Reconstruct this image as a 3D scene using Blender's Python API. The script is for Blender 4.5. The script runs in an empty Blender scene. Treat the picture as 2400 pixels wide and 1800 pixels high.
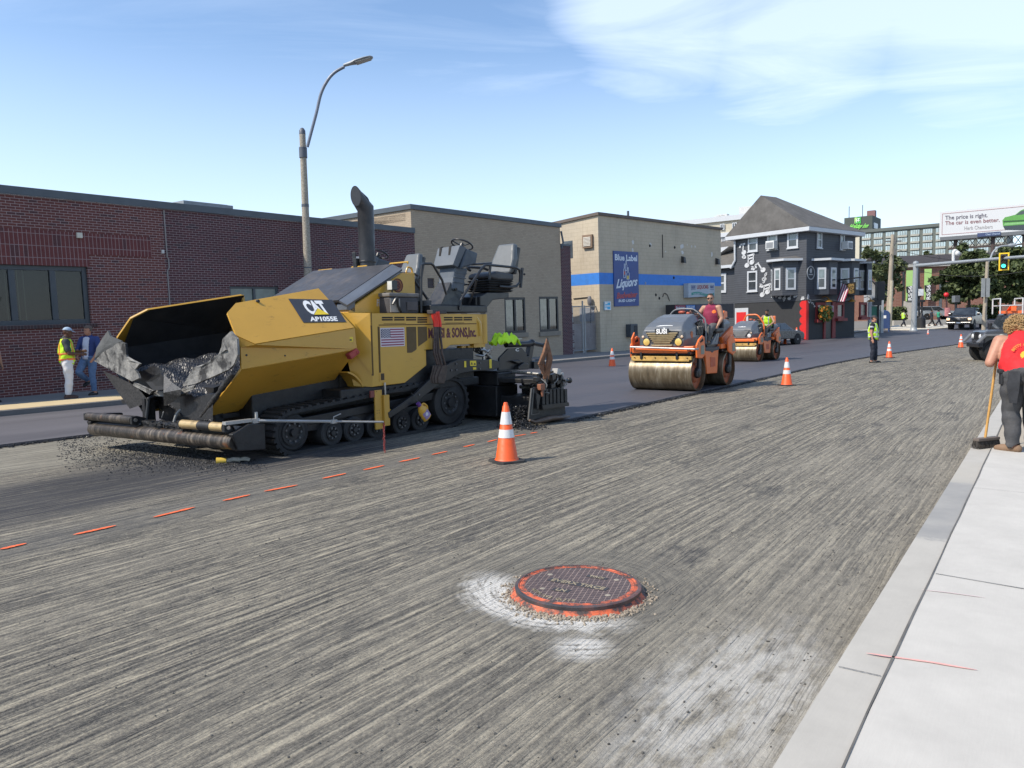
import bpy,bmesh,math,random
from mathutils import Vector,Matrix
from math import sin,cos,pi,radians,atan,sqrt
random.seed(7)
S=bpy.context.scene
COL=S.collection
RAD=radians
CF,CH,CPITCH,CROLL=1790.0,1.65,atan(135/1790.0),0.02
_fw=Vector((0,cos(CPITCH),-sin(CPITCH)))
_r0=Vector((1,0,0));_u0=Vector((0,sin(CPITCH),cos(CPITCH)))
_R=_r0*cos(CROLL)-_u0*sin(CROLL);_U=_u0*cos(CROLL)+_r0*sin(CROLL)
CAM=Vector((0,0,CH))
def ray(X,Y):return _fw+_R*((X-1200)/CF)+_U*((900-Y)/CF)
def G(y):
 if y<46:return 0.0
 d=y-46
 return min(1.45,0.034*d*d/(d+7))
def gp(X,Y,z=None):
 d=ray(X,Y)
 if z is not None:return CAM+d*((z-CH)/d.z)
 k=2.0
 while k<400:
  p=CAM+d*k
  if p.z<=G(p.y):break
  k+=.05
 return CAM+d*k
def at_depth(X,Y,Z):
 d=ray(X,Y);return CAM+d*(Z/d.y)
def link(o):COL.objects.link(o);return o
def tag(o,label=None,cat=None,group=None,kind=None):
 if label:o['label']=label
 if cat:o['category']=cat
 if group:o['group']=group
 if kind:o['kind']=kind
 return o
def thing(name,label,cat,loc=(0,0,0),rz=0,group=None,parent_matrix=None):
 o=link(bpy.data.objects.new(name,None))
 o.empty_display_size=.2
 if parent_matrix is not None:o.matrix_world=parent_matrix
 else:o.location=loc;o.rotation_euler=(0,0,rz)
 return tag(o,label,cat,group)
def copy_tree(o,parent=None):
 c=o.copy();link(c)
 if parent is not None:c.parent=parent
 for ch in list(o.children):copy_tree(ch,c)
 return c
class MB:
 def __init__(s):s.v=[];s.f=[];s.mi=[];s.mats=[];s.cur=0;s.M=Matrix()
 def mat(s,m):
  if m not in s.mats:s.mats.append(m)
  s.cur=s.mats.index(m);return s
 def _p(s,p):s.v.append(s.M@Vector(p));return len(s.v)-1
 def face(s,idx):s.f.append(tuple(idx));s.mi.append(s.cur)
 def poly(s,pts):s.face([s._p(p)for p in pts]);return s
 def box(s,c,d,rz=0,R=None):
  x,y,z=d[0]/2,d[1]/2,d[2]/2
  T=Matrix.Translation(c)@(R if R is not None else Matrix.Rotation(rz,4,'Z'))
  i=[s._p(T@Vector(p))for p in((-x,-y,-z),(x,-y,-z),(x,y,-z),(-x,y,-z),(-x,-y,z),(x,-y,z),(x,y,z),(-x,y,z))]
  for q in((0,3,2,1),(4,5,6,7),(0,1,5,4),(1,2,6,5),(2,3,7,6),(3,0,4,7)):s.face([i[k]for k in q])
  return s
 def bx(s,x0,x1,y0,y1,z0,z1):return s.box(((x0+x1)/2,(y0+y1)/2,(z0+z1)/2),(abs(x1-x0),abs(y1-y0),abs(z1-z0)))
 def hull(s,a,b,capA=True,capB=True):
  ia=[s._p(p)for p in a];ib=[s._p(p)for p in b];n=len(a)
  for k in range(n):s.face((ia[k],ia[(k+1)%n],ib[(k+1)%n],ib[k]))
  if capA:s.face(ia[::-1])
  if capB:s.face(ib)
  return s
 def loft(s,loops,cap=True,closed=True):
  I=[[s._p(p)for p in L]for L in loops];n=len(loops[0])
  for a,b in zip(I[:-1],I[1:]):
   for k in range(n if closed else n-1):s.face((a[k],a[(k+1)%n],b[(k+1)%n],b[k]))
  if cap and closed:s.face(I[0][::-1]);s.face(I[-1])
  return s
 def prism(s,poly,y0,y1,plane='xz'):
  f={'xz':lambda p,d:(p[0],d,p[1]),'xy':lambda p,d:(p[0],p[1],d),'yz':lambda p,d:(d,p[0],p[1])}[plane]
  return s.hull([f(p,y0)for p in poly],[f(p,y1)for p in poly])
 def cyl(s,p0,p1,r0,r1=None,n=16,cap=True):
  r1=r0 if r1 is None else r1
  p0=Vector(p0);p1=Vector(p1);d=(p1-p0).normalized()
  a=d.orthogonal().normalized();b=d.cross(a)
  A=[p0+(a*cos(2*pi*k/n)+b*sin(2*pi*k/n))*r0 for k in range(n)]
  B=[p1+(a*cos(2*pi*k/n)+b*sin(2*pi*k/n))*r1 for k in range(n)]
  return s.hull(A,B,cap,cap)
 def ring(s,p0,p1,ro,ri,n=24):
  p0=Vector(p0);p1=Vector(p1);d=(p1-p0).normalized();a=d.orthogonal().normalized();b=d.cross(a)
  L=[]
  for p,r in((p0,ri),(p0,ro),(p1,ro),(p1,ri),(p0,ri)):
   L.append([p+(a*cos(2*pi*k/n)+b*sin(2*pi*k/n))*r for k in range(n)])
  return s.loft(L,cap=False)
 def tube(s,pts,r,n=8,closed=False):
  pts=[Vector(p)for p in pts];m=len(pts);rs=r if isinstance(r,(list,tuple))else[r]*m
  loops=[];up=None
  for i in range(m):
   if closed:d=pts[(i+1)%m]-pts[i-1]
   else:d=pts[min(i+1,m-1)]-pts[max(i-1,0)]
   d.normalize()
   if up is None:up=d.orthogonal().normalized()
   a=(up-d*up.dot(d)).normalized();up=a;b=d.cross(a)
   loops.append([pts[i]+(a*cos(2*pi*k/n)+b*sin(2*pi*k/n))*rs[i]for k in range(n)])
  if closed:loops.append(loops[0]);return s.loft(loops,cap=False)
  return s.loft(loops)
 def lathe(s,prof,c=(0,0,0),n=24,axis='z',cap=True):
  c=Vector(c)
  def P(r,h,t):
   q=(r*cos(t),r*sin(t),h)
   return c+Vector({'z':q,'y':(q[0],q[2],q[1]),'x':(q[2],q[0],q[1])}[axis])
  return s.loft([[P(r,h,2*pi*k/n)for k in range(n)]for r,h in prof],cap=cap)
 def ball(s,c,r,n=14,m=8,R=None):
  r=(r,r,r)if not hasattr(r,'__len__')else r
  R=R or Matrix()
  L=[]
  for j in range(1,m):
   t=pi*j/m
   L.append([Vector(c)+(R@Vector((r[0]*sin(t)*cos(2*pi*k/n),r[1]*sin(t)*sin(2*pi*k/n),-r[2]*cos(t))))for k in range(n)])
  return s.loft(L)
 def grid(s,fn,nu,nv):
  I=[[s._p(fn(u/nu,v/nv))for v in range(nv+1)]for u in range(nu+1)]
  for u in range(nu):
   for v in range(nv):s.face((I[u][v],I[u+1][v],I[u+1][v+1],I[u][v+1]))
  return s
 def add_mesh(s,me,T=Matrix()):
  o=len(s.v)
  for v in me.vertices:s.v.append(s.M@T@v.co)
  for p in me.polygons:s.face([o+k for k in p.vertices])
  return s
 def build(s,name,m=None,parent=None,smooth=None,bevel=0,seg=2,fixn=True,solid=0):
  me=bpy.data.meshes.new(name)
  me.from_pydata([tuple(v)for v in s.v],[],s.f)
  if m is not None and not s.mats:me.materials.append(m)
  for q in s.mats:me.materials.append(q)
  if s.mats:me.polygons.foreach_set('material_index',s.mi)
  if fixn:
   bm=bmesh.new();bm.from_mesh(me);bmesh.ops.recalc_face_normals(bm,faces=bm.faces);bm.to_mesh(me);bm.free()
  if smooth:
   me.polygons.foreach_set('use_smooth',[True]*len(me.polygons))
   me.set_sharp_from_angle(angle=RAD(smooth))
  me.update()
  o=link(bpy.data.objects.new(name,me))
  if parent is not None:o.parent=parent
  if solid:
   q=o.modifiers.new('solid','SOLIDIFY');q.thickness=solid;q.offset=0
  if bevel:
   q=o.modifiers.new('bevel','BEVEL');q.width=bevel;q.segments=seg;q.limit_method='ANGLE';q.angle_limit=RAD(40)
   q.harden_normals=False
  return o
def smoothpath(pts,n=6):
 P=[Vector(p)for p in pts];out=[]
 for i in range(len(P)-1):
  a=P[max(i-1,0)];b=P[i];c=P[i+1];d=P[min(i+2,len(P)-1)]
  for k in range(n):
   t=k/n
   out.append(.5*((2*b)+(c-a)*t+(2*a-5*b+4*c-d)*t*t+(3*b-a-3*c+d)*t**3))
 out.append(P[-1]);return out
def text_mesh(body,size=1.0,extrude=.002,shear=0,bold=0,align='LEFT',width=None,spacing=1.0):
 cu=bpy.data.curves.new('t','FONT');cu.body=body;cu.size=size;cu.extrude=extrude
 cu.shear=shear;cu.offset=bold;cu.align_x=align;cu.space_character=spacing;cu.resolution_u=3
 o=bpy.data.objects.new('t',cu);link(o)
 bpy.context.view_layer.update()
 me=bpy.data.meshes.new_from_object(o.evaluated_get(bpy.context.evaluated_depsgraph_get()))
 bpy.data.objects.remove(o)
 if width:
  xs=[v.co.x for v in me.vertices];k=width/(max(xs)-min(xs))
  x0=min(xs)
  for v in me.vertices:v.co.x=(v.co.x-x0)*k if align=='LEFT' else v.co.x*k
 return me
XZ=Matrix(((1,0,0,0),(0,0,-1,0),(0,1,0,0),(0,0,0,1)))
def nmat(name):
 m=bpy.data.materials.new(name);m.use_nodes=True
 nt=m.node_tree;b=nt.nodes['Principled BSDF']
 return m,nt,b
class NT:
 def __init__(s,nt):s.nt=nt
 def n(s,t,**kw):
  x=s.nt.nodes.new(t)
  for k,v in kw.items():
   if k.startswith('i_'):
    key=k[2:];key=int(key)if key.isdigit()else key
    x.inputs[key].default_value=v
   else:setattr(x,k,v)
  return x
 def l(s,a,b):s.nt.links.new(a,b)
 def math(s,op,a,b=None,clamp=False):
  x=s.n('ShaderNodeMath',operation=op,use_clamp=clamp)
  for k,q in enumerate((a,b)):
   if q is None:continue
   if isinstance(q,(int,float)):x.inputs[k].default_value=q
   else:s.l(q,x.inputs[k])
  return x.outputs[0]
 def mix(s,fac,a,b,blend='MIX'):
  x=s.n('ShaderNodeMix',data_type='RGBA',blend_type=blend)
  for k,q in((0,fac),(6,a),(7,b)):
   if isinstance(q,(int,float)):x.inputs[k].default_value=q
   elif isinstance(q,tuple):x.inputs[k].default_value=q if len(q)==4 else q+(1,)
   else:s.l(q,x.inputs[k])
  return x.outputs[2]
 def ramp(s,f,stops,interp='LINEAR'):
  x=s.n('ShaderNodeValToRGB');e=x.color_ramp.elements;x.color_ramp.interpolation=interp
  while len(e)<len(stops):e.new(.5)
  for q,(p,c)in zip(e,stops):
   q.position=p;q.color=(c,c,c,1)if isinstance(c,(int,float))else(c if len(c)==4 else tuple(c)+(1,))
  s.l(f,x.inputs[0]);return x.outputs[0]
 def noise(s,vec,scale,detail=4,rough=.6,dist=0):
  x=s.n('ShaderNodeTexNoise');x.inputs['Scale'].default_value=scale;x.inputs['Detail'].default_value=detail
  x.inputs['Roughness'].default_value=rough;x.inputs['Distortion'].default_value=dist
  if vec is not None:s.l(vec,x.inputs['Vector'])
  return x.outputs[0]
 def obj(s):return s.n('ShaderNodeTexCoord').outputs['Object']
 def mapping(s,vec,scale=(1,1,1),rot=(0,0,0),loc=(0,0,0)):
  x=s.n('ShaderNodeMapping');x.inputs['Scale'].default_value=scale;x.inputs['Rotation'].default_value=rot;x.inputs['Location'].default_value=loc
  s.l(vec,x.inputs['Vector']);return x.outputs[0]
 def bump(s,h,strength,dist,b):
  x=s.n('ShaderNodeBump');x.inputs['Strength'].default_value=strength;x.inputs['Distance'].default_value=dist
  s.l(h,x.inputs['Height']);s.l(x.outputs[0],b.inputs['Normal'])
def c4(c):return tuple(c)+(1,)
MATS={}
def M(name,col,rough=.55,metal=0,var=.12,vs=4,bump=0,bs=60,dirt=0,dirtcol=(.05,.045,.04),ds=3,coat=0,spec=.5,streak=0):
 if name in MATS:return MATS[name]
 m,nt,b=nmat(name);T=NT(nt)
 b.inputs['Metallic'].default_value=metal;b.inputs['Specular IOR Level'].default_value=spec
 o=T.obj()
 n1=T.noise(o,vs,5,.65)
 lo=tuple(max(0,x*(1-var))for x in col);hi=tuple(min(1,x*(1+var))for x in col)
 c=T.mix(T.ramp(n1,[(.3,0),(.7,1)]),lo,hi)
 if dirt:
  v=T.mapping(o,(ds,ds,ds*.35 if streak else ds))
  n2=T.noise(v,1,7,.72)
  c=T.mix(T.math('MULTIPLY',T.ramp(n2,[(.48,0),(.68,1)]),dirt),c,c4(dirtcol))
 T.l(c,b.inputs['Base Color'])
 r=T.ramp(T.noise(o,vs*3,3),[(.3,max(.02,rough-.08)),(.7,min(1,rough+.1))]);T.l(r,b.inputs['Roughness'])
 if coat:b.inputs['Coat Weight'].default_value=coat;b.inputs['Coat Roughness'].default_value=.15
 if bump:T.bump(T.noise(o,bs,3),bump,.01,b)
 MATS[name]=m;return m
def emis(name,col,s):
 m,nt,b=nmat(name);b.inputs['Base Color'].default_value=c4(col)
 b.inputs['Emission Color'].default_value=c4(col);b.inputs['Emission Strength'].default_value=s;return m
def clear_glass(name,tint=(.75,.8,.78),refl=.16):
 if name in MATS:return MATS[name]
 m,nt,b=nmat(name);T=NT(nt);nt.nodes.remove(b);o=nt.nodes['Material Output']
 t=T.n('ShaderNodeBsdfTransparent');t.inputs[0].default_value=c4(tint);g=T.n('ShaderNodeBsdfGlossy');g.inputs['Roughness'].default_value=.03
 x=T.n('ShaderNodeMixShader');fr=T.n('ShaderNodeFresnel');fr.inputs[0].default_value=1.5;T.l(T.math('ADD',fr.outputs[0],refl-.04),x.inputs[0]);T.l(t.outputs[0],x.inputs[1]);T.l(g.outputs[0],x.inputs[2]);T.l(x.outputs[0],o.inputs['Surface'])
 MATS[name]=m;return m
def glass(name,tint=(.02,.025,.03),rough=.05):
 if name in MATS:return MATS[name]
 m,nt,b=nmat(name);T=NT(nt)
 o=T.obj();c=T.mix(T.ramp(T.noise(o,1.3,3),[(.35,0),(.65,1)]),tint,tuple(x*2.2 for x in tint))
 T.l(c,b.inputs['Base Color']);b.inputs['Roughness'].default_value=rough;b.inputs['Specular IOR Level'].default_value=.8
 MATS[name]=m;return m
class Frame:
 def __init__(s,P,ang,tilt=0):
  a=RAD(ang);u=Vector((sin(a),cos(a),0));w=Vector((0,0,1));d=Vector((-cos(a),sin(a),0))
  u2=u*cos(tilt)+w*sin(tilt);w2=w*cos(tilt)-u*sin(tilt)
  s.m=Matrix.Translation(P)@Matrix((u2,d,w2)).transposed().to_4x4();s.i=s.m.inverted()
 def on(s,X,Y,y=0.0):
  o=s.i@CAM;d=s.i.to_3x3()@ray(X,Y);k=(y-o.y)/d.y;q=o+d*k;return q.x,q.z
 def w(s,x,y,z):return s.m@Vector((x,y,z))
ROAD=Frame((0,0,0),35.3)
cd=bpy.data.cameras.new('camera');cam=link(bpy.data.objects.new('camera',cd))
cd.sensor_width=36;cd.lens=CF/2400*36;cd.clip_end=3000;cd.clip_start=.05
cam.matrix_world=Matrix.Translation(CAM)@Matrix((_R,_U,-_fw)).transposed().to_4x4()
S.camera=cam
SUN_DIR=Vector((-.90,-.42,0)).normalized();SUN_EL=RAD(47)
sd=bpy.data.lights.new('sun','SUN');sun=link(bpy.data.objects.new('sun',sd))
sd.energy=3.7;sd.angle=RAD(.55);sd.color=(1,.915,.79)
to_sun=SUN_DIR*cos(SUN_EL)+Vector((0,0,sin(SUN_EL)))
sun.rotation_euler=to_sun.to_track_quat('Z','Y').to_euler()
W=bpy.data.worlds.new('World');S.world=W;W.use_nodes=True
T=NT(W.node_tree);bg=W.node_tree.nodes['Background']
sky=T.n('ShaderNodeTexSky',sky_type='NISHITA',sun_disc=False,sun_elevation=SUN_EL,sun_rotation=math.atan2(SUN_DIR.x,SUN_DIR.y),altitude=10,air_density=1.0,dust_density=.6,ozone_density=1.6)
gen=T.n('ShaderNodeTexCoord').outputs['Generated']
sep=T.n('ShaderNodeSeparateXYZ');T.l(gen,sep.inputs[0])
inv=T.math('DIVIDE',1.0,T.math('MAXIMUM',sep.outputs[2],.06))
cx=T.math('MULTIPLY',sep.outputs[0],inv);cy=T.math('MULTIPLY',sep.outputs[1],inv)
cv=T.n('ShaderNodeCombineXYZ');T.l(cx,cv.inputs[0]);T.l(cy,cv.inputs[1])
st=T.mapping(cv.outputs[0],(.55,1.5,1),(0,0,RAD(-12)))
n1=T.noise(st,.9,9,.62,.6);n2=T.noise(T.mapping(cv.outputs[0],(.16,.3,1),(0,0,.3),(3.1,1.7,0)),1.0,5,.55)
thin=T.math('MULTIPLY',T.ramp(n1,[(.42,0),(.78,1)]),T.ramp(n2,[(.36,0),(.68,1)]))
def lobe(X,Y,lo,hi):
 d=ray(X,Y).normalized();x=T.n('ShaderNodeVectorMath',operation='DOT_PRODUCT');T.l(gen,x.inputs[0]);x.inputs[1].default_value=d
 return T.ramp(T.math('MULTIPLY',T.math('SUBTRACT',1.0,x.outputs['Value']),10),[(lo,1),(hi,0)],'EASE')
big=T.math('MAXIMUM',T.math('MAXIMUM',lobe(1560,-10,.0,.17),lobe(1900,-40,.0,.26)),lobe(2330,-40,.0,.24))
n3=T.noise(T.mapping(cv.outputs[0],(.5,1.1,1),(0,0,RAD(-35))),1.3,10,.6,.9)
bigc=T.ramp(T.math('ADD',T.math('MULTIPLY',big,.62),T.math('MULTIPLY',n3,.75)),[(.64,0),(1.12,.6)])
low=T.math('MULTIPLY',T.ramp(sep.outputs[2],[(.02,.75),(.34,.0)]),.85)
m1=T.math('MULTIPLY',thin,.7)
mask=T.math('MAXIMUM',T.math('MAXIMUM',m1,bigc),low,True)
col=T.mix(mask,sky.outputs[0],(5.6,6.1,6.9,1))
col=T.mix(1.0,col,(.93,.985,1.03,1),'MULTIPLY');T.l(col,bg.inputs[0]);bg.inputs[1].default_value=.15
S.view_settings.view_transform='Standard';S.view_settings.look='None';S.view_settings.exposure=.48;S.view_settings.gamma=1
S.render.engine='CYCLES'
S.cycles.max_bounces=6;S.cycles.use_denoising=True
def bend(s):
 if s<28:return 0.0
 if s<40:return .105*(s-28)**2/24
 return .63+.105*(s-40)
def SP(s,t,z=0.0):
 p=ROAD.w(s,-(t+bend(s)),0);p.z=G(p.y)+z;return p
def strip(name,s0,s1,t0,t1,z,m,ds=1.0,nt=2,thick=0,parent=None,kind='structure',wob=None):
 n=max(1,int((s1-s0)/ds));mb=MB();uv=[]
 def T0(s):return t0(s)if callable(t0)else t0
 def T1(s):return t1(s)if callable(t1)else t1
 def P(u,v):
  s=s0+(s1-s0)*u;t=T0(s)+(T1(s)-T0(s))*v
  return SP(s,t,z)
 I={}
 for i in range(n+1):
  for j in range(nt+1):
   s=s0+(s1-s0)*i/n;t=T0(s)+(T1(s)-T0(s))*j/nt
   I[i,j]=mb._p(SP(s,t,z));uv.append((s,t))
 for i in range(n):
  for j in range(nt):mb.face((I[i,j],I[i+1,j],I[i+1,j+1],I[i,j+1]))
 if thick:
  def side(keys):
   lo=[]
   for k in keys:v=mb.v[I[k]].copy();v.z-=thick;mb.v.append(v);uv.append(uv[I[k]]);lo.append(len(mb.v)-1)
   for a in range(len(keys)-1):mb.face((I[keys[a]],I[keys[a+1]],lo[a+1],lo[a]))
  side([(i,0)for i in range(n+1)]);side([(i,nt)for i in range(n+1)]);side([(0,j)for j in range(nt+1)]);side([(n,j)for j in range(nt+1)])
 o=mb.build(name,m,parent,fixn=False)
 L=o.data.uv_layers.new(name='st')
 for lp in o.data.loops:L.data[lp.index].uv=uv[lp.vertex_index]
 if parent is None:tag(o,kind=kind)
 return o
def uvst(T):
 u=T.n('ShaderNodeUVMap');u.uv_map='st';return u.outputs[0]
def milled_mat():
 m,nt,b=nmat('milled asphalt');T=NT(nt);v=uvst(T)
 sx=T.n('ShaderNodeSeparateXYZ');T.l(v,sx.inputs[0]);s,t=sx.outputs[0],sx.outputs[1]
 nz=lambda sx_,tx_,vec,d=3,r=.6:T.noise(T.mapping(vec,(sx_,tx_,1)),1,d,r)
 cen=lambda x,k:T.math('MULTIPLY',T.math('SUBTRACT',x,.5),k)
 tt=T.math('ADD',t,T.math('ADD',cen(nz(.22,.8,v,2),.16),cen(nz(1.6,6,v,2),.03)))
 cv=T.n('ShaderNodeCombineXYZ');T.l(s,cv.inputs[0]);T.l(tt,cv.inputs[1]);w=cv.outputs[0]
 g1=nz(.3,17,w,3,.55);g2=nz(.9,36,w,3,.6)
 brk=nz(8,24,v,5,.72);grain=T.noise(v,62,5,.75);speck=T.noise(v,230,2,.6)
 rdg=T.math('ADD',T.math('MULTIPLY',g1,.42),T.math('MULTIPLY',g2,.58))
 rdg=T.ramp(rdg,[(.40,0),(.60,1)])
 hh=T.math('ADD',T.math('ADD',T.math('MULTIPLY',rdg,.40),.31),T.math('ADD',cen(brk,1.05),cen(grain,1.15)))
 c=T.ramp(hh,[(.18,(.040,.039,.037)),(.42,(.130,.119,.099)),(.62,(.245,.220,.170)),(.85,(.40,.355,.265))])
 c=T.mix(T.ramp(speck,[(.60,0),(.70,.5)]),c,(.44,.42,.37))
 nk=T.n('ShaderNodeMapRange');nk.inputs['From Min'].default_value=-3.4;nk.inputs['From Max'].default_value=-1.0;T.l(t,nk.inputs['Value'])
 du=T.math('ADD',T.math('MULTIPLY',T.ramp(nz(.3,.8,w,6),[(.5,0),(.7,1)]),.55),T.math('MULTIPLY',nk.outputs[0],T.ramp(T.noise(v,1.1,5),[(.3,.35),(.62,.9)])),True)
 dc=T.mix(T.ramp(T.math('ADD',T.math('MULTIPLY',T.noise(v,11,6,.7),.6),T.math('MULTIPLY',hh,.4)),[(.3,0),(.7,1)]),(.165,.150,.120),(.335,.305,.245))
 dc=T.mix(T.ramp(speck,[(.34,.7),(.44,0)]),dc,(.10,.095,.085))
 c=T.mix(T.math('MULTIPLY',du,.7),c,dc)
 pat=T.math('ADD',nz(.75,1.7,w,6,.62),cen(g1,.35))
 pd=T.math('MULTIPLY',T.ramp(pat,[(.60,0),(.66,1)]),T.ramp(brk,[(.35,1),(.62,.35)]))
 c=T.mix(T.math('MULTIPLY',pd,.85),c,T.mix(grain,(.026,.026,.027),(.085,.084,.083)))
 h=rdg
 def band(t0,t1,s0,s1,soft=.35):
  a=T.n('ShaderNodeMapRange',interpolation_type='SMOOTHSTEP');a.inputs[1].default_value=t0-soft;a.inputs[2].default_value=t0+soft;T.l(tt,a.inputs[0])
  d=T.n('ShaderNodeMapRange',interpolation_type='SMOOTHSTEP');d.inputs[1].default_value=t1-soft;d.inputs[2].default_value=t1+soft;d.inputs[3].default_value=1;d.inputs[4].default_value=0;T.l(tt,d.inputs[0])
  e=T.n('ShaderNodeMapRange',interpolation_type='SMOOTHSTEP');e.inputs[1].default_value=s1-.8;e.inputs[2].default_value=s1+.8;e.inputs[3].default_value=1;e.inputs[4].default_value=0;T.l(s,e.inputs[0])
  return T.math('MULTIPLY',T.math('MULTIPLY',a.outputs[0],d.outputs[0]),e.outputs[0])
 c=T.mix(T.math('MULTIPLY',band(-9.4,-7.35,-9,8),T.ramp(rdg,[(.2,1),(.9,.62)])),c,T.mix(grain,(.030,.030,.033),(.075,.074,.078)))
 c=T.mix(T.math('MULTIPLY',band(-13,-10.2,0,6.5),T.ramp(rdg,[(.2,.25),(.8,.85)])),c,T.mix(grain,(.24,.225,.18),(.37,.345,.275)))
 c=T.mix(T.math('MULTIPLY',band(-6.95,-6.3,0,11,.2),.5),c,(.10,.098,.094))
 def spot(s0,t0,r,soft,fac,ks=1.0):
  dx=T.math('MULTIPLY',T.math('SUBTRACT',s,s0),ks);dy=T.math('SUBTRACT',t,t0)
  rr=T.math('SQRT',T.math('ADD',T.math('MULTIPLY',dx,dx),T.math('MULTIPLY',dy,dy)))
  rr=T.math('ADD',rr,T.math('MULTIPLY',T.math('SUBTRACT',T.noise(v,5,6,.7),.5),soft*2.2))
  q=T.n('ShaderNodeMapRange',interpolation_type='SMOOTHSTEP');q.inputs[1].default_value=r+soft;q.inputs[2].default_value=r-soft;T.l(rr,q.inputs[0])
  return T.math('MULTIPLY',q.outputs[0],fac)
 ms,mt=4.10,-2.41
 dx=T.math('SUBTRACT',s,ms);dy=T.math('SUBTRACT',t,mt)
 rr=T.math('SQRT',T.math('ADD',T.math('MULTIPLY',dx,dx),T.math('MULTIPLY',dy,dy)))
 arcs=T.noise(T.mapping(T.n('ShaderNodeCombineXYZ').outputs[0],(1,1,1)),1)
 cr=T.n('ShaderNodeCombineXYZ');T.l(T.math('MULTIPLY',rr,38),cr.inputs[0]);T.l(T.math('MULTIPLY',T.math('ARCTAN2',dy,dx),2.2),cr.inputs[1])
 arcs=T.noise(cr.outputs[0],1,4,.6)
 smear=T.ramp(T.math('ADD',T.math('MULTIPLY',rr,1.0),T.math('MULTIPLY',T.math('SUBTRACT',T.noise(v,3,5),.5),.5)),[(.62,.75),(1.0,0)])
 c=T.mix(smear,c,T.mix(T.ramp(arcs,[(.35,0),(.7,1)]),(.10,.095,.083),(.225,.205,.165)))
 along=T.math('DIVIDE',T.math('ADD',T.math('MULTIPLY',dx,-.93),T.math('MULTIPLY',dy,-.22)),T.math('MAXIMUM',rr,.05))
 cres=T.math('MULTIPLY',T.ramp(along,[(.25,0),(.62,1)]),T.math('MULTIPLY',T.ramp(rr,[(.40,0),(.47,1)]),T.ramp(T.math('ADD',rr,T.math('MULTIPLY',T.noise(v,9,5),.3)),[(.80,1),(.92,0)])))
 white=T.ramp(T.math('ADD',T.math('MULTIPLY',arcs,.6),T.math('MULTIPLY',T.noise(v,40,5,.7),.5)),[(.42,(.17,.158,.135)),(.56,(.62,.60,.55))])
 c=T.mix(T.math('MULTIPLY',cres,.92),c,white)
 c=T.mix(spot(3.3,-1.93,.13,.09,.85),c,white)
 c=T.mix(T.math('MULTIPLY',spot(3.2,-1.12,.34,.16,.9,.42),T.ramp(T.noise(T.mapping(w,(4,9,1)),1,6,.7),[(.38,.1),(.55,1)])),c,T.mix(T.noise(v,30,5),(.30,.285,.25),(.60,.575,.52)))
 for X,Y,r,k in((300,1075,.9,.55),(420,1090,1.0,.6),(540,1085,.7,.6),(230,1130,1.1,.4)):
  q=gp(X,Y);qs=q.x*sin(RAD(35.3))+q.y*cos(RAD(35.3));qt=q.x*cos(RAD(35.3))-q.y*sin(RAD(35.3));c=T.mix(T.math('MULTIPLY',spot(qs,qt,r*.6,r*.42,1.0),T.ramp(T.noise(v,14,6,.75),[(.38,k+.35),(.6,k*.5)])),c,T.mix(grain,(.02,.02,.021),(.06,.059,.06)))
 T.l(c,b.inputs['Base Color']);b.inputs['Roughness'].default_value=.88;b.inputs['Specular IOR Level'].default_value=.3
 hb=T.math('ADD',T.math('MULTIPLY',h,T.math('SUBTRACT',1.0,T.math('MULTIPLY',du,.6))),T.math('ADD',T.math('MULTIPLY',grain,.45),T.math('MULTIPLY',brk,.5)))
 T.bump(T.math('ADD',hb,T.math('MULTIPLY',arcs,T.math('MULTIPLY',smear,.35))),.9,.02,b)
 return m
def asphalt_mat(name,lo,hi,rough=.62,joint=False):
 m,nt,b=nmat(name);T=NT(nt);v=uvst(T)
 n=T.noise(v,55,5,.7);n2=T.noise(T.mapping(v,(.12,.9,1)),1,4);n3=T.noise(v,240,3,.6)
 c=T.mix(n,c4(lo),c4(hi));c=T.mix(T.ramp(n2,[(.35,0),(.7,.55)]),c,c4(tuple(x*1.35 for x in hi)))
 c=T.mix(T.ramp(n3,[(.62,0),(.75,.5)]),c,(.2,.2,.2,1))
 T.l(c,b.inputs['Base Color']);T.l(T.ramp(n2,[(.3,rough-.1),(.7,rough+.12)]),b.inputs['Roughness'])
 T.bump(T.math('ADD',T.math('MULTIPLY',n3,.6),T.math('MULTIPLY',n,.4)),.35,.006,b);return m
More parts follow.
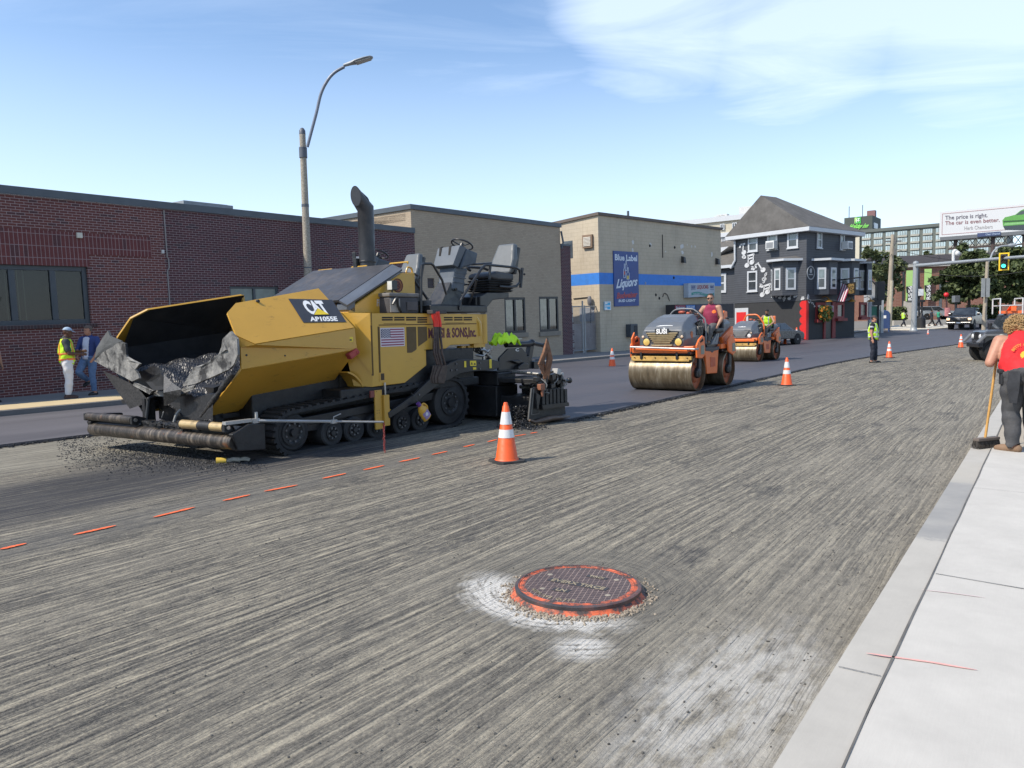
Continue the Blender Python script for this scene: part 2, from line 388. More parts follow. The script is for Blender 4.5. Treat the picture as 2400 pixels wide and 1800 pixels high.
def concrete_mat(name,col,stain=None,sc=1.0):
 m,nt,b=nmat(name);T=NT(nt);v=uvst(T)
 n=T.noise(v,3*sc,7,.65);f=T.noise(T.mapping(v,(8,140,1)),1,3);g=T.noise(v,120,3)
 c=T.mix(T.ramp(n,[(.3,0),(.72,1)]),c4(tuple(x*.84 for x in col)),c4(col))
 c=T.mix(T.math('MULTIPLY',T.ramp(f,[(.4,1),(.7,0)]),.08),c,c4(tuple(x*.6 for x in col)))
 c=T.mix(T.ramp(T.noise(v,46,4),[(.74,0),(.8,.3)]),c,(.08,.075,.07,1))
 if stain:
  sx=T.n('ShaderNodeSeparateXYZ');T.l(v,sx.inputs[0])
  for s0,s1,k,colr in stain:
   q=T.math('ADD',sx.outputs[0],T.math('MULTIPLY',T.math('SUBTRACT',T.noise(v,4,5),.5),.35))
   a=T.ramp(T.math('DIVIDE',T.math('SUBTRACT',q,s0-1),s1-s0+2),[(.98/(s1-s0+2),0),(1.02/(s1-s0+2),1),((s1-s0+.9)/(s1-s0+2),1),((s1-s0+1.25)/(s1-s0+2),0)])
   c=T.mix(T.math('MULTIPLY',a,T.ramp(T.noise(v,2.2,4),[(.3,k*.6),(.6,k)])),c,c4(colr))
 T.l(c,b.inputs['Base Color']);b.inputs['Roughness'].default_value=.85
 T.bump(T.math('ADD',T.math('MULTIPLY',f,.5),T.math('MULTIPLY',g,.5)),.25,.004,b);return m
def soil_mat():
 m,nt,b=nmat('earth');T=NT(nt);o=T.obj()
 T.l(T.mix(T.noise(o,.15,6),(.14,.13,.115,1),(.22,.205,.18,1)),b.inputs['Base Color']);b.inputs['Roughness'].default_value=.95;return m
mb=MB()
ys=[-60,-20,0,20,40,46,50,54,58,62,66,70,75,80,90,100,110,130,160,250,500,1200]
I=[[mb._p((x,y,G(y)-.06))for x in(-900,-120,-40,0,40,120,260,900)]for y in ys]
for a in range(len(ys)-1):
 for k in range(7):mb.face((I[a][k],I[a][k+1],I[a+1][k+1],I[a+1][k]))
tag(mb.build('ground',soil_mat(),fixn=False),kind='structure')
MILLED=strip('milled_road',-8,110,-18.5,-.74,0.0,milled_mat(),.8,24)
FRESH=asphalt_mat('fresh asphalt',(.046,.045,.052),(.072,.070,.080))
S_SCREED=11.2
old_strip=strip('asphalt_lane',-8,S_SCREED,-17.25,lambda s:-12.72+.02*sin(s*2.3),.05,asphalt_mat('paved lane',(.074,.070,.074),(.108,.102,.108)),.5,6,thick=.055)
mat_new=strip('asphalt_mat',S_SCREED,112,-17.25,lambda s:-6.72+.015*sin(s*3.1)+.01*sin(s*7.7),.05,FRESH,.5,12,thick=.055)
kerbm=M('granite kerb',(.20,.195,.19),.8,var=.35,vs=9,bump=.5,bs=40,dirt=.5)
strip('far_kerb',-8,75,-17.42,-17.24,.155,concrete_mat('kerb granite',(.17,.165,.16)),1,1,thick=.2)
strip('far_kerb_flags',-8,15,-18.75,-17.42,.16,concrete_mat('pale kerb flags',(.60,.47,.27)),1,2)
strip('far_kerb_flags',15,75,-18.0,-17.42,.16,concrete_mat('dim kerb flags',(.30,.29,.27)),1,2)
strip('far_pavement',-8,15,-34,-18.75,.155,concrete_mat('old pavement',(.24,.235,.22)),1,4)
strip('far_pavement',15,66,-40,-18.0,.155,concrete_mat('old pavement beyond',(.22,.215,.205)),1,4)
strip('near_kerb',-4,40,-.755,-.556,.10,concrete_mat('kerb concrete',(.455,.43,.38),[(6.0,8.2,.75,(.22,.22,.215)),(8.2,9.3,.55,(.40,.37,.31))]),.25,2,thick=.16)
NEARW=strip('near_pavement',-4,10.7,-.551,9,.104,concrete_mat('new pavement concrete',(.53,.505,.455)),.25,8,thick=.16)
strip('near_pavement',10.7,60,-.551,9,.10,concrete_mat('worn pavement concrete',(.40,.345,.265),sc=2),.5,6,thick=.16)
jm=M('dark joint',(.12,.115,.105),.95,var=.3)  # dark tone of the slab and kerb joints
def groove(s0,t0,s1,t1,wd,parent,z):
 mb=MB();n=30;d=Vector((s1-s0,t1-t0)).normalized();q=Vector((-d.y,d.x))*wd/2
 L=[]
 for i in range(n+1):
  f=i/n;s=s0+(s1-s0)*f;t=t0+(t1-t0)*f+random.uniform(-.004,.004);k=random.uniform(.55,1.2)
  L.append((mb._p(SP(s+q.x*k,t+q.y*k,z)),mb._p(SP(s-q.x*k,t-q.y*k,z))))
 for a,b in zip(L[:-1],L[1:]):mb.face((a[0],b[0],b[1],a[1]))
 return mb.build('joint',jm,parent)
groove(-4,-.553,14,-.553,.012,NEARW,.108)
groove(5.16,-.54,4.6,6,.008,NEARW,.108);groove(8.0,-.54,7.5,6,.006,NEARW,.108)
groove(3.53,-.745,3.53,-.57,.006,NEARW,.106)
pink=M('pink marking spray',(.62,.33,.29),.9,var=.2)
def spray(pts,wd,m,parent,z,name='paint_marking'):
 mb=MB();P=[gp(x,y,z)for x,y in pts]
 d=(P[-1]-P[0]).normalized();q=Vector((-d.y,d.x,0))*wd/2;n=16;L=[]
 for i in range(n+1):
  f=i/n*(len(P)-1);k=min(int(f),len(P)-2);p=P[k].lerp(P[k+1],f-k)
  e=min(1,5*i/n+.25,5*(n-i)/n+.25)*random.uniform(.75,1.1)
  p=Vector((p.x,p.y,z+.004));L.append((mb._p(p+q*e),mb._p(p-q*e)))
 for a,b in zip(L[:-1],L[1:]):mb.face((a[0],b[0],b[1],a[1]))
 return mb.build(name,m,parent)
spray([(2030,1532),(2090,1541),(2180,1553),(2290,1572)],.018,pink,NEARW,.104)
spray([(2160,1383),(2230,1391),(2310,1402)],.010,M('faint pink spray',(.63,.50,.47),.9),NEARW,.104)
ora=M('orange marking paint',(.78,.14,.045),.8,var=.25,vs=30)
for a in[((0,1288),(62,1274)),((172,1254),(272,1232)),((359,1213),(457,1189)),((522,1174),(586,1160)),((619,1152),(698,1137)),((755,1122),(811,1110)),((851,1102),(901,1091)),((935,1083),(984,1073)),((1012,1066),(1049,1058)),((1086,1048),(1112,1042)),((1143,1036),(1165,1030)),((1204,1023),(1233,1018)),((1243,1016),(1259,1013))]:
 spray(a,.05,ora,MILLED,.004,'paint_marking')
def brick_mat(name,c1,c2,mortar,bw=.205,bh=.068,mw=.011,squash=1,dirt=.35,rough=.85,vertical=False,bumpk=.5,dark=.12):
 m,nt,b=nmat(name);T=NT(nt);o=T.obj();sp=T.n('ShaderNodeSeparateXYZ');T.l(o,sp.inputs[0])
 u=T.math('ADD',sp.outputs[0],sp.outputs[1]);w=sp.outputs[2]
 cv=T.n('ShaderNodeCombineXYZ');T.l(w if vertical else u,cv.inputs[0]);T.l(u if vertical else w,cv.inputs[1])
 br=T.n('ShaderNodeTexBrick');T.l(cv.outputs[0],br.inputs['Vector']);br.inputs['Scale'].default_value=1
 br.inputs['Brick Width'].default_value=bw;br.inputs['Row Height'].default_value=bh;br.inputs['Mortar Size'].default_value=mw/2
 br.inputs['Mortar Smooth'].default_value=.15;br.offset=0 if vertical else .5
 br.inputs['Color1'].default_value=c4(c1);br.inputs['Color2'].default_value=c4(c2);br.inputs['Mortar'].default_value=c4(mortar)
 br2=T.n('ShaderNodeTexBrick');T.l(cv.outputs[0],br2.inputs['Vector']);br2.inputs['Scale'].default_value=1;br2.offset=br.offset
 for k in('Brick Width','Row Height','Mortar Size'):br2.inputs[k].default_value=br.inputs[k].default_value
 br2.inputs['Color1'].default_value=(0,0,0,1);br2.inputs['Color2'].default_value=(1,1,1,1);br2.inputs['Mortar'].default_value=(.5,.5,.5,1)
 c=br.outputs[0]
 if dark:c=T.mix(T.math('MULTIPLY',T.ramp(br2.outputs[0],[(.90,0),(.93,1)],'LINEAR'),dark*4),c,(.022,.022,.03,1))
 n=T.noise(o,.45,6,.6);c=T.mix(T.math('MULTIPLY',T.ramp(n,[(.42,0),(.75,1)]),dirt),c,c4(tuple(x*.45 for x in c1)))
 c=T.mix(T.math('MULTIPLY',T.noise(o,30,4),.18),c,(.3,.27,.25,1))
 T.l(c,b.inputs['Base Color']);b.inputs['Roughness'].default_value=rough;b.inputs['Specular IOR Level'].default_value=.25
 inv=T.math('SUBTRACT',1.0,br.outputs['Fac'])
 T.bump(T.math('ADD',inv,T.math('MULTIPLY',T.noise(o,60,3),.3)),bumpk,.012,b);return m
def wall(mb,u0,u1,w0,w1,holes=(),y=0.0,rev=.16):
 us=sorted({u0,u1,*[h[0]for h in holes],*[h[1]for h in holes]});ws=sorted({w0,w1,*[h[2]for h in holes],*[h[3]for h in holes]})
 us=[x for x in us if u0-1e-6<=x<=u1+1e-6];ws=[x for x in ws if w0-1e-6<=x<=w1+1e-6]
 for a,b in zip(us[:-1],us[1:]):
  for c,d in zip(ws[:-1],ws[1:]):
   mu,mw=(a+b)/2,(c+d)/2
   if any(h[0]<mu<h[1]and h[2]<mw<h[3]for h in holes):continue
   mb.poly([(a,y,c),(b,y,c),(b,y,d),(a,y,d)])
 for h in holes:
  a,b,c,d=h[:4];a=max(a,u0);b=min(b,u1)
  mb.poly([(a,y,c),(a,y,d),(a,y+rev,d),(a,y+rev,c)]);mb.poly([(b,y,c),(b,y+rev,c),(b,y+rev,d),(b,y,d)])
  mb.poly([(a,y,d),(b,y,d),(b,y+rev,d),(a,y+rev,d)]);mb.poly([(a,y,c),(a,y+rev,c),(b,y+rev,c),(b,y,c)])
 return mb
def frame_rect(mb,a,b,c,d,y0,y1,t):
 mb.bx(a,a+t,y0,y1,c,d);mb.bx(b-t,b,y0,y1,c,d);mb.bx(a+t,b-t,y0,y1,c,c+t);mb.bx(a+t,b-t,y0,y1,d-t,d)
GL=clear_glass('window glass',(.62,.68,.64),.05)
BR=Frame((-12.53,18.63,0),36.0,.02)
red=brick_mat('red brick',(.135,.032,.026),(.092,.022,.023),(.40,.32,.31),dirt=.25)
redd=brick_mat('dark red brick',(.085,.021,.026),(.056,.016,.022),(.32,.26,.27),dirt=.3)
sold=brick_mat('soldier brick',(.135,.026,.026),(.11,.022,.024),(.30,.22,.22),.30,.10,.014,vertical=True,dark=.1)
bt=thing('brick_building','long single storey dark red brick building with a flat slate-grey roof edge behind the paver','building',parent_matrix=BR.m)
W2=(8.02-.1,9.75,2.0,BR.on(540,672)[1])
u2a=BR.on(539,690)[0];u2b=BR.on(654,690)[0];W2=(u2a,u2b,1.7,BR.on(560,671)[1])
W1=(-4.2,BR.on(210,690)[0],BR.on(100,761)[1],BR.on(100,622)[1])
US=BR.on(386,600)[0];UE=15.02;TOP=5.28
mb=wall(MB(),-9,US,-.3,TOP-.16,[W1]);mb.poly([(-9,0,-.3),(-9,0,TOP),(-9,11,TOP),(-9,11,-.3)])
mb.build('wall',red,bt,fixn=False)
mb=wall(MB(),US,UE,-.3,TOP-.16,[W2]);mb.poly([(UE,0,-.3),(UE,11,-.3),(UE,11,TOP),(UE,0,TOP)]);mb.build('wall',redd,bt,fixn=False)
mb=MB();mb.bx(-9,UE,.03,11,TOP-.5,TOP-.19);mb.build('roof',M('tar roof',(.05,.05,.05),.9),bt)
slate=M('slate grey metal',(.075,.09,.105),.5,var=.15,vs=1.5)
mb=MB();mb.bx(-9.05,UE,-.06,0.0,TOP-.16,TOP+.04);mb.bx(-9.05,UE,0.003,.35,TOP-.1,TOP+.037);mb.build('roof_edge',slate,bt,bevel=.008)
ra=BR.on(352,560)
mb=MB();mb.bx(-9,BR.on(209,610)[0],-.014,-.001,W1[3],BR.on(100,590)[1]-.02);mb.build('soldier_course',sold,bt)
mb=MB();mb.bx(-9,ra[0],-.014,-.001,BR.on(100,590)[1]-.018,BR.on(100,540)[1]);mb.build('soldier_course',sold,bt)
mb=MB();mb.bx(-9,W1[1]+.12,-.05,.05,W1[2]-.10,W1[2]-.005);mb.build('brick_sill',brick_mat('sill brick',(.05,.02,.022),(.04,.017,.02),(.12,.1,.1),.3,.075,.012,vertical=True),bt,bevel=.004)
gf=M('dark bronze frame',(.05,.06,.07),.45,var=.1)
def win(parent,h,cuts,fm,y=.1,t=.07,dep=.06,gl=None,sill=None,name='window'):
 a,b,c,d=h[:4]
 mb=MB();frame_rect(mb,a,b,c,d,y-dep/2,y+dep/2,t)
 for q in cuts:mb.bx(q-t*.6,q+t*.6,y-dep/2-.004,y+dep/2-.004,c+t,d-t)
 o=mb.build(name,fm,parent,bevel=.006)
 mb=MB();mb.poly([(a+t*.5,y,c+t*.5),(b-t*.5,y,c+t*.5),(b-t*.5,y,d-t*.5),(a+t*.5,y,d-t*.5)]);mb.build('pane',gl or GL,o,fixn=False)
 return o
wc=[BR.on(x,690)[0]for x in(34,130)]
w1=win(bt,W1,wc+[-2.0,-3.1],gf,.12,.12,.09)
bl=M('vertical blind',(.17,.185,.16),.8);mb=MB()
for k in range(46):
 u=W1[0]+.1+k*(W1[1]-W1[0]-.2)/46
 if random.random()<.3:mb.box((u,.26+random.uniform(-.01,.01),(W1[2]+W1[3])/2),(.022,.006,W1[3]-W1[2]-.1),rz=random.uniform(.2,.9))
mb.build('blind',bl,w1)
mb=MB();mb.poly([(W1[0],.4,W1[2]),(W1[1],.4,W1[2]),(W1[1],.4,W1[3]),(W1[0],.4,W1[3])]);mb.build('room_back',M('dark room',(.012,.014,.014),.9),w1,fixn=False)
win(bt,W2,[(W2[0]+W2[1])/2],gf,.08,.07,.07,glass('pale glass',(.06,.085,.08),.2))
mb=MB();mb.tube([(US+.06,-.02,TOP-.2),(US+.06,-.02,3.75),(US+.1,-.02,3.7),(US+.1,-.02,3.45),(US+.04,-.02,3.35),(US+.04,-.02,1.6)],.017,8);mb.build('conduit',M('pale conduit',(.27,.25,.24),.6),bt,smooth=40)
q=BR.on(184,552);mb=MB();mb.bx(q[0]-.07,q[0]+.07,-.08,-.015,q[1]-.07,q[1]+.07);mb.build('wall_box',M('cream box',(.55,.52,.44),.5),bt,bevel=.008)
q=BR.on(380,590);mb=MB();mb.bx(q[0]-.03,q[0]+.03,-.07,0,q[1]-.05,q[1]+.05);mb.build('wall_box',M('white box',(.6,.6,.58),.5),bt,bevel=.006)
q0=BR.on(430,469,5);q1=BR.on(547,483,5)
hv=thing('rooftop_unit','pale grey metal air handling unit on the flat roof of the red brick building','air conditioner',parent_matrix=BR.m)
hm=M('galvanised casing',(.24,.26,.28),.5,var=.12);mb=MB();mb.bx(q0[0],q1[0]-.25,5,6.8,TOP-.2,q0[1]);mb.bx(q1[0]-.25,q1[0],5.02,5.06,q0[1]-.12,q0[1]-.005);mb.bx(q1[0]-.05,q1[0],5.02,5.1,TOP-.2,q0[1]-.12);mb.build('casing',hm,hv,bevel=.01)
mb=MB();mb.lathe([(.2,-.02),(.23,0),(.2,.02)],(q0[0]+.75,4.99,q0[1]-.42),20,'y');mb.build('badge',M('blue badge',(.03,.06,.42),.5),hv)
mb=MB();mb.bx(q0[0]+1.75,q0[0]+2.05,4.985,4.999,q0[1]-.42,q0[1]-.2);mb.bx(q0[0]+2.5,q0[0]+2.75,4.985,4.999,q0[1]-.62,q0[1]-.35);mb.build('sticker',M('white sticker',(.6,.62,.62),.5),hv)
TB=Frame((2.52,38.8,0),38.0,.02)
tan=brick_mat('tan brick',(.44,.35,.25),(.395,.31,.22),(.30,.25,.185),.215,.075,.012,dirt=.2,dark=.015,bumpk=.35)
tt=thing('tan_building','flat fronted tan brick building with two black framed windows, next to the red brick one','building',parent_matrix=TB.m)
U0,U1=-10.25,.2;TT=6.72
h1=(TB.on(1183,740)[0],TB.on(1232,740)[0],TB.on(1200,781)[1],TB.on(1200,697)[1]);h2=(TB.on(1264,740)[0],TB.on(1309,740)[0],TB.on(1285,777)[1],TB.on(1285,695)[1])
h3=(TB.on(1002,660)[0],TB.on(1018,660)[0],TB.on(1010,675)[1],TB.on(1010,652)[1])
mb=wall(MB(),U0,U1,-.3,TT-.17,[h1,h2,h3]);mb.poly([(U0,0,-.3),(U0,0,TT-.17),(U0,14,TT-.17),(U0,14,-.3)]);mb.poly([(U1,0,-.3),(U1,14,-.3),(U1,14,TT-.17),(U1,0,TT-.17)]);mb.poly([(U0,14,-.3),(U0,14,TT-.17),(U1,14,TT-.17),(U1,14,-.3)])
mb.build('wall',tan,tt,fixn=False)
mb=MB();mb.bx(U0,U1,.3,14,TT-.6,TT-.3);mb.build('roof',M('tar roof',(.05,.05,.05),.9),tt)
mb=MB();mb.bx(U0-.07,U1+.06,-.07,0,TT-.17,TT+.03);mb.bx(U0-.07,U0,.002,14,TT-.17,TT+.03);mb.bx(U1,U1+.06,.002,14,TT-.17,TT+.03);mb.bx(U0-.003,U1-.003,.003,.4,TT-.172,TT+.026);mb.bx(U0+.001,U0+.4,.4,14,TT-.171,TT+.027);mb.build('roof_edge',slate,tt,bevel=.008)
bk=M('black window frame',(.012,.013,.016),.4)
for h in(h1,h2):
 win(tt,h,[(h[0]+h[1])/2],bk,.05,.11,.09,clear_glass('bright reflecting glass',(.7,.76,.74),.14))
 mb=MB();mb.bx(h[0]-.08,h[1]+.08,-.09,.1,h[2]-.22,h[2]-.004);mb.build('sill',M('tan stone sill',(.23,.2,.16),.8),tt,bevel=.01)
 mb=MB();mb.poly([(h[0],.5,h[2]),(h[1],.5,h[2]),(h[1],.5,h[3]),(h[0],.5,h[3])]);mb.build('curtain',M('net curtain',(.34,.37,.36),.9,var=.5,vs=2.2),tt,fixn=False)
mb=MB();mb.bx(h3[0],h3[1],.06,.12,h3[2],h3[3])
for k in range(4):mb.bx(h3[0]+.02,h3[1]-.02,.02,.055,h3[2]+.05+k*.13,h3[2]+.09+k*.13)
mb.build('vent_grille',M('brown vent',(.055,.04,.045),.6),tt)
for a,b in((1126,1137),(1000,1012),(1080,1094)):
 x0=TB.on(a,725)[0];x1=TB.on(b,725)[0];z1=TB.on(a,699)[1]
 mb=MB();mb.bx(x0,x1,-.012,-.002,1.3,z1);mb.build('bricked_panel',M('dark infill',(.13,.11,.085),.9),tt)  # infill of the bricked-in openings, darker than the tan wall
mb=MB();mb.tube([(U1+.02,-.05,TT-.35),(U1+.16,-.07,TT-.9),(U1+.05,-.04,TT-1.2)],.05,8);mb.build('spout',slate,tt,smooth=40)
p0=TB.on(1320,780,0)[0];p1=TB.on(1341,780,.0)[0]
pr_=thing('brick_pier','narrow ragged brick wall end between the tan building and the wire gate','brick pier',parent_matrix=TB.m)
mb=MB();mb.bx(U1+.005,p1,-.02,3.5,-.3,TB.on(1330,577)[1]);mb.build('pier',redd,pr_)
random.seed(3);mb=MB()
for k in range(44):
 z=.1+k*.1;e=random.choice((0,.06,.12,.2))if z<2.3 else random.choice((0,0,.06))
 if e:mb.bx(p1+.002,p1+e,.0,.3,z,z+.06)
mb.build('broken_bricks',redd,pr_)
mb=MB();mb.bx(U1+.0,p1+.06,-.06,3.52,TB.on(1330,577)[1]+.002,TB.on(1330,577)[1]+.09);mb.build('coping',slate,pr_)
BB=Frame((4.9,41.87,0),44.0,.016)
st_=thing('liquor_store','cream and grey painted block building with a bright blue band round it','building',parent_matrix=BB.m)
def block_mat():
 m,nt,b=nmat('painted block');T=NT(nt);o=T.obj();sp=T.n('ShaderNodeSeparateXYZ');T.l(o,sp.inputs[0])
 cv=T.n('ShaderNodeCombineXYZ');T.l(T.math('ADD',sp.outputs[0],sp.outputs[1]),cv.inputs[0]);T.l(sp.outputs[2],cv.inputs[1])
 br=T.n('ShaderNodeTexBrick');T.l(cv.outputs[0],br.inputs['Vector']);br.inputs['Scale'].default_value=1;br.inputs['Brick Width'].default_value=.42;br.inputs['Row Height'].default_value=.205;br.inputs['Mortar Size'].default_value=.005
 br.inputs['Color1'].default_value=(.50,.425,.315,1);br.inputs['Color2'].default_value=(.485,.41,.30,1);br.inputs['Mortar'].default_value=(.33,.275,.20,1)
 c=T.mix(T.ramp(T.noise(o,.7,7,.65),[(.45,0),(.75,.5)]),br.outputs[0],(.27,.235,.185,1))
 c=T.mix(T.ramp(T.noise(T.mapping(o,(3,3,.25)),1,6,.7),[(.55,0),(.75,.35)]),c,(.2,.15,.1,1))
 T.l(c,b.inputs['Base Color']);b.inputs['Roughness'].default_value=.8
 T.bump(br.outputs['Fac'],-.15,.006,b);return m
blk=block_mat();UB=BB.on(1690,660)[0];TOPB=BB.on(1403,502)[1];DEP=15
mb=MB();mb.poly([(0,0,-.3),(UB,0,-.3),(UB,0,TOPB),(0,0,TOPB)]);mb.poly([(0,0,-.3),(0,0,TOPB),(0,DEP,TOPB-.9),(0,DEP,-.3)]);mb.poly([(UB,0,-.3),(UB,DEP,-.3),(UB,DEP,TOPB-.9),(UB,0,TOPB)])
mb.poly([(0,0.2,TOPB-.1),(UB,0.2,TOPB-.1),(UB,DEP,TOPB-1),(0,DEP,TOPB-1)]);mb.build('wall',blk,st_,fixn=False)
b0,b1=BB.on(1407,666)[1],BB.on(1407,639)[1]
mb=MB();mb.bx(-.004,UB+.004,-.004,DEP,b0,b1);mb.build('blue_band',M('blue band paint',(.035,.20,.62),.6,var=.08,dirt=.15),st_)
mb=MB();mb.bx(-.1,UB+.08,-.1,.0,TOPB-.06,TOPB+.1);mb.hull([(-.1,0,TOPB-.06),(-.0,0,TOPB-.06),(0,0,TOPB+.1),(-.1,0,TOPB+.1)],[(-.1,DEP,TOPB-.96),(0,DEP,TOPB-.96),(0,DEP,TOPB-.8),(-.1,DEP,TOPB-.8)]);mb.build('roof_edge',M('brown roof edge',(.12,.095,.08),.7),st_)
q=BB.on(1472,500,.3);mb=MB();mb.cyl((q[0],.3,TOPB),(q[0],.3,TOPB+.45),.07,n=10);mb.build('vent_pipe',slate,st_,smooth=40)
mb=MB();a=BB.on(1552,550);c=BB.on(1552,604);mb.bx(a[0]-.03,a[0]+.03,-.03,-.003,c[1],a[1]);mb.build('old_pipe',M('rust black iron',(.04,.03,.028),.8),st_)
for X,Y in((1598,608),(1678,612)):
 a=BB.on(X,Y);mb=MB();mb.hull([(a[0]-.09,-.004,a[1]-.2),(a[0]+.09,-.004,a[1]-.2),(a[0]+.09,-.004,a[1]+.2),(a[0]-.09,-.004,a[1]+.2)],[(a[0]-.12,-.25,a[1]-.24),(a[0]+.12,-.25,a[1]-.24),(a[0]+.1,-.2,a[1]+.12),(a[0]-.1,-.2,a[1]+.12)]);mb.build('wall_lamp',M('dark lamp housing',(.03,.03,.032),.5),st_)
random.seed(11);pch=M('peeled paint patch',(.60,.59,.56),.9,var=.2)
for X,Y,r in((1483,568,.16),(1524,573,.2),(1598,577,.22),(1599,592,.2),(1611,574,.06),(1621,577,.1),(1629,578,.08),(1560,590,.07),(1668,596,.17),(1483,586,.12),(1513,664,.1)):
 a=BB.on(X,Y);n=9;L=[(a[0]+r*random.uniform(.35,1)*cos(2*pi*k/n),-.004,a[1]+1.2*r*random.uniform(.35,1)*sin(2*pi*k/n))for k in range(n)]
 MB().poly(L).build('paint_patch',pch,st_,fixn=False)
dk=M('dark hole',(.03,.028,.026),.9)
for X,Y in((1523,576),(1581,580),(1537,691),(1579,651),(1545,699)):
 a=BB.on(X,Y);mb=MB();mb.lathe([(.09,0),(.07,-.03)],(a[0],-.002,a[1]),10,'y');mb.build('wall_bolt',dk,st_)
a=BB.on(1560,692);mb=MB();mb.tube(smoothpath([(a[0]-.35,-.03,a[1]-.1),(a[0]-.2,-.05,a[1]+.12),(a[0]+.15,-.04,a[1]),(a[0]+.4,-.02,a[1]-.35)]),.02,6);mb.build('loose_cable',dk,st_,smooth=40)
def side(X,Y):
 o=BB.i@CAM;d=BB.i.to_3x3()@ray(X,Y);k=-o.x/d.x;q=o+d*k;return q.y,q.z
a=side(1368,552);c=side(1391,580)
mb=MB();y0,y1,z0,z1=min(a[0],c[0]),max(a[0],c[0]),c[1],a[1];mb.bx(-.14,-.004,y0,y1,z0,z1)
lo=mb.build('louvre_box',M('rusty frame',(.22,.15,.1),.8),st_);mb=MB()
for k in range(7):mb.bx(-.17,-.142,y0+.08,y1-.08,z0+.1+k*(z1-z0-.2)/7,z0+.1+(k+.65)*(z1-z0-.2)/7)
mb.build('louvre_slats',M('pale louvre',(.62,.58,.5),.6),lo)
a=side(1322,566);c=side(1343,605);mb=MB();mb.bx(-.01,.05,c[0],a[0],c[1],a[1]);mb.build('side_window',glass('dim glass',(.05,.06,.07),.1),st_)
a=side(1345,696);c=side(1392,696);mb=MB();mb.tube([(-.03,a[0],a[1]-.1),(-.03,c[0]+.4,c[1]),(-.05,c[0]+.2,c[1]-.25),(-.03,c[0]+.25,c[1]-2.2)],.025,6);mb.build('cable',dk,st_,smooth=40)
a=side(1387,705);mb=MB();mb.ball((-.2,a[0],a[1]),(.12,.14,.3),10,6);mb.build('floodlight',M('grey floodlight',(.16,.16,.17),.4),st_,smooth=40)
a=side(1376,737);mb=MB();mb.bx(-.03,-.004,a[0]-.5,a[0]+.5,a[1]-.38,a[1]+.38);mb.build('notice',M('grey notice',(.3,.31,.33),.6),st_)
gt=thing('wire_gate','tall chain link double gate with grey posts, across the gap beside the cream building','gate',parent_matrix=TB.m)
gm=M('galvanised pipe',(.33,.35,.36),.45,metal=.5);mesh=MB();posts=[TB.on(x,780,.3)[0]for x in(1342,1366.5,1371,1401)]
zt=TB.on(1366,716,.3)[1];zt2=TB.on(1390,714,.3)[1]
for k,x in enumerate(posts):
 mb=MB();mb.cyl((x,.3,0),(x,.3,zt+(.25 if k in(1,3)else 0)),.045,n=8);mb.build('post',gm,gt,smooth=40)
mb=MB()
for a,b in((posts[0],posts[1]),(posts[2],posts[3])):
 for z in(.25,zt-.05):mb.cyl((a,.3,z),(b,.3,z),.03,n=6)
mb.build('rail',gm,gt,smooth=40)
mb=MB()
for a,b in((posts[0],posts[1]),(posts[2],posts[3])):
 d=.11;z0,z1=.25,zt-.05;w=b-a;h=z1-z0
 k=-h
 while k<w:
  for sgn in(1,-1):
   t0=max(0,-k);t1=min(h,w-k)
   if t1>t0:
    p=(a+k+t0,.3,z0+t0 if sgn>0 else z1-t0);q=(a+k+t1,.3,z0+t1 if sgn>0 else z1-t1);mb.cyl(p,q,.005,n=3,cap=False)
  k+=d
mb.build('chain_link',gm,gt)
mb=MB();zs=TB.on(1366,759,.36)[1]
for a,b in((posts[0],posts[1]),(posts[2],posts[3])):
 for k in range(int((zs-.25)/.07)):mb.bx(a+.05,b-.05,.345,.365,.27+k*.07,.27+k*.07+.058)
mb.build('privacy_slats',M('faded pink slats',(.30,.245,.225),.7),gt)
mb=MB();a0=TB.on(1343,727,2.2)[0];a1=TB.on(1366,727,2.2)[0];mb.bx(a0-.4,a1,2.2,3.6,0,TB.on(1355,728,2.2)[1]);tag(mb.build('utility_cabinet',M('pale cabinet',(.36,.37,.36),.5),bevel=.03),'pale grey metal cabinet standing behind the wire gate','cabinet').matrix_world=TB.m
PV=Frame((-2.97,10.08,0.0),38.5,0)
def hit(F,X,Y,p0,n):
 o=F.i@CAM;d=F.i.to_3x3()@ray(X,Y);n=Vector(n);k=(Vector(p0)-o).dot(n)/d.dot(n);return o+d*k
pv=thing('asphalt_paver','big yellow tracked asphalt paver with a raised front hopper and tall black exhaust','paving machine',parent_matrix=PV.m)
def yellow_mat(name,col,grime=.5):
 m,nt,b=nmat(name);T=NT(nt);o=T.obj()
 n=T.noise(o,1.7,6,.6);c=T.mix(T.ramp(n,[(.3,0),(.7,1)]),c4(tuple(x*.88 for x in col)),c4(col))
 sp=T.n('ShaderNodeSeparateXYZ');T.l(o,sp.inputs[0])
 scr=T.noise(T.mapping(o,(2.2,2.2,7),(0,.5,.2)),2.0,8,.75)
 c=T.mix(T.math('MULTIPLY',T.ramp(scr,[(.58,0),(.72,1)]),grime),c,(.05,.035,.018,1))
 c=T.mix(T.math('MULTIPLY',T.ramp(T.noise(o,60,4,.7),[(.62,0),(.74,1)]),.35*grime),c,(.10,.06,.02,1))
 T.l(c,b.inputs['Base Color']);T.l(T.ramp(n,[(.3,.30),(.7,.48)]),b.inputs['Roughness'])
 b.inputs['Coat Weight'].default_value=.25;b.inputs['Coat Roughness'].default_value=.2
 T.bump(T.noise(o,2.5,2),.06,.03,b);return m
YEL=yellow_mat('machine yellow',(.57,.325,.038),.28);YELD=yellow_mat('worn machine yellow',(.55,.305,.042),.6)
BLK=M('tarred black steel',(.012,.012,.013),.5,var=.4,vs=8,bump=.35,bs=35,dirt=.4,dirtcol=(.05,.045,.04))
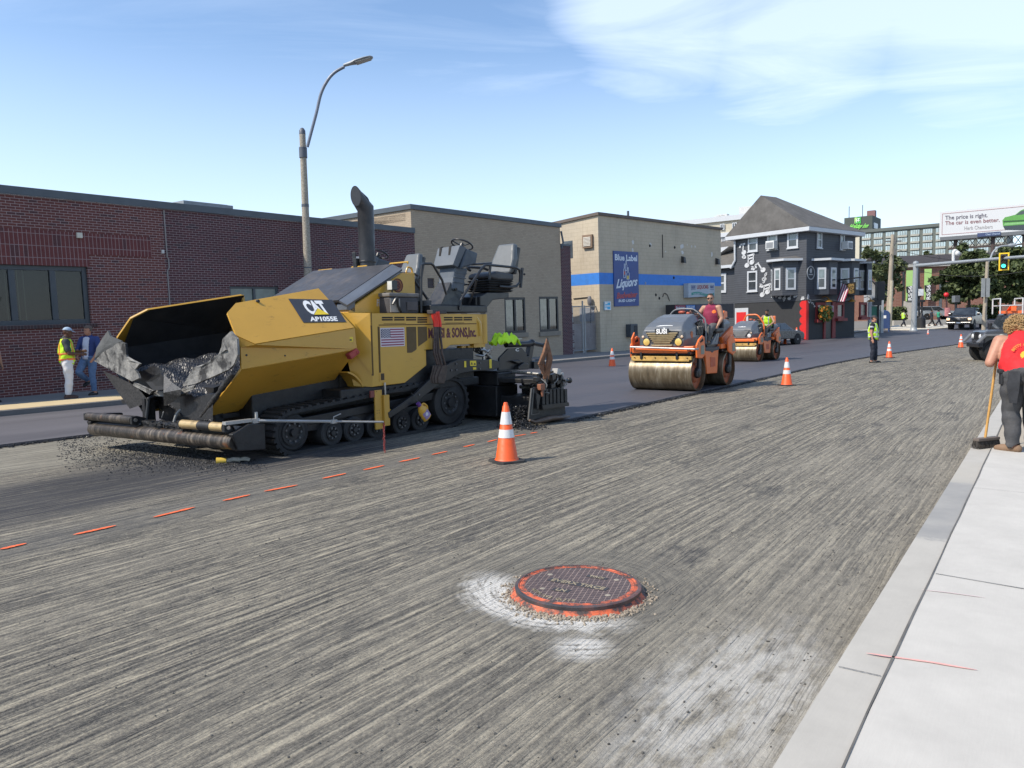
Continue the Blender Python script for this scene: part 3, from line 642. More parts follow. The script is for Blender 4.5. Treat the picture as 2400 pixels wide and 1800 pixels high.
BLKP=M('black paint',(.014,.015,.017),.38,var=.25,dirt=.3,dirtcol=(.06,.055,.05),coat=.1)
GRY=M('blue grey panel',(.085,.105,.13),.5,var=.1,vs=3,dirt=.25,dirtcol=(.13,.12,.11))
HOOD=M('dusty charcoal hood',(.042,.042,.046),.5,var=.2,vs=2.5,dirt=.6,dirtcol=(.12,.10,.085),ds=2.2)
HEDGE=M('grey hood edge',(.10,.115,.14),.42,var=.12,dirt=.2)
RUB=M('rubber',(.018,.018,.019),.75,var=.3,bump=.4,bs=25,dirt=.5,dirtcol=(.07,.065,.06))
STL=M('worn bright steel',(.42,.41,.39),.32,metal=.8,var=.2)
def coated():
 m,nt,b=nmat('concrete caked flap');T=NT(nt);o=T.obj()
 n=T.noise(o,5,8,.7);c=T.ramp(n,[(.32,(.035,.035,.035)),(.48,(.16,.157,.148)),(.66,(.30,.29,.265))])
 c=T.mix(T.ramp(T.noise(o,3,5),[(.52,0),(.60,.95)]),c,(.016,.016,.017,1))
 T.l(c,b.inputs['Base Color']);b.inputs['Roughness'].default_value=.85;T.bump(T.noise(o,28,6,.7),.7,.02,b);return m
FLAP=coated()
def asphalt_clod(name,lo=(.012,.012,.013),hi=(.05,.05,.053),sc=55):
 m,nt,b=nmat(name);T=NT(nt);o=T.obj();v=T.n('ShaderNodeTexVoronoi');v.inputs['Scale'].default_value=sc;T.l(o,v.inputs['Vector'])
 c=T.mix(T.ramp(v.outputs['Color'],[(.2,0),(.9,1)]),c4(lo),c4(hi));T.l(c,b.inputs['Base Color']);b.inputs['Roughness'].default_value=.42
 T.bump(v.outputs['Distance'],-.9,.03,b);return m
CLOD=asphalt_clod('hot mix',(.008,.008,.009),(.034,.034,.036),75)
TARC=asphalt_clod('hot mix crust',(.012,.012,.013),(.06,.059,.058),60)
def track(b0,b1,name_l=''):
 Rf,cf,Rr,cr,ar=.29,.29,.40,.42,3.16
 loop=[]
 for k in range(13):t=pi*1.5-pi*k/12;loop.append((.08+Rf*cos(t),cf+.0+Rf*sin(t)))
 for k in range(13):t=pi*.5-pi*k/12;loop.append((ar+Rr*cos(t),cr+Rr*sin(t)))
 def off(L,d):
  out=[];n=len(L)
  for i in range(n):
   p=Vector(L[i-1]);q=Vector(L[(i+1)%n]);t=(q-p).normalized();nn=Vector((-t.y,t.x));out.append((L[i][0]+nn.x*d,L[i][1]+nn.y*d))
  return out
 o_,i_=off(loop,.012),off(loop,-.035)
 mb=MB();n=len(loop)
 L=[[(p[0],b0,p[1])for p in o_],[(p[0],b1,p[1])for p in o_],[(p[0],b1,p[1])for p in i_],[(p[0],b0,p[1])for p in i_]]
 mb.loft(L+[L[0]],cap=False)
 o=mb.build('track_belt',RUB,pv,smooth=35)
 mb=MB()
 per=[]
 for i in range(n):
  p,q=Vector(o_[i]),Vector(o_[(i+1)%n]);m=max(1,int((q-p).length/.13))
  for j in range(m):per.append((p.lerp(q,j/m),(q-p).normalized()))
 for p,t in per:
  nn=Vector((-t.y,t.x));c=p+nn*.012
  mb.box((c.x,(b0+b1)/2,c.y),(.05,b1-b0,.03),R=Matrix.Rotation(-math.atan2(t.y,t.x),4,'Y'))
 mb.build('track_tread',RUB,o)
 return o
track(0,.42);track(2.58,3.0)
hubm=M('dusty hub',(.016,.016,.017),.55,var=.3,dirt=.4,dirtcol=(.05,.047,.045));boltm=M('worn bolt',(.13,.13,.135),.45,metal=.6)
def wheel(a,c,R,b0,b1,rim=.62,bolts=8,side=-1,name='road_wheel'):
 y=b0 if side<0 else b1
 mb=MB();mb.lathe([(R*.25,b0+.02),(R*.9,b0),(R,b0+.015),(R,b1-.015),(R*.9,b1),(R*.25,b1-.02)],(a,0,c),28,'y');o=mb.build(name,RUB,pv,smooth=35)
 mb=MB();s=.012*side;mb.lathe([(R*rim,y+.01*-side),(R*rim,y+s),(R*rim*.82,y+s*1.2),(R*rim*.55,y-s*2),(R*.22,y-s*2),(R*.2,y+s*2.5),(0.001,y+s*2.5)],(a,0,c),24,'y');mb.build('rim',hubm,o,smooth=30)
 mb=MB()
 for k in range(bolts):
  t=2*pi*k/bolts;q=(a+R*rim*.68*cos(t),y-s*1.0,c+R*rim*.68*sin(t));mb.cyl(q,(q[0],q[1]+s*2.2,q[2]),.016,n=6)
 mb.build('wheel_bolts',boltm,o)
for b0,b1,sd in((.03,.39,-1),(2.61,2.97,1)):
 wheel(.08,.29,.25,b0,b1,.72,9,sd,'idler_wheel');wheel(3.16,.42,.36,b0,b1,.6,10,sd,'drive_sprocket')
 for a,b in((.73,.205),(1.13,.205),(1.56,.205),(2.07,.205),(2.47,.205)):wheel(a,b,.188,b0,b1,.55,7,sd)
 mb=MB();mb.prism([(.1,.34),(3.1,.50),(3.1,.62),(.2,.46)],b0+.06,b1-.06);mb.bx(.35,2.7,b0+.1,b1-.1,.26,.42)
 mb.build('track_frame',BLK,pv,bevel=.01)
mb=MB();mb.bx(-.25,3.9,.45,2.55,.3,.98);mb.bx(.9,3.9,.03,.45,.66,.80);mb.bx(.9,3.9,2.55,2.97,.66,.80);mb.bx(1.5,3.8,.05,2.95,.78,1.3)
mb.build('chassis',BLK,pv,bevel=.02)
prof_f=[(-.80,.72,.555),(-.735,-.10,1.19),(-.735,-.10,1.46),(-.775,-.085,1.60)]
corner,topf=(-.70,.27,1.885),(-.50,.335,2.01)
prof_r=[(1.15,.62,.80),(1.10,-.10,1.375),(1.07,-.10,1.67)]
topr=(.95,.31,2.245)
_n=(Vector(prof_r[2])-Vector(prof_f[3])).cross(Vector(topf)-Vector(prof_f[3]))
def onfacet(p):return(p[0],prof_f[3][1]-(_n.x*(p[0]-prof_f[3][0])+_n.z*(p[2]-prof_f[3][2]))/_n.y,p[2])
corner=onfacet(corner);topr=onfacet(topr)
def wing(mir):
 f=(lambda p:(p[0],3.0-p[1],p[2]))if mir else(lambda p:p)
 mb=MB()
 bl,m1,m2,m3=prof_f;r0,r1,r2=prof_r
 mid_lo=onfacet((-.60,-.10,1.49))
 for q in([bl,r0,r1,m1],[m1,r1,r2,mid_lo,m3,m2],[m3,mid_lo,r2,topr,topf,corner]):mb.poly([f(p)for p in q])
 o=mb.build('hopper_wing',YELD,pv,fixn=False)
 s=o.modifiers.new('solid','SOLIDIFY');s.thickness=.028;s.offset=0
 mb=MB()
 g=lambda p,d=.03:f((p[0]+.02,p[1]+d+.02,p[2]-.012))
 for q in([bl,r0,r1,m1],[m1,r1,r2,m2],[m2,r2,topr,topf,corner]):mb.poly([g(p,.03 if p[2]<1.9 else .028)for p in q])
 mb.build('wing_lining',M('burnt steel lining',(.010,.010,.011),.75,var=.4,dirt=.3),o,fixn=False)
 mb=MB()
 mb.hull([f(p)for p in(r0,r1,r2,topr)],[f((p[0]+.03,p[1]+.02,p[2]))for p in(r0,r1,r2,topr)])
 a=(-.55,.60,.60);mb.hull([f(p)for p in(bl,r0,(1.18,.68,.70),(-.7,.80,.54))],[f((p[0],p[1]+.03,p[2]))for p in(bl,r0,(1.18,.68,.70),(-.7,.80,.54))])
 mb.build('wing_gusset',YELD,o)
 mb=MB()
 P=[(-.80-.0,-.07+.79*k/14,1.15-.585*k/14)for k in range(15)];random.seed(5)
 mb.tube([f((p[0]-.02,p[1],p[2]))for p in P],[random.uniform(.026,.042)for _ in P],8);mb.build('caked_edge',TARC,o,smooth=50)
 return o
wn=wing(False);wf=wing(True)
mb=MB();mb.cyl((-.18,.3,2.05),(-.18,.34,2.05),.02,n=10);mb.cyl((-.66,-.12,1.36),(-.66,-.09,1.36),.014,n=8);mb.cyl((-.1,-.12,1.33),(-.1,-.09,1.33),.012,n=8);mb.build('bolts',BLK,wn)
q=hit(PV,828,829,(0,-.12,0),(0,1,0));mb=MB();mb.box((q.x,-.1,q.z),(.17,.10,.09),R=Matrix.Rotation(-.5,4,'Y'));mb.cyl((q.x+.06,-.16,q.z+.02),(q.x+.06,-.05,q.z+.02),.03,n=10);mb.build('hinge_bracket',M('faded red paint',(.36,.05,.04),.6,dirt=.4),wn,bevel=.012)
n0=Vector(prof_r[2])-Vector(prof_f[3]);n1=Vector(topf)-Vector(prof_f[3]);FN=n0.cross(n1).normalized();FN=FN if FN.y<0 else-FN;FP=Vector(prof_f[3])
def fac(X,Y,d=.018):return hit(PV,X,Y,FP,FN)+FN*d
c_=[fac(*p)for p in((674.5,702.5),(777,705),(810.5,757),(710,758.5))]
mb=MB();mb.hull([p for p in c_],[p+FN*.002 for p in c_]);dec=mb.build('maker_plate',M('decal charcoal',(.045,.047,.055),.4),wn)
def affine_text(body,P0,Px,Py,m,name,parent,lift,bold=.0,base=None,**kw):
 me=text_mesh(body,1,.0015,bold=bold,**kw)
 xs=[v.co.x for v in me.vertices];ys=[v.co.y for v in me.vertices];x0,x1,y0,y1=min(xs),max(xs),min(ys),max(ys)
 if base is not None:y0=base
 ex=(Px-P0);ey=(Py-P0);n=ex.cross(ey).normalized()
 mb=MB();o=0
 for v in me.vertices:mb.v.append(P0+ex*((v.co.x-x0)/(x1-x0))+ey*((v.co.y-y0)/(y1-y0))+n*(lift+v.co.z))
 for p in me.polygons:mb.face(tuple(p.vertices))
 bpy.data.meshes.remove(me);return mb.build(name,m,parent)
WHT=M('decal white',(.78,.78,.76),.45,var=.05)
f6=lambda x,y,d=.018:fac(500+x/6.144,640+y/6.144,d)
affine_text('CAT',f6(1385,618),f6(1690,612),f6(1240,412),WHT,'lettering',dec,.003,.045,spacing=.86)
t_=[f6(1440,622,.024),f6(1655,616,.024),f6(1495,528,.024)]
mb=MB();mb.hull([p+(p-(t_[0]+t_[1]+t_[2])/3)*.10 for p in t_],[p+(p-(t_[0]+t_[1]+t_[2])/3)*.10+FN*.002 for p in t_]);mb.build('triangle_border',M('decal charcoal',0),dec)
mb=MB();mb.hull([p+FN*.003 for p in t_],[p+FN*.006 for p in t_]);mb.build('triangle',M('decal yellow',(.75,.55,.03),.4),dec)
affine_text('AP1055E',f6(1395,712),f6(1788,706),f6(1372,645),WHT,'lettering',dec,.003,.03)
WARN=M('warning yellow',(.72,.55,.04),.5,var=.1)
def sticker(P0,Px,Py,parent,pict=True):
 n=(Px-P0).cross(Py-P0).normalized();n=n if n.y<0 else-n
 c=[P0,Px,Px+Py-P0,Py];mb=MB();mb.hull(c,[p+n*.003 for p in c]);o=mb.build('warning_sticker',WARN,parent)
 if pict:
  q=lambda u,v:P0+(Px-P0)*u+(Py-P0)*v+n*.004
  mb=MB();mb.poly([q(.1,.25),q(.42,.25),q(.26,.8)]);mb.poly([q(.58,.2),q(.9,.2),q(.82,.55),q(.62,.5)]);mb.build('pictogram',BLKP,o,fixn=False)
mz=lambda X,Y,b:Vector((PV.on(X,Y,b)[0],b,PV.on(X,Y,b)[1]))
sticker(mz(808,801,-.118),mz(827,800.5,-.118),mz(807.5,790,-.118),wn)
mb=MB();mb.bx(-.55,1.3,.75,2.25,.5,.56);mb.prism([(-.62,.42),(-.5,.42),(-.5,.95),(-.62,.92)],.75,2.25);mb.build('hopper_floor',BLK,pv)
mb=MB();mb.bx(1.2,1.25,.42,2.58,.8,1.93);mb.build('bulkhead',M('dark bulkhead',(.02,.018,.015),.7),pv)
ap=MB()
def fl(x,y,a):o=PV.i@CAM;d=PV.i.to_3x3()@ray(200+x/6.144,740+y/6.144);k=(a-o.x)/d.x;return o+d*k
def flap(outl,a,bulge,mat_,name,hole=None):
 bulge*=.3;P=[fl(x,y,a)+Vector((random.uniform(-.012,.012),0,0))for x,y in outl];c=sum(P,Vector())/len(P);c.x+=bulge;n=len(P)
 mb=MB();rings=[[p for p in P],[p.lerp(c,.45)+Vector((bulge*.55,0,0))for p in P]]
 A=[mb._p(p)for p in rings[0]];B_=[mb._p(p)for p in rings[1]];cc=mb._p(c)
 for k in range(n):mb.face((A[k],A[(k+1)%n],B_[(k+1)%n],B_[k]));mb.face((B_[k],B_[(k+1)%n],cc))
 o=mb.build(name,mat_,pv,fixn=True);s=o.modifiers.new('s','SOLIDIFY');s.thickness=.03;s.offset=0
 d=o.modifiers.new('sub','SUBSURF');d.levels=1;d.render_levels=1;d.subdivision_type='SIMPLE'
 return o
flap([(140,650),(280,520),(420,440),(500,375),(580,400),(600,590),(690,640),(790,690),(740,770),(770,840),(800,900),(700,945),(420,810)],-1.0,.05,FLAP,'rubber_flap')
flap([(155,615),(180,470),(240,340),(330,215),(375,295),(520,370),(420,440),(280,510)],-.98,-.03,M('grey weathered rubber',(.075,.078,.078),.7,var=.3,bump=.3),'rubber_flap')
flap([(2110,225),(2185,330),(2205,560),(2140,700),(2080,770),(1830,890),(1590,985),(1420,1015),(1480,910),(1590,735),(1690,735),(1850,600),(2050,490),(1985,330)],-.84,.05,FLAP,'rubber_flap')
flap([(720,960),(980,1080),(930,1130),(700,1000)],-.99,.02,FLAP,'apron_strip');flap([(1000,1100),(1150,1085),(1400,1090),(1590,1000),(1560,1050),(1380,1150),(1150,1165),(990,1150)],-.90,.02,FLAP,'apron_strip')
flap([(1020,860),(1090,820),(1140,880),(1150,1060),(1010,1080),(900,950)],-.96,.04,M('torn black rubber',(.012,.012,.013),.6),'torn_flap')
def heap(u,v):
 b=.42+2.2*v;a=-.86+1.9*u
 side=abs(b-1.6)/1.1
 z=.86+.22*u+.30*max(0,1-((b-2.05)/.9)**2)+.06*max(0,(b-2.1))-.06*max(0,1.3-b)
 z+=.03*sin(b*9+a*3)+.025*sin(a*17+b*5)+random.uniform(-.010,.010)
 if u<.01:z-=.32
 return(a,b,z)
random.seed(9);mb=MB();mb.grid(heap,110,130)
hp=mb.build('asphalt_heap',CLOD,None);hp.matrix_world=PV.m
tag(hp,'black heap of fresh hot asphalt filling the front hopper','asphalt heap',kind='stuff')
mb=MB();P=[fl(x,y,-1.0)for x,y in((1130,840),(1250,960),(1390,1060),(1370,1150),(1260,1240),(1180,1290),(1130,1300),(1140,1100),(1150,960))]
c=sum(P,Vector())/len(P);c.x-=.09
for k in range(len(P)):mb.poly([P[k],P[(k+1)%len(P)],c])
mb.build('spilled_tongue',TARC,pv,smooth=60)
mb=MB();P=[fl(x,y,-.93)for x,y in((250,790),(460,880),(730,1010),(900,1210),(880,1260),(640,1340))];mb.poly(P);mb.build('crusted_plate',TARC,pv,fixn=False)
T8=Matrix.Translation((-.85,-.1,0))@Matrix.Rotation(RAD(6.3),4,'Z')
def rusty():
 m,nt,b=nmat('scuffed roller tube');T=NT(nt);o=T.obj()
 n=T.noise(T.mapping(o,(1,5,1)),3,7,.7);c=T.ramp(n,[(.32,(.012,.011,.010)),(.5,(.05,.042,.035)),(.62,(.16,.13,.10)),(.72,(.30,.26,.20))])
 c=T.mix(T.ramp(T.noise(o,6,5),[(.62,0),(.7,.8)]),c,(.22,.08,.025,1));T.l(c,b.inputs['Base Color']);b.inputs['Roughness'].default_value=.4;b.inputs['Metallic'].default_value=.25
 T.bump(T.noise(o,30,5),.4,.012,b);return m
RUST=rusty();BRASS=M('polished brass wear',(.55,.40,.20),.33,metal=.5,var=.4,vs=6,dirt=.5)
mb=MB();mb.M=T8;mb.cyl((0,0,.29),(0,3.16,.29),.095,n=24);mb.build('push_beam',RUST,pv,smooth=40)
mb=MB();mb.M=T8;mb.bx(.05,.3,.08,3.1,.2,.42);mb.bx(.02,.12,.75,2.05,.36,.46);mb.prism([(.0,.18),(.42,.14),(.42,.48),(.18,.5),(-.08,.4)],-.04,.04,'xz');mb.prism([(.0,.18),(.42,.14),(.42,.48),(.18,.5),(-.08,.4)],3.1,3.2,'xz');mb.build('push_frame',BLK,pv,bevel=.012)
for y0,y1,mm in((.13,.98,BRASS),(2.08,3.18,RUST)):
 mb=MB();mb.M=T8;mb.cyl((-.05,y0,.475),(-.05,y1,.475),.058,n=20);o=mb.build('push_roller',mm,pv,smooth=40)
 mb=MB();mb.M=T8
 for s in(0,1):y=y0-.05 if s==0 else y1;mb=MB();mb.M=T8;mb.prism([(-.1,.42),(.2,.36),(.2,.46),(-.02,.53),(-.1,.52)],y,y+.05);mb.build('roller_arm',BLK,o,bevel=.006)
 mb=MB();mb.M=T8;mb.cyl((-.05,y0-.07,.475),(-.05,y1+.07,.475),.025,n=12);mb.build('axle',STL,o,smooth=40)
mb=MB();mb.M=T8;mb.cyl((-.052,.38,.475),(-.052,.62,.475),.0595,n=20);mb.build('roller_sleeve',BLK,pv,smooth=40)
random.seed(2);mb=MB();mb.M=T8
for k in range(70):
 y=random.uniform(.9,2.1);mb.box((random.uniform(-.02,.16),y,random.uniform(.40,.45)),(random.uniform(.02,.07),random.uniform(.03,.14),random.uniform(.01,.04)),R=Matrix.Rotation(random.uniform(-.6,.6),4,'X')@Matrix.Rotation(random.uniform(-1,1),4,'Z'))
mb.build('tar_clods',TARC,pv)
mb=MB();mb.tube([(-.95,1.95,.45),(-.9,1.95,.75),(-.75,1.95,.8)],.03,8);mb.bx(-.95,-.8,1.98,2.06,.42,.75);mb.bx(-.8,-.55,2.2,3.0,.62,.68);mb.tube([(-.72,2.95,.66),(-.74,2.9,.73),(-.74,2.6,.75)],.012,6);mb.bx(-.86,-.5,.0,.03,.5,.52);mb.build('hitch_arms',BLK,pv,bevel=.006)
mb=MB();mb.tube(smoothpath([(-.9,1.3,.45),(-.85,1.25,.6),(-.7,1.1,.72)]),.02,6);mb.tube(smoothpath([(-.9,1.62,.5),(-.88,1.6,.58),(-.86,1.66,.56)]),.006,5);mb.build('loose_hose',M('grey hose',(.2,.2,.19),.6),pv,smooth=40)
a0=PV.on(570,1010,-.03);mb=MB();mb.prism([(PV.on(545,998,-.03)[0],PV.on(545,998,-.03)[1]),(PV.on(592,1000,-.03)[0],PV.on(592,1000,-.03)[1]),(PV.on(592,1044,-.03)[0],PV.on(592,1044,-.03)[1]),(PV.on(569,1042,-.03)[0],PV.on(569,1042,-.03)[1])],-.05,-.03)
mb.build('corner_plate',M('scuffed grey plate',(.14,.125,.12),.5,var=.3,dirt=.4),pv)
mb=MB();mb.prism([(PV.on(592,996,-.03)[0],PV.on(592,996,-.03)[1]),(PV.on(617,994,-.03)[0],PV.on(617,994,-.03)[1]),(PV.on(617,1001,-.03)[0],PV.on(617,1001,-.03)[1]),(PV.on(597,1006,-.03)[0],PV.on(597,1006,-.03)[1]),(PV.on(597,1046,-.03)[0],PV.on(597,1046,-.03)[1]),(PV.on(592,1046,-.03)[0],PV.on(592,1046,-.03)[1])],-.06,.02);mb.build('corner_bracket',YELD,pv)
cb=PV.i@gp(899,1060,.004);ce=hit(PV,899,989,(cb.x,cb.y,0),PV.i.to_3x3()@Vector((0,1,0)))
r0=mz(598,986,-.05)
BAR=M('zinc bar',(.34,.34,.33),.4,metal=.4,var=.2)
mb=MB();mid=r0.lerp(ce,.62);mb.tube([r0,mid],.02,8);mb.tube([mid-(ce-r0)*.03,ce],.014,8);gb=mb.build('guide_bar',BAR,pv,smooth=40)
mb=MB();q=r0.lerp(ce,.6);mb.tube([q,q+Vector((0,0,.06)),q+Vector((.12,0,.09))],.008,6);mb.box(q,(.08,.05,.05));mb.box(r0,(.1,.06,.06));mb.cyl(r0+Vector((.02,0,.03)),r0+Vector((.02,0,.11)),.02,n=8);mb.bx(r0.x-.42,r0.x-.03,r0.y-.02,r0.y+.06,r0.z-.01,r0.z+.03);mb.build('clamp',BAR,gb,bevel=.004)
mb=MB();n=17;L=ce.z-.01
for k in range(n):
 z=ce.z-.012-(L-.02)*k/(n-1);x,y=ce.x+.004*sin(k*1.3),ce.y+.004*cos(k*2.1)
 h=L/n*.78;w_=.013;pts=[(w_*cos(t),h*sin(t))for t in[2*pi*j/10 for j in range(10)]]
 mb.tube([(x+p[0],y,z+p[1])if k%2 else(x,y+p[0],z+p[1])for p in pts],.0042,5,True)
mb.build('marker_chain',M('chain red paint',(.34,.07,.06),.5,metal=.3,var=.4,vs=20),gb,smooth=50)
pa=PV.on(885,950,-.02);za,zb_=PV.on(885,914,-.02)[1],PV.on(885,1006,-.02)[1];xa,xb,xc=PV.on(869,950,-.02)[0],PV.on(893,950,-.02)[0],PV.on(906,950,-.02)[0]
mb=MB();mb.bx(xa+.06,xb,-.05,-.02,zb_,za);mb.bx(xb+.004,xc,-.09,-.03,zb_+.04,za-.08);mb.bx(xc,xc+.04,-.07,-.03,za-.42,za-.3);gp_=mb.build('step_post',YELD,pv,bevel=.006)
mb=MB();mb.bx(xa-.02,xa+.058,-.045,-.02,za-.1,za-.002);mb.build('reflector',M('rust red reflector',(.20,.05,.04),.5),gp_)
mb=MB()
for dx,dz in((.03,.02),(.03,.30),(.07,.30),(.03,.34),(.07,.34),(.05,.62),(.09,.62)):mb.cyl((xa+.06+dx,-.055,za-dz),(xa+.06+dx,-.048,za-dz),.006,n=6)
mb.build('bolt_holes',BLK,gp_)
mb=MB();mb.cyl((xc-.02,-.02,za-.1),(xc-.02,-.02,.85),.016,n=8);mb.build('lift_rod',STL,pv,smooth=40)
side_poly=[(1.47,1.885),(3.86,1.87),(3.92,1.365),(3.17,1.365),(3.06,1.31),(2.60,1.31),(2.60,1.06),(2.12,.815),(1.47,.80)]
mb=MB();mb.prism(side_poly,0.0,.05);mb.prism(side_poly,2.95,3.0);body=mb.build('side_panel',YEL,pv,bevel=.008)
for s in(0,1):
 mb=MB();f=(lambda p:(p[0],3-p[1],p[2]))if s else(lambda p:p)
 A_,B_,C_,D_,E_,F_=(1.47,0.0,1.885),(1.26,.34,1.90),(1.205,.34,1.55),(1.47,0.0,.99),(1.47,0.0,.80),(1.30,.22,.82)
 for q in([A_,B_,C_,D_],[D_,C_,F_,E_]):mb.poly([f(p)for p in q])
 fr=mb.build('front_corner',YEL,pv,fixn=True);s_=fr.modifiers.new('s','SOLIDIFY');s_.thickness=.02;s_.offset=1
mb=MB();mb.hull([(1.26,.34,1.9),(1.47,0.0,1.887),(3.86,0.0,1.872),(3.86,3,1.872),(1.47,3,1.887),(1.26,2.66,1.9)],[(1.26,.34,1.86),(1.47,0.02,1.85),(3.86,0.02,1.84),(3.86,2.98,1.84),(1.47,2.98,1.85),(1.26,2.66,1.86)]);mb.build('deck',YEL,pv)
mb=MB();arc=[(1.02+.42*cos(t),.64+.42*sin(t))for t in[RAD(75-75*k/10)for k in range(11)]]
for p_,q_ in zip(arc[:-1],arc[1:]):mb.hull([(p_[0],.12,p_[1]),(q_[0],.12,q_[1]),(q_[0],.45,q_[1]),(p_[0],.45,p_[1])],[(p_[0]-.02,.12,p_[1]-.02),(q_[0]-.02,.12,q_[1]-.02),(q_[0]-.02,.45,q_[1]-.02),(p_[0]-.02,.45,p_[1]-.02)])
o=mb.build('fender_arch',YELD,pv)
bz=lambda x,y,b=-.003:PV.on(820+x/6.9125,640+y/6.9125,b)
seam=M('panel seam',(.10,.055,.01),.7);slot=M('vent slot',(.008,.007,.006),.8)
mb=MB()
for x0,x1,ys in((520,695,(722,758)),(720,885,(722,758)),(912,1075,(722,758)),(1097,1252,(724,758,794)),(1525,1665,(722,758)),(1690,1825,(722,758)),(1845,1980,(722,757))):
 for y in ys:
  a=bz(x0,y);c=bz(x1,y);mb.bx(a[0],c[0],-.004,-.001,a[1]-.011,a[1]+.011)
mb.build('vent_slots',slot,body)
mb=MB()
for(x0,y0),(x1,y1)in(((470,838),(2050,824)),((478,870),(478,1640)),((350,640),(352,840)),((1205,1245),(1340,1240)),((550,820),(905,815)),((1550,808),(1850,806)),((358,850),(358,1660)),((1340,1040),(1345,1240))):
 a=bz(x0,y0);c=bz(x1,y1);mb.bx(min(a[0],c[0])-.003,max(a[0],c[0])+.003,-.003,-.0005,min(a[1],c[1])-.003,max(a[1],c[1])+.003)
mb.build('panel_seams',seam,body)
mesh_=M('olive mesh screen',(.105,.068,.026),.7,var=.1)
mb=MB()
for pts in([(915,872),(1073,870),(1082,1230),(1062,1252),(1000,1290),(930,1292)],[(1100,870),(1248,868),(1256,1085),(1108,1192)]):
 mb.prism([bz(*p)for p in pts],-.004,-.0006)
mb.build('screen_panels',mesh_,body)
a=bz(527,1700-40);q=PV.on(820+525/6.9125,860+160/6.9125,-.003);mb=MB();mb.bx(q[0]-.06,q[0]+.055,-.006,-.001,q[1]-.065,q[1]+.065);o=mb.build('latch',YELD,body)
mb=MB();mb.bx(q[0]-.03,q[0]+.035,-.009,-.006,q[1]-.05,q[1]+.05);mb.build('latch_slot',M('latch dark',(.05,.03,.01),.6),o)
f0=bz(500,1197);f1=bz(890,1182);f2=bz(498,890)
P0=Vector((f0[0],-.004,f0[1]));W_,H_=f1[0]-f0[0],f2[1]-f0[1]
mb=MB();mb.bx(P0.x,P0.x+W_,-.003,-.0008,P0.z,P0.z+H_);fg=mb.build('flag_decal',M('flag white',(.60,.56,.60),.5,var=.04),body)
mb=MB();i0,i1=P0.x+.015,P0.x+W_-.015;z0,z1=P0.z+.015,P0.z+H_-.015;h=(z1-z0)/13
for k in range(0,13,2):mb.bx(i0,i1,-.0045,-.0032,z0+k*h,z0+(k+1)*h)
mb.build('stripes',M('flag crimson',(.24,.03,.07),.5,var=.05),fg)
mb=MB();cx1=i0+(i1-i0)*.4;cz0=z1-7*h;mb.bx(i0,cx1,-.006,-.0047,cz0,z1);mb.build('canton',M('flag navy',(.035,.04,.085),.5),fg)
mb=MB()
for r in range(9):
 for c in range(6 if r%2==0 else 5):
  x=i0+(cx1-i0)*((c+.5+(0 if r%2==0 else .5))/6);z=cz0+(z1-cz0)*(r+.5)/9;R_=.012
  pts=[(x+(R_ if j%2==0 else R_*.42)*sin(pi*j/5),z+(R_ if j%2==0 else R_*.42)*cos(pi*j/5))for j in range(10)];mb.poly([(p[0],-.0066,p[1])for p in pts])
mb.build('stars',M('flag white',0),fg,fixn=False)
pz=lambda x,y,b=-.002:Vector((bz(x,y,b)[0],b,bz(x,y,b)[1]))
affine_text('MASSI & SONS,Inc.',pz(1272,1052),pz(2048,1026),pz(1270,890),M('company maroon',(.10,.012,.03),.5),'company_lettering',body,.001,.03,base=0)
mb=MB();l0=[(1.33,.34,1.985),(1.31,.50,2.06),(1.31,2.50,2.06),(1.33,2.66,1.985)];l1=[(2.46,.34,2.565),(2.40,.50,2.645),(2.40,2.50,2.66),(2.46,2.66,2.58)]
dn=lambda L:[(p[0]+.02,p[1]+(.02 if p[1]<1 else-.02),p[2]-.05)for p in L]
mb.mat(HOOD);mb.poly([l0[1],l0[2],l1[2],l1[1]]);mb.mat(HEDGE);mb.poly([l0[0],l0[1],l1[1],l1[0]]);mb.poly([l0[2],l0[3],l1[3],l1[2]])
hood=mb.build('hood',None,pv,fixn=False);s_=hood.modifiers.new('s','SOLIDIFY');s_.thickness=.035;s_.offset=-1
inn=[l0[1],l1[1]]
mb=MB()
def strip3(p,q,w,lift=.004):
 p,q=Vector(p),Vector(q);up=Vector((-.45,0,.89));mb.poly([p+up*lift,q+up*lift,q+up*lift+Vector((.0,w,0)),p+up*lift+Vector((.0,w*1.35,0))])
strip3(l0[1],l1[1],.13);mb.build('hood_edge',HEDGE,hood,fixn=False)
mb=MB();mb.prism([(1.34,1.94),(1.34,2.03),(1.5,2.1),(1.5,1.9)],.36,.60);mb.prism([(1.34,1.94),(1.34,2.03),(1.5,2.1),(1.5,1.9)],2.4,2.64);mb.build('hood_hinge',HEDGE,pv,bevel=.01)
mb=MB();mb.prism([(1.36,1.887),(1.38,1.96),(2.46,2.535),(2.76,2.55),(2.76,1.887)],.36,2.64);eng=mb.build('engine_housing',YEL,pv,bevel=.02)
mb=MB();mb.bx(2.765,2.9,.4,2.6,1.89,2.45);mb.build('radiator',BLK,pv)
for x0,y0,x1,y1 in((325,1108,487,1102),(712,1087,877,1078),(1120,1066,1302,1051)):
 b0=2.40-(x0-325)/1000*2.3;b1=2.40-(x1-325)/1000*2.3;mb=MB();mb.tube([(2.40,b0,2.66),(2.42,b0,2.69),(2.42,b1,2.69),(2.40,b1,2.66)],.013,6);mb.build('hood_handle',YEL,pv,smooth=40)
mb=MB();mb.tube(smoothpath([(2.62,.42,2.55),(2.66,.42,2.63),(2.74,.42,2.62),(2.76,.42,2.55)]),.016,6);mb.build('hood_handle',YEL,pv,smooth=40)
hz=lambda X,Y,b=.358:PV.on(X,Y,b)
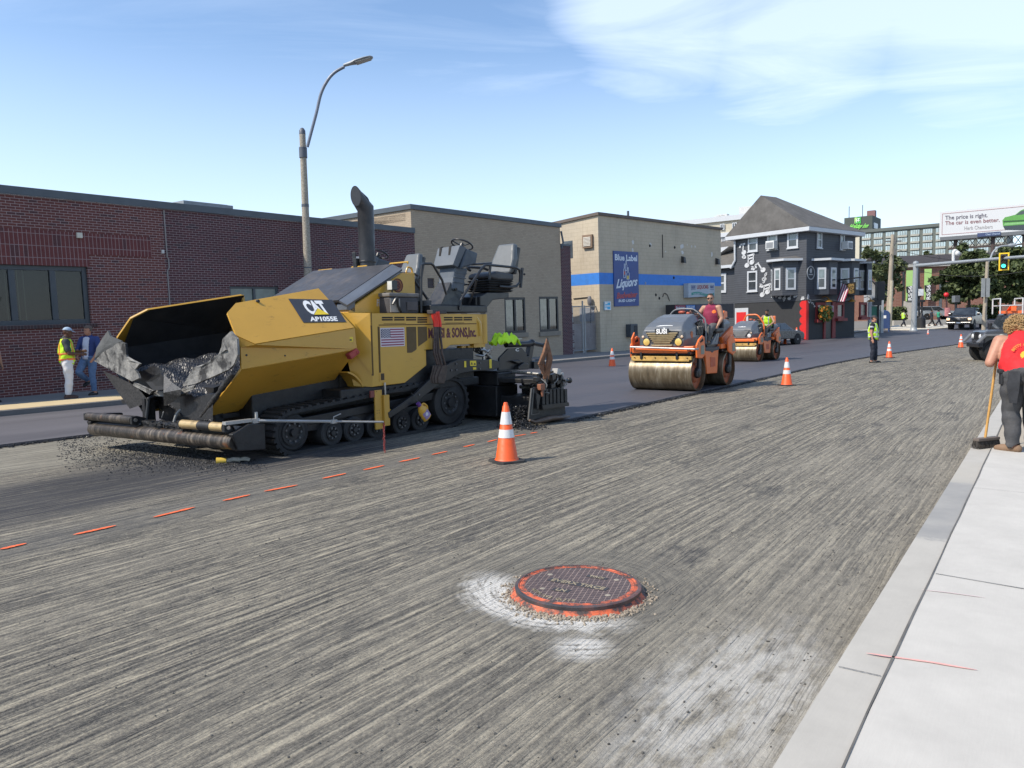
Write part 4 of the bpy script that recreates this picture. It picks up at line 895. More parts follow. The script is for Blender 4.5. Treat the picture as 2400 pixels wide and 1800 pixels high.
q=hz(932,669);mb=MB();mb.lathe([(.0,-.001),(.105,-.001)],(q[0],.357,q[1]),32,'y');dsc=mb.build('number_disc',M('number orange',(.48,.20,.09),.5),eng);
mb=MB();mb.ring((q[0],.3565,q[1]),(q[0],.352,q[1]),.11,.096,32);mb.build('number_ring',M('number brown',(.09,.012,.012),.5),dsc)
P0=Vector((q[0]-.042,.354,q[1]-.075));affine_text('3',P0,P0+Vector((.085,0,0)),P0+Vector((0,0,.15)),M('number brown',0),'numeral',dsc,.002,.03)
P0=Vector((hz(883,720)[0],.356,hz(883,718)[1]));P1=Vector((hz(913,718)[0],.356,hz(913,719)[1]));affine_text('Florida',P0,P1,P0+Vector((-.02,0,.11)),M('script silver',(.45,.43,.42),.5),'script',eng,.001,.02,shear=.4)
mb=MB();mb.cyl((hz(901,690)[0],.34,hz(901,690)[1]),(hz(901,690)[0],.362,hz(901,690)[1]),.035,n=14);mb.build('cable_port',BLK,eng)
ql=PV.on(916,669,.22);mb=MB();mb.bx(ql[0]-.02,ql[0]+.09,.16,.28,ql[1]-.075,ql[1]+.075);lam=mb.build('work_lamp',BLKP,pv,bevel=.012)
mb=MB();mb.bx(ql[0]-.028,ql[0]-.021,.17,.27,ql[1]-.065,ql[1]+.065);mb.build('lens',M('lamp lens',(.55,.54,.48),.15),lam)
mb=MB();mb.tube(smoothpath([(ql[0]+.04,.24,ql[1]-.07),(ql[0]+.05,.24,ql[1]-.25),(ql[0]+.02,.2,1.9)]),.014,6);mb.tube(smoothpath([(hz(901,690)[0],.33,hz(901,690)[1]),(hz(908,698)[0],.28,hz(908,700)[1]),(ql[0]+.02,.22,2.05)]),.01,6);mb.build('bracket',BLKP,lam,smooth=40)
EXH=M('sooty exhaust steel',(.045,.047,.052),.42,metal=.4,var=.2,vs=3,dirt=.3,dirtcol=(.13,.10,.085))
mb=MB();R_=.135;ex,eb=2.58,1.30;n=28
def circ(c,ax,up,r,sx=1):return[Vector(c)+Vector(ax)*(r*cos(2*pi*k/n)*sx)+Vector(up)*(r*sin(2*pi*k/n))for k in range(n)]
X_,Y_=(1,0,0),(0,1,0)
L=[circ((ex,eb,2.55),X_,Y_,R_),circ((ex,eb,2.8),X_,Y_,R_),[Vector((p.x,p.y,3.655+(p.x-ex)*.42))for p in circ((ex,eb,0),X_,Y_,R_)]]
mc=Vector((2.38,eb,3.835));mouth=[mc+Vector((0.00,.125*sin(2*pi*k/n),.17*cos(2*pi*k/n+pi)*-1*-1))for k in range(n)]
mouth=[mc+Vector((-.02*cos(2*pi*k/n),.128*sin(2*pi*k/n),.165*cos(2*pi*k/n)))for k in range(n)]
L.append(mouth);inner=[mc+(p-mc)*.92 for p in mouth];deep=[Vector((p.x+.2,p.y,p.z-.12))for p in inner]
mb.loft(L,cap=False);exo=mb.build('exhaust_stack',EXH,pv,smooth=45)
mb=MB();mb.loft([mouth,inner,deep]);mb.build('exhaust_mouth',M('soot',(.03,.035,.045),.8),exo,smooth=40)
mb=MB();mb.ring((ex,eb,2.76),(ex,eb,2.79),R_+.012,R_,28);mb.box((ex-.14,eb+.1,2.72),(.1,.08,.22));mb.box((ex-.16,eb+.14,2.86),(.03,.06,.16),rz=.5);mb.box((ex-.12,eb+.02,2.86),(.02,.05,.12),rz=.2);mb.build('exhaust_clamp',BLKP,exo,bevel=.006)
def station(mir):
 f=lambda a,b,c:(a,3.0-b if mir else b,c)
 bxm=lambda mb,a0,a1,b0,b1,c0,c1:mb.bx(a0,a1,3-b0 if mir else b0,3-b1 if mir else b1,c0,c1)
 mb=MB();bxm(mb,2.73,4.13,.0,1.0,1.90,2.015);pf=mb.build('operator_platform',BLKP,pv,bevel=.012)
 mb=MB();bb=[(.36,.66),(.3,.55)]
 mb.hull([f(3.22,.25,2.02),f(3.74,.25,2.02),f(3.74,.62,2.02),f(3.22,.62,2.02)],[f(3.52,.28,2.42),f(3.80,.28,2.28),f(3.80,.58,2.28),f(3.52,.58,2.42)]);mb.build('pedestal',BLKP,pv,bevel=.015)
 mb=MB();mb.loft([[f(3.50,.26,2.30),f(3.83,.26,2.22),f(3.83,.60,2.22),f(3.50,.60,2.30)],[f(3.56,.26,2.5),f(3.86,.26,2.48),f(3.86,.60,2.48),f(3.56,.60,2.5)],[f(3.60,.24,2.68),f(3.93,.24,2.66),f(3.93,.62,2.66),f(3.60,.62,2.68)]]);ng=mb.build('console_neck',GRY,pv,bevel=.03)
 mb=MB()
 for z,d in((2.42,.004),(2.50,.006),(2.58,.008)):mb.hull([f(3.55+(z-2.42)*.3,.25-d,z),f(3.84+(z-2.42)*.3,.25-d,z-.02),f(3.84+(z-2.42)*.3,.61+d,z-.02),f(3.55+(z-2.42)*.3,.61+d,z)],[f(3.55+(z-2.42)*.3,.25-d,z+.018),f(3.84+(z-2.42)*.3,.25-d,z-.002),f(3.84+(z-2.42)*.3,.61+d,z-.002),f(3.55+(z-2.42)*.3,.61+d,z+.018)])
 mb.build('neck_ribs',GRY,ng)
 mb=MB();mb.loft([[f(3.49,.20,2.70),f(3.49,.66,2.70),f(3.62,.66,2.66),f(3.62,.20,2.66)],[f(3.62,.14,3.035),f(3.62,.66,3.02),f(3.78,.66,2.98),f(3.78,.14,3.0)]]);hd=mb.build('console_shield',GRY,pv,bevel=.008)
 mb=MB()
 for b in(.34,.56):mb.hull([f(3.555,b-.02,2.88),f(3.555,b+.02,2.88),f(3.61,b+.05,3.03),f(3.61,b,3.03)],[f(3.60,b-.02,2.875),f(3.60,b+.02,2.875),f(3.655,b+.05,3.045),f(3.655,b,3.045)])
 mb.build('shield_slots',slot,hd)
 mb=MB();mb.loft([[f(3.63,.14,2.64),f(3.63,.64,2.64),f(4.02,.64,2.74),f(4.02,.14,2.74)],[f(3.78,.14,2.99),f(3.78,.64,2.98),f(4.10,.62,2.93),f(4.10,.16,2.93)]]);mb.build('console_box',M('dark console plastic',(.05,.062,.078),.5,var=.1),pv,bevel=.025)
 c=Vector(f(3.98,.42,3.09));t=Matrix.Translation(c)@Matrix.Rotation(RAD(24),4,'Y')
 mb=MB();mb.M=t;mb.tube([(.19*cos(2*pi*k/28),.19*sin(2*pi*k/28),0)for k in range(28)],.015,8,True);sw=mb.build('steering_wheel',BLKP,pv,smooth=50)
 mb=MB();mb.M=t
 for k in range(3):q=2*pi*k/3+.5;mb.tube([(.02*cos(q),.02*sin(q),-.03),(.19*cos(q),.19*sin(q),0)],.012,6)
 mb.cyl((0,0,-.2),(0,0,.01),.045,.04,n=14);mb.build('spokes',BLKP,sw,smooth=40)
 s=MB();s.loft([[f(4.22,.02,2.50),f(4.22,.54,2.50),f(4.25,.54,2.58),f(4.25,.02,2.58)],[f(4.45,-.0,2.47),f(4.45,.56,2.47),f(4.45,.56,2.63),f(4.45,-.0,2.63)],[f(4.92,.02,2.47),f(4.92,.54,2.47),f(4.92,.54,2.60),f(4.92,.02,2.60)]]);seat=s.build('seat',M('charcoal vinyl',(.04,.042,.046),.5,var=.15),pv,bevel=.04,seg=3)
 s=MB();s.loft([[f(4.80,.03,2.60),f(4.80,.53,2.60),f(4.95,.53,2.62),f(4.95,.03,2.62)],[f(4.90,.02,2.86),f(4.90,.54,2.86),f(5.06,.54,2.86),f(5.06,.02,2.86)],[f(5.02,.09,3.17),f(5.02,.47,3.17),f(5.16,.47,3.15),f(5.16,.09,3.15)]]);bkr=s.build('backrest',M('grey vinyl',(.10,.112,.12),.5,var=.1),pv,bevel=.05,seg=3)
 s=MB();s.loft([[f(4.96,.06,2.6),f(4.96,.5,2.6),f(5.06,.5,2.6),f(5.06,.06,2.6)],[f(5.12,.06,3.1),f(5.12,.5,3.1),f(5.19,.5,3.08),f(5.19,.06,3.08)]]);s.build('backrest_shell',BLKP,bkr,bevel=.015)
 s=MB()
 for k in range(5):z=2.27+k*.042;s.loft([[f(4.25,.05,z),f(4.25,.5,z),f(4.85,.5,z),f(4.85,.05,z)],[f(4.21,.01,z+.02),f(4.21,.54,z+.02),f(4.89,.54,z+.02),f(4.89,.01,z+.02)],[f(4.25,.05,z+.04),f(4.25,.5,z+.04),f(4.85,.5,z+.04),f(4.85,.05,z+.04)]])
 s.build('seat_bellows',RUB,pv)
 s=MB();s.prism([(4.0,2.02),(4.0,2.18),(4.2,2.25),(4.8,2.26),(4.8,2.16),(4.35,2.12),(4.2,2.0)],*((2.45,2.95)if mir else(.05,.55)));bxm(s,3.95,4.15,.1,.35,2.015,2.17);s.build('seat_arm',BLKP,pv,bevel=.012)
 s=MB();s.tube(smoothpath([f(4.35,.56,2.66),f(4.3,.6,2.72),f(4.7,.6,2.73),f(4.85,.58,2.7)]),.025,8);s.build('armrest',BLKP,seat,smooth=40)
 if not mir:
  rl=lambda pts,r=.021,n=5:MB().tube(smoothpath(pts,n),r,8)
  P=lambda X,Y,b:mz(X,Y,b)
  g=[P(987,733,.1),P(987,640,.1),P(988.5,622,.1),P(994,618,.1),P(1010,618,.1),P(1016,622,.1),P(1036,656,.1),P(1046,690,.1)]
  mb=MB();mb.tube(g,.021,8);mb.tube([P(973,660,.4),P(1001,700,.4)],.022,8);mb.build('grab_rail',BLKP,pv,smooth=40)
  g=[P(1079,726,-.02),P(1079.5,705,-.02),P(1083,697,-.02),P(1130,628,-.02),P(1137,621.5,-.02),P(1147,621,-.02),P(1208,627,-.02),P(1217,632,-.02),P(1219.5,642,-.02),P(1218,662,-.02),P(1210,671,-.02),P(1190,673,-.02),P(1170,671,.0)]
  mb=MB();mb.tube(g,.023,8);mb.tube([P(1118,655,-.02),P(1108,690,.1),P(1099,714,.2)],.02,8);mb.tube([P(1149,622,-.02),P(1147,655,-.02)],.022,8);mb.tube([P(1075,668,.6),P(1135,665,.6)],.016,8);mb.tube([P(1104,620,.8),P(1160,616,.8),P(1167,621,.8),P(1168,640,.8)],.018,8);mb.build('grab_rail',BLKP,pv,smooth=40)
  q0,q1=P(1224,628,-.03),P(1220,674,-.03);mb=MB();mb.tube([q0,q1],.03,6);k=P(1229,643,-.03);mb.tube([q0.lerp(q1,.3),k],.012,6);mb.ball(k,.022,8,6);mb.build('rear_stop',BLKP,pv,smooth=40)
  q=P(1069,678,.24);mb=MB();mb.cyl((q.x,.23,q.z),(q.x,.27,q.z),.022,n=10);mb.build('neck_knob',BLK,pv)
  q=P(1000,717,.3);mb=MB();mb.cyl((q.x,.3,1.89),(q.x,.3,2.1),.065,.085,n=14);mb.build('cup_holder',M('grey cup holder',(.09,.09,.092),.6),pv,smooth=40)
station(False);station(True)
cz=lambda X,Y,b:PV.on(X,Y,b)
xa=cz(1132,760,.1)[0]
mb=MB();mb.cyl((xa,.1,1.36),(xa,.1,1.87),.075,n=18);mb.bx(3.82,xa,.06,.16,1.3,1.87);cyl_=mb.build('lift_cylinder',YEL,pv,smooth=40)
mb=MB();mb.cyl((xa,.1,1.0),(xa,.1,1.36),.03,n=12);mb.build('piston_rod',STL,cyl_,smooth=40)
mb=MB();mb.tube([(xa-.28,.05,1.84),(xa-.22,.0,1.72),(xa-.2,.0,1.5)],.04,8);mb.build('yellow_strap',YEL,pv,smooth=40)
mb=MB()
for k in range(9):
 s0=random.uniform(3.88,4.05);mb.tube(smoothpath([(s0,.2,1.75-random.random()*.2),(s0+random.uniform(-.05,.1),.1,1.5),(s0+random.uniform(-.1,.25),.15,1.25),(4.4,.2,1.1+random.uniform(-.1,.1))],4),.013,6)
mb.build('hydraulic_hoses',RUB,pv,smooth=40)
mb=MB();mb.bx(3.55,3.66,.1,.22,1.02,1.34);mb.bx(3.72,3.83,.1,.2,1.1,1.34);mb.build('valve_bracket',YELD,pv,bevel=.01)
mb=MB()
for k in range(6):mb.cyl((3.95+k*.05,.05+random.uniform(0,.1),1.1+random.uniform(-.05,.2)),(4.06+k*.05,.05,1.12+random.uniform(-.05,.2)),.022,n=8)
mb.build('fittings',STL,pv)
z5_=lambda x,y:cz(820+x/6.9125,860+y/6.9125,-.07);z4_=lambda x,y:cz(960+x/6.9125,760+y/6.9125,-.07)
poly=[z5_(600,740),z5_(820,590),z5_(1050,420),z5_(1260,215),z4_(500,720),z4_(640,620),z4_(760,572),z4_(900,565),z4_(1320,572),z4_(1430,600),z4_(1430,700),z4_(1330,745),z4_(1000,762),z4_(800,800),z4_(640,890),z4_(480,960),z5_(1120,520),z5_(840,690),z5_(620,835)]
mb=MB();mb.prism(poly,-.10,-.04);mb.prism([(p[0],p[1])for p in poly],3.04,3.10);ta=mb.build('tow_arm',BLKP,pv,bevel=.008)
mb=MB()
for x,y in((732,640),(733,738),(650,745),(1118,625),(1115,720),(130,1140)):
 q=z4_(x,y);mb.cyl((q[0],-.115,q[1]),(q[0],-.095,q[1]),.016,n=8)
mb.build('arm_bolts',boltm,ta)
zq=lambda x,y:mz(960+x/6.9125,760+y/6.9125,-.104)
sticker(zq(980,675),zq(1080,672),zq(977,592),ta);sticker(zq(886,697),zq(917,696),zq(884,598),ta,False);sticker(zq(1028,735),zq(1078,733),zq(1026,697),ta,False);sticker(zq(1293,712),zq(1330,710),zq(1290,570),ta,False)
mb=MB();mb.bx(4.15,4.75,-.15,3.15,.08,.62);mb.bx(4.2,4.7,-.15,3.15,.62,.85);mb.bx(4.75,5.05,-.1,3.1,.12,.3);scr=mb.build('screed_box',BLK,pv,bevel=.02)
cb4=lambda x,y,b:cz(960+x/6.9125,760+y/6.9125,b)
bq=-.03
mb=MB();mb.prism([cb4(*p,bq)for p in((1440,760),(1460,540),(1600,395),(1820,378),(1900,480),(1900,720),(1700,740))],bq,bq+.04);sp_=mb.build('screed_side_plate',BLKP,pv,bevel=.006)
P0=mz(960+1716/6.9125,760+440/6.9125,bq-.004);P1=mz(960+1772/6.9125,760+436/6.9125,bq-.004);P2=mz(960+1714/6.9125,760+392/6.9125,bq-.004);affine_text('C',P0,P1,P2,WHT,'letter',sp_,.001,.03)
q=[mz(960+x/6.9125,760+y/6.9125,.05)for x,y in((1560,330),(1900,318),(1980,300),(2170,345),(2180,330))]
mb=MB();mb.tube(q[:3],.055,10);mb.tube(q[2:],.04,8);mb.ball(q[4],.035,8,6);mb.ball(q[2],.07,10,7);mb.build('crank_shaft',BLKP,pv,smooth=40)
mb=MB();mb.prism([cb4(*p,.1)for p in((1930,330),(1990,340),(1950,560),(1960,720),(1890,720),(1900,500))],.05,.15);mb.prism([cb4(*p,.1)for p in((1830,520),(1890,515),(1890,720),(1830,720))],.02,.2);mb.prism([cb4(*p,.1)for p in((1950,600),(2020,590),(2035,560),(2030,720),(1950,720))],.0,.2);mb.prism([cb4(*p,.0)for p in((1590,590),(1730,575),(1765,605),(1700,640))],-.1,.1);mb.prism([cb4(*p,-.02)for p in((1690,690),(1790,615),(1860,640),(1860,730),(1700,740))],-.12,-.04);mb.build('screed_brackets',BLKP,pv,bevel=.01)
mb=MB();mb.bx(4.2,4.95,-.12,3.1,.86,.88);mb.build('walkway',BLK,pv)
r1=[mz(960+1740/6.9125,760+768/6.9125,-.25),hit(PV,1270,874,(4.95,0,0),(1,0,0))]
ra_=Vector((4.62,-.15,.84));rb_=Vector((4.62,-1.0,.80))
mb=MB();mb.cyl(ra_,rb_,.03,n=12);mb.cyl(ra_+Vector((.2,0,-.28)),rb_+Vector((.2,0,-.26)),.035,n=12);mb.build('extension_rods',STL,pv,smooth=40)
mb=MB();mb.bx(4.2,4.95,-1.02,-.15,.68,.76);mb.bx(4.25,4.9,-1.02,-.15,.07,.45);mb.bx(4.85,4.95,-1.02,-.15,.4,.7);ext=mb.build('screed_extension',BLK,pv,bevel=.015)
gx=lambda x,y:hit(PV,1120+x/5.925,760+y/5.925,(0,-1.06,0),(0,1,0))
g=lambda*pts:[(gx(*p).x,gx(*p).z)for p in pts]
mb=MB();mb.prism(g((700,1325),(745,895),(800,870),(840,900),(1150,885),(1215,905),(1240,1085),(1200,1100),(1215,1250),(860,1310),(720,1345)),-1.07,-1.03);gate=mb.build('end_gate',BLK,pv,bevel=.006)
mb=MB();mb.tube([gx(738,1255),gx(770,900)],.016,6);mb.tube([gx(738,1258),gx(845,1240),gx(835,1100),gx(800,1010)],.013,6);mb.tube([gx(700,1330),gx(745,890)],.014,6);mb.build('gate_bars',M('rubbed edge steel',(.13,.125,.115),.45,metal=.4),gate,smooth=40)
mb=MB();mb.prism(g((775,950),(830,990),(800,1170),(785,1170)),-1.12,-1.08);mb.prism(g((840,1120),(1210,1080),(1215,1130),(850,1180)),-1.14,-1.08);mb.build('gate_links',BLKP,gate)
mb=MB()
for k in range(7):x=860+k*52;mb.prism(g((x,900),(x+34,895),(x+40,1110),(x+4,1115)),-1.11,-1.075)
mb.build('gate_ribs',BLK,gate)
mb=MB();L=[gx(x,y)for x,y in((690,1330),(760,1355),(860,1335),(1000,1300),(1240,1290))];L=[Vector((p.x,-1.1,p.z))for p in L];mb.tube(L,[.02,.025,.05,.05,.035],8);mb.build('end_gate_ski',M('rusty ski',(.10,.065,.045),.5,var=.4,dirt=.5),gate,smooth=50)
mb=MB();random.seed(21)
for k in range(26):
 p=gx(random.uniform(840,1210),random.uniform(690,890));mb.box((p.x,-1.05+random.uniform(-.05,.25),p.z),(random.uniform(.03,.13),random.uniform(.04,.16),random.uniform(.03,.13)),R=Matrix.Rotation(random.uniform(-.4,.4),4,'Y'))
mb.build('control_cluster',BLKP,pv,bevel=.008)
mb=MB()
for a,b in(((1060,700),(1020,860)),((1130,720),(1180,870)),((880,760),(900,960)),((1180,800),(1160,890)),((900,950),(940,990))):
 p,q=gx(*a),gx(*b);mb.tube(smoothpath([p,p.lerp(q,.5)+Vector((.03,-.08,.02)),q]),.009,5)
mb.build('control_wires',M('grey wire',(.22,.22,.21),.5),pv,smooth=40)
p=gx(1100,660);mb=MB();mb.box((p.x,-1.05,p.z),(.12,.12,.10),R=Matrix.Rotation(.3,4,'Y'));p=gx(1185,695);mb.box((p.x,-1.0,p.z),(.08,.1,.06));mb.build('lamp_box',M('bleached plastic',(.36,.36,.35),.5),pv,bevel=.012)
p=gx(850,870);mb=MB();mb.box((p.x,-1.1,p.z),(.12,.08,.1));mb.cyl((p.x,-1.12,p.z-.16),(p.x,-1.12,p.z-.05),.025,n=8);mb.build('valve',M('rust orange casting',(.24,.095,.05),.6,var=.3),pv,bevel=.01)
a,b=gx(1200,790),gx(1270,778);mb=MB();mb.cyl(a,b,.03,n=8);mb.ball(b,.055,10,7);mb.build('adjuster_knob',BLKP,pv,smooth=40)
import numpy as np
SKIN={}
def skin(name,col):return M(name,col,.5,var=.1,vs=8,spec=.35)
def person(label,mtx,J,look,vox=.009,seed=0,extra=None):
 V={k:Vector(v)for k,v in J.items()}
 root=thing('person',label,'person',parent_matrix=mtx)
 girth=look.get('girth',1.0);wd=look.get('width',1.0)
 mb=MB();segs=[]
 pel,che,nek,hd=V['pelvis'],V['chest'],V['neck'],V['head']
 side=(V['shL']-V['shR']).normalized();hside=(V['hipL']-V['hipR']).normalized()
 def ell(c,sd,up,rx,ry,n=20):
  fw=sd.cross(up).normalized();return[c+sd*(rx*cos(2*pi*k/n))+fw*(ry*sin(2*pi*k/n))for k in range(n)]
 sp=[pel-(che-pel).normalized()*.09,pel,pel.lerp(che,.42),pel.lerp(che,.8),che.lerp(nek,.35),che.lerp(nek,.72),nek]
 rx=[.13,.172,.155*(.3+.7*girth),.172*(.5+.5*girth),.185,.13,.06];ry=[.10,.118*girth,.112*girth,.118*girth,.115,.09,.06]
 L=[]
 for i,c in enumerate(sp):
  up=(sp[min(i+1,6)]-sp[max(i-1,0)]).normalized();s_=hside.lerp(side,i/6).normalized();s_=(s_-up*s_.dot(up)).normalized()
  L.append(ell(c,s_,up,rx[i]*wd,ry[i]*wd))
 mb.loft(L)
 segs+=[(sp[0],sp[1],.15,'pelvis'),(sp[1],sp[2],.15,'waist'),(sp[2],sp[4],.17,'chest'),(sp[4],sp[5],.13,'collar')]
 def limb(pts,rs,tag,rnd=True):
  mb.tube(pts,rs,12);
  if rnd:
   for p,r in zip(pts,rs):mb.ball(p,r*.985,12,8)
  segs.append((pts[0],pts[-1],sum(rs)/len(rs),tag))
 aw=look.get('arm',1.0);lw=look.get('leg',1.0)
 for s in 'LR':
  sh,el,wr=V['sh'+s],V['el'+s],V['wr'+s];hp,kn,an=V['hip'+s],V['kn'+s],V['an'+s]
  limb([che.lerp(nek,.5),sh],[.07,.062*aw],'shoulder')
  limb([sh,sh.lerp(el,.35),el],[.060*aw,.055*aw,.042*aw],'uparm'+s);limb([el,el.lerp(wr,.3),wr],[.043*aw,.043*aw,.027],'forearm'+s)
  limb([hp,hp.lerp(kn,.4),kn],[.095*lw,.088*lw,.060*lw],'thigh'+s);limb([kn,kn.lerp(an,.35),an],[.060*lw,.060*lw,.040],'shin'+s)
  td=V.get('toe'+s,Vector((1,0,0))).normalized();zz=V.get('sole'+s,Vector((0,0,-1)))
  heel=an+zz*.05-td*.05;ball_=an+zz*.062+td*.12;toe=an+zz*.068+td*.175
  limb([heel,ball_,toe],[.042,.040,.028],'foot'+s);limb([an,an+zz*.03],[.042,.045],'foot'+s)
  hdv=V.get('hand'+s,(wr-el)).normalized();pn=V.get('palm'+s,Vector((0,-1 if s=='L' else 1,0)));pn=(pn-hdv*pn.dot(hdv)).normalized();tv=hdv.cross(pn)*(1 if s=='L' else-1)
  if tv.length<.1:tv=Vector((1,0,0))
  tv.normalize();curl=look.get('curl'+s,.35)
  c0=wr;R3=Matrix((hdv,tv,pn)).transposed().to_4x4()
  mb.ball(wr+hdv*.05,(.055,.042,.018),12,8,R=R3)
  segs.append((wr,wr+hdv*.10,.04,'hand'+s))
  for k,(ln,o)in enumerate(((.072,.030),(.080,.010),(.074,-.010),(.058,-.029))):
   b0=wr+hdv*(.088-.004*abs(k-1.3))+tv*o;d=hdv;p1=b0+d*ln*.45;d2=(hdv*cos(curl*1.3)+pn*sin(curl*1.3));p2=p1+d2*ln*.32;d3=(hdv*cos(curl*2.6)+pn*sin(curl*2.6));p3=p2+d3*ln*.28
   mb.tube([b0-hdv*.03,p1,p2,p3],[.0098,.0095,.0088,.0075],7);mb.ball(p3,.0076,7,5)
  tb=wr+hdv*.03+tv*.035;t1=tb+(hdv*.55+tv*.75).normalized()*.035;t2=t1+(hdv*.9+tv*.2+pn*.5*curl).normalized()*.032
  mb.tube([tb-tv*.02,tb,t1,t2],[.015,.0125,.0105,.0085],7);mb.ball(t2,.0086,7,5)
 fwd=V.get('face',Vector((1,0,0))).normalized();hup=V.get('headup',Vector((0,0,1)));hup=(hup-fwd*hup.dot(fwd)).normalized();hs=hup.cross(fwd)
 R3=Matrix((fwd,hs,hup)).transposed().to_4x4()
 limb([nek-(hd-nek)*.2,nek.lerp(hd,.6)],[.062,.055],'neck')
 H=lambda x,y,z:hd+fwd*x+hs*y+hup*z
 mb.ball(H(-.012,0,.035),(.098,.076,.092),18,12,R=R3);mb.ball(H(.022,0,-.035),(.070,.060,.082),16,10,R=R3);mb.ball(H(.052,0,-.088),(.030,.034,.026),10,8,R=R3)
 mb.ball(H(.088,0,-.018),(.020,.013,.026),8,6,R=R3);mb.tube([H(.080,0,.022),H(.100,0,-.022)],[.008,.013],7)
 for s in(1,-1):mb.ball(H(-.008,.076*s,-.005),(.018,.010,.032),8,6,R=R3);mb.ball(H(.07,.026*s,.030),(.018,.026,.010),8,6,R=R3)
 mb.ball(H(.078,0,-.058),(.014,.028,.012),8,6,R=R3)
 segs.append((H(0,0,-.09),H(0,0,.06),.085,'head'))
 tmp=mb.build('tmp',None);r=tmp.modifiers.new('r','REMESH');r.mode='VOXEL';r.voxel_size=vox
 sm=tmp.modifiers.new('sm','SMOOTH');sm.factor=.5;sm.iterations=3
 bpy.context.view_layer.update();me=bpy.data.meshes.new_from_object(tmp.evaluated_get(bpy.context.evaluated_depsgraph_get()))
 old=tmp.data;bpy.data.objects.remove(tmp);bpy.data.meshes.remove(old)
 me.polygons.foreach_set('use_smooth',[True]*len(me.polygons))
 me.materials.clear();me.materials.append(look['skin']);body=link(bpy.data.objects.new('body',me));body.parent=root
 nv=len(me.vertices);co=np.empty(nv*3);me.vertices.foreach_get('co',co);co=co.reshape(-1,3);no=np.empty(nv*3);me.vertices.foreach_get('normal',no);no=no.reshape(-1,3)
 best=np.full(nv,9e9);lab=np.zeros(nv,int);par=np.zeros(nv)
 for i,(p,q,rr,t)in enumerate(segs):
  p,q=np.array(p),np.array(q);d=q-p;k=np.clip(((co-p)@d)/max(d@d,1e-9),0,1);dist=np.linalg.norm(co-(p+k[:,None]*d),axis=1)-rr
  m_=dist<best;best[m_]=dist[m_];lab[m_]=i;par[m_]=k[m_]
 tags=np.array([s[3]for s in segs])[lab]
 polys=[tuple(p.vertices)for p in me.polygons]
 rng=np.random.RandomState(seed);ph=rng.rand(6)*6
 wr_=(np.sin(co[:,2]*38+ph[0]+2*np.sin(co[:,0]*21+ph[1]))*.5+np.sin(co[:,1]*33+co[:,2]*19+ph[2])*.5)
 def shell(name,pred,off,m,wrinkle=.4,flare=0,smooth=True,parent=root):
  keep=pred(tags,par,co,no)
  F=[f for f in polys if all(keep[i]for i in f)]
  if not F:return None
  idx=sorted({i for f in F for i in f});mp={v:k for k,v in enumerate(idx)}
  o=off*(1+wrinkle*wr_[idx]);v=co[idx]+no[idx]*o[:,None]
  ms=bpy.data.meshes.new(name);ms.from_pydata(v.tolist(),[],[tuple(mp[i]for i in f)for f in F]);ms.materials.append(m)
  ms.polygons.foreach_set('use_smooth',[True]*len(ms.polygons));ms.update()
  q=link(bpy.data.objects.new(name,ms));q.parent=parent
  sd_=q.modifiers.new('s','SOLIDIFY');sd_.thickness=.004;sd_.offset=-1;return q
 isin=lambda t,*k:np.isin(t,k)
 legs=lambda t,p,to=1.1:isin(t,'pelvis','thighL','thighR')|(isin(t,'shinL','shinR')&(p<to))
 if 'trousers' in look:
  to=look.get('trouser_to',.985);shell('trousers',lambda t,p,c,n:legs(t,p,to)|(isin(t,'waist')&(p<.25)),look.get('trouser_off',.016),look['trousers'],.28)
 if 'shirt' in look:
  sl=look.get('sleeve',.6);fs=look.get('fsleeve',0)
  def sp_(t,p,c,n):
   k=isin(t,'waist','chest','collar')|(isin(t,'shoulder')&(p<(1.1 if sl>0 else .62)))|(isin(t,'pelvis')&(p>(.2 if look.get('untucked')else .75)))
   if sl>0:k|=isin(t,'uparmL','uparmR')&(p<sl)
   if fs>0:k|=isin(t,'uparmL','uparmR')|(isin(t,'forearmL','forearmR')&(p<fs))
   return k
  shell('shirt',sp_,look.get('shirt_off',.013),look['shirt'],.5)
 if 'vest' in look:
  vz=look.get('vest_low',.35)
  vestp=lambda t,p,c,n:isin(t,'chest','waist')|(isin(t,'collar')&(p<.75))|(isin(t,'shoulder')&(p<.7))|(isin(t,'pelvis')&(p>vz))
  vo=shell('hi_vis_vest',vestp,.026,look['vest'],.4)
  if 'tape' in look and vo:
   zc=[v for v in look.get('tape_z',(.45,))]
   ax=np.array((che-pel).normalized());h=(co-np.array(pel))@ax;hl=(che-pel).length
   hsd=np.array(side);lat=(co-np.array(pel))@hsd
   for z in zc:shell('reflective_tape',lambda t,p,c,n:vestp(t,p,c,n)&(np.abs(h/hl-z)<.085),.0295,look['tape'],.35,parent=vo)
   shell('reflective_tape',lambda t,p,c,n:vestp(t,p,c,n)&(np.abs(np.abs(lat)-.105)<.024)&(h/hl>look.get('tape_from',.2)),.0292,look['tape'],.35,parent=vo)
 if 'shoes' in look:
  shell('shoes',lambda t,p,c,n:isin(t,'footL','footR'),.008,look['shoes'],.1)
 if 'gloves' in look:shell('glove',lambda t,p,c,n:isin(t,look['gloves'][0])|(isin(t,look['gloves'][0].replace('hand','forearm'))&(p>.86)),.006,look['gloves'][1],.3)
 ax_h=(co-np.array(hd));hz_=ax_h@np.array(hup);hx=ax_h@np.array(fwd)
 if 'hair' in look:
  lo=look.get('hairline',.045);shell('hair',lambda t,p,c,n:isin(t,'head')&(hz_>lo-.9*np.minimum(0,0)-np.where(hx<0,-hx*1.0*0+.07,0))&(hx<.085-.3*np.maximum(0,.09-hz_)),.008,look['hair'],.5)
 if 'beard' in look:shell('beard',lambda t,p,c,n:isin(t,'head')&(hz_<-.05)&(hx>.02),.005,look['beard'],.3)
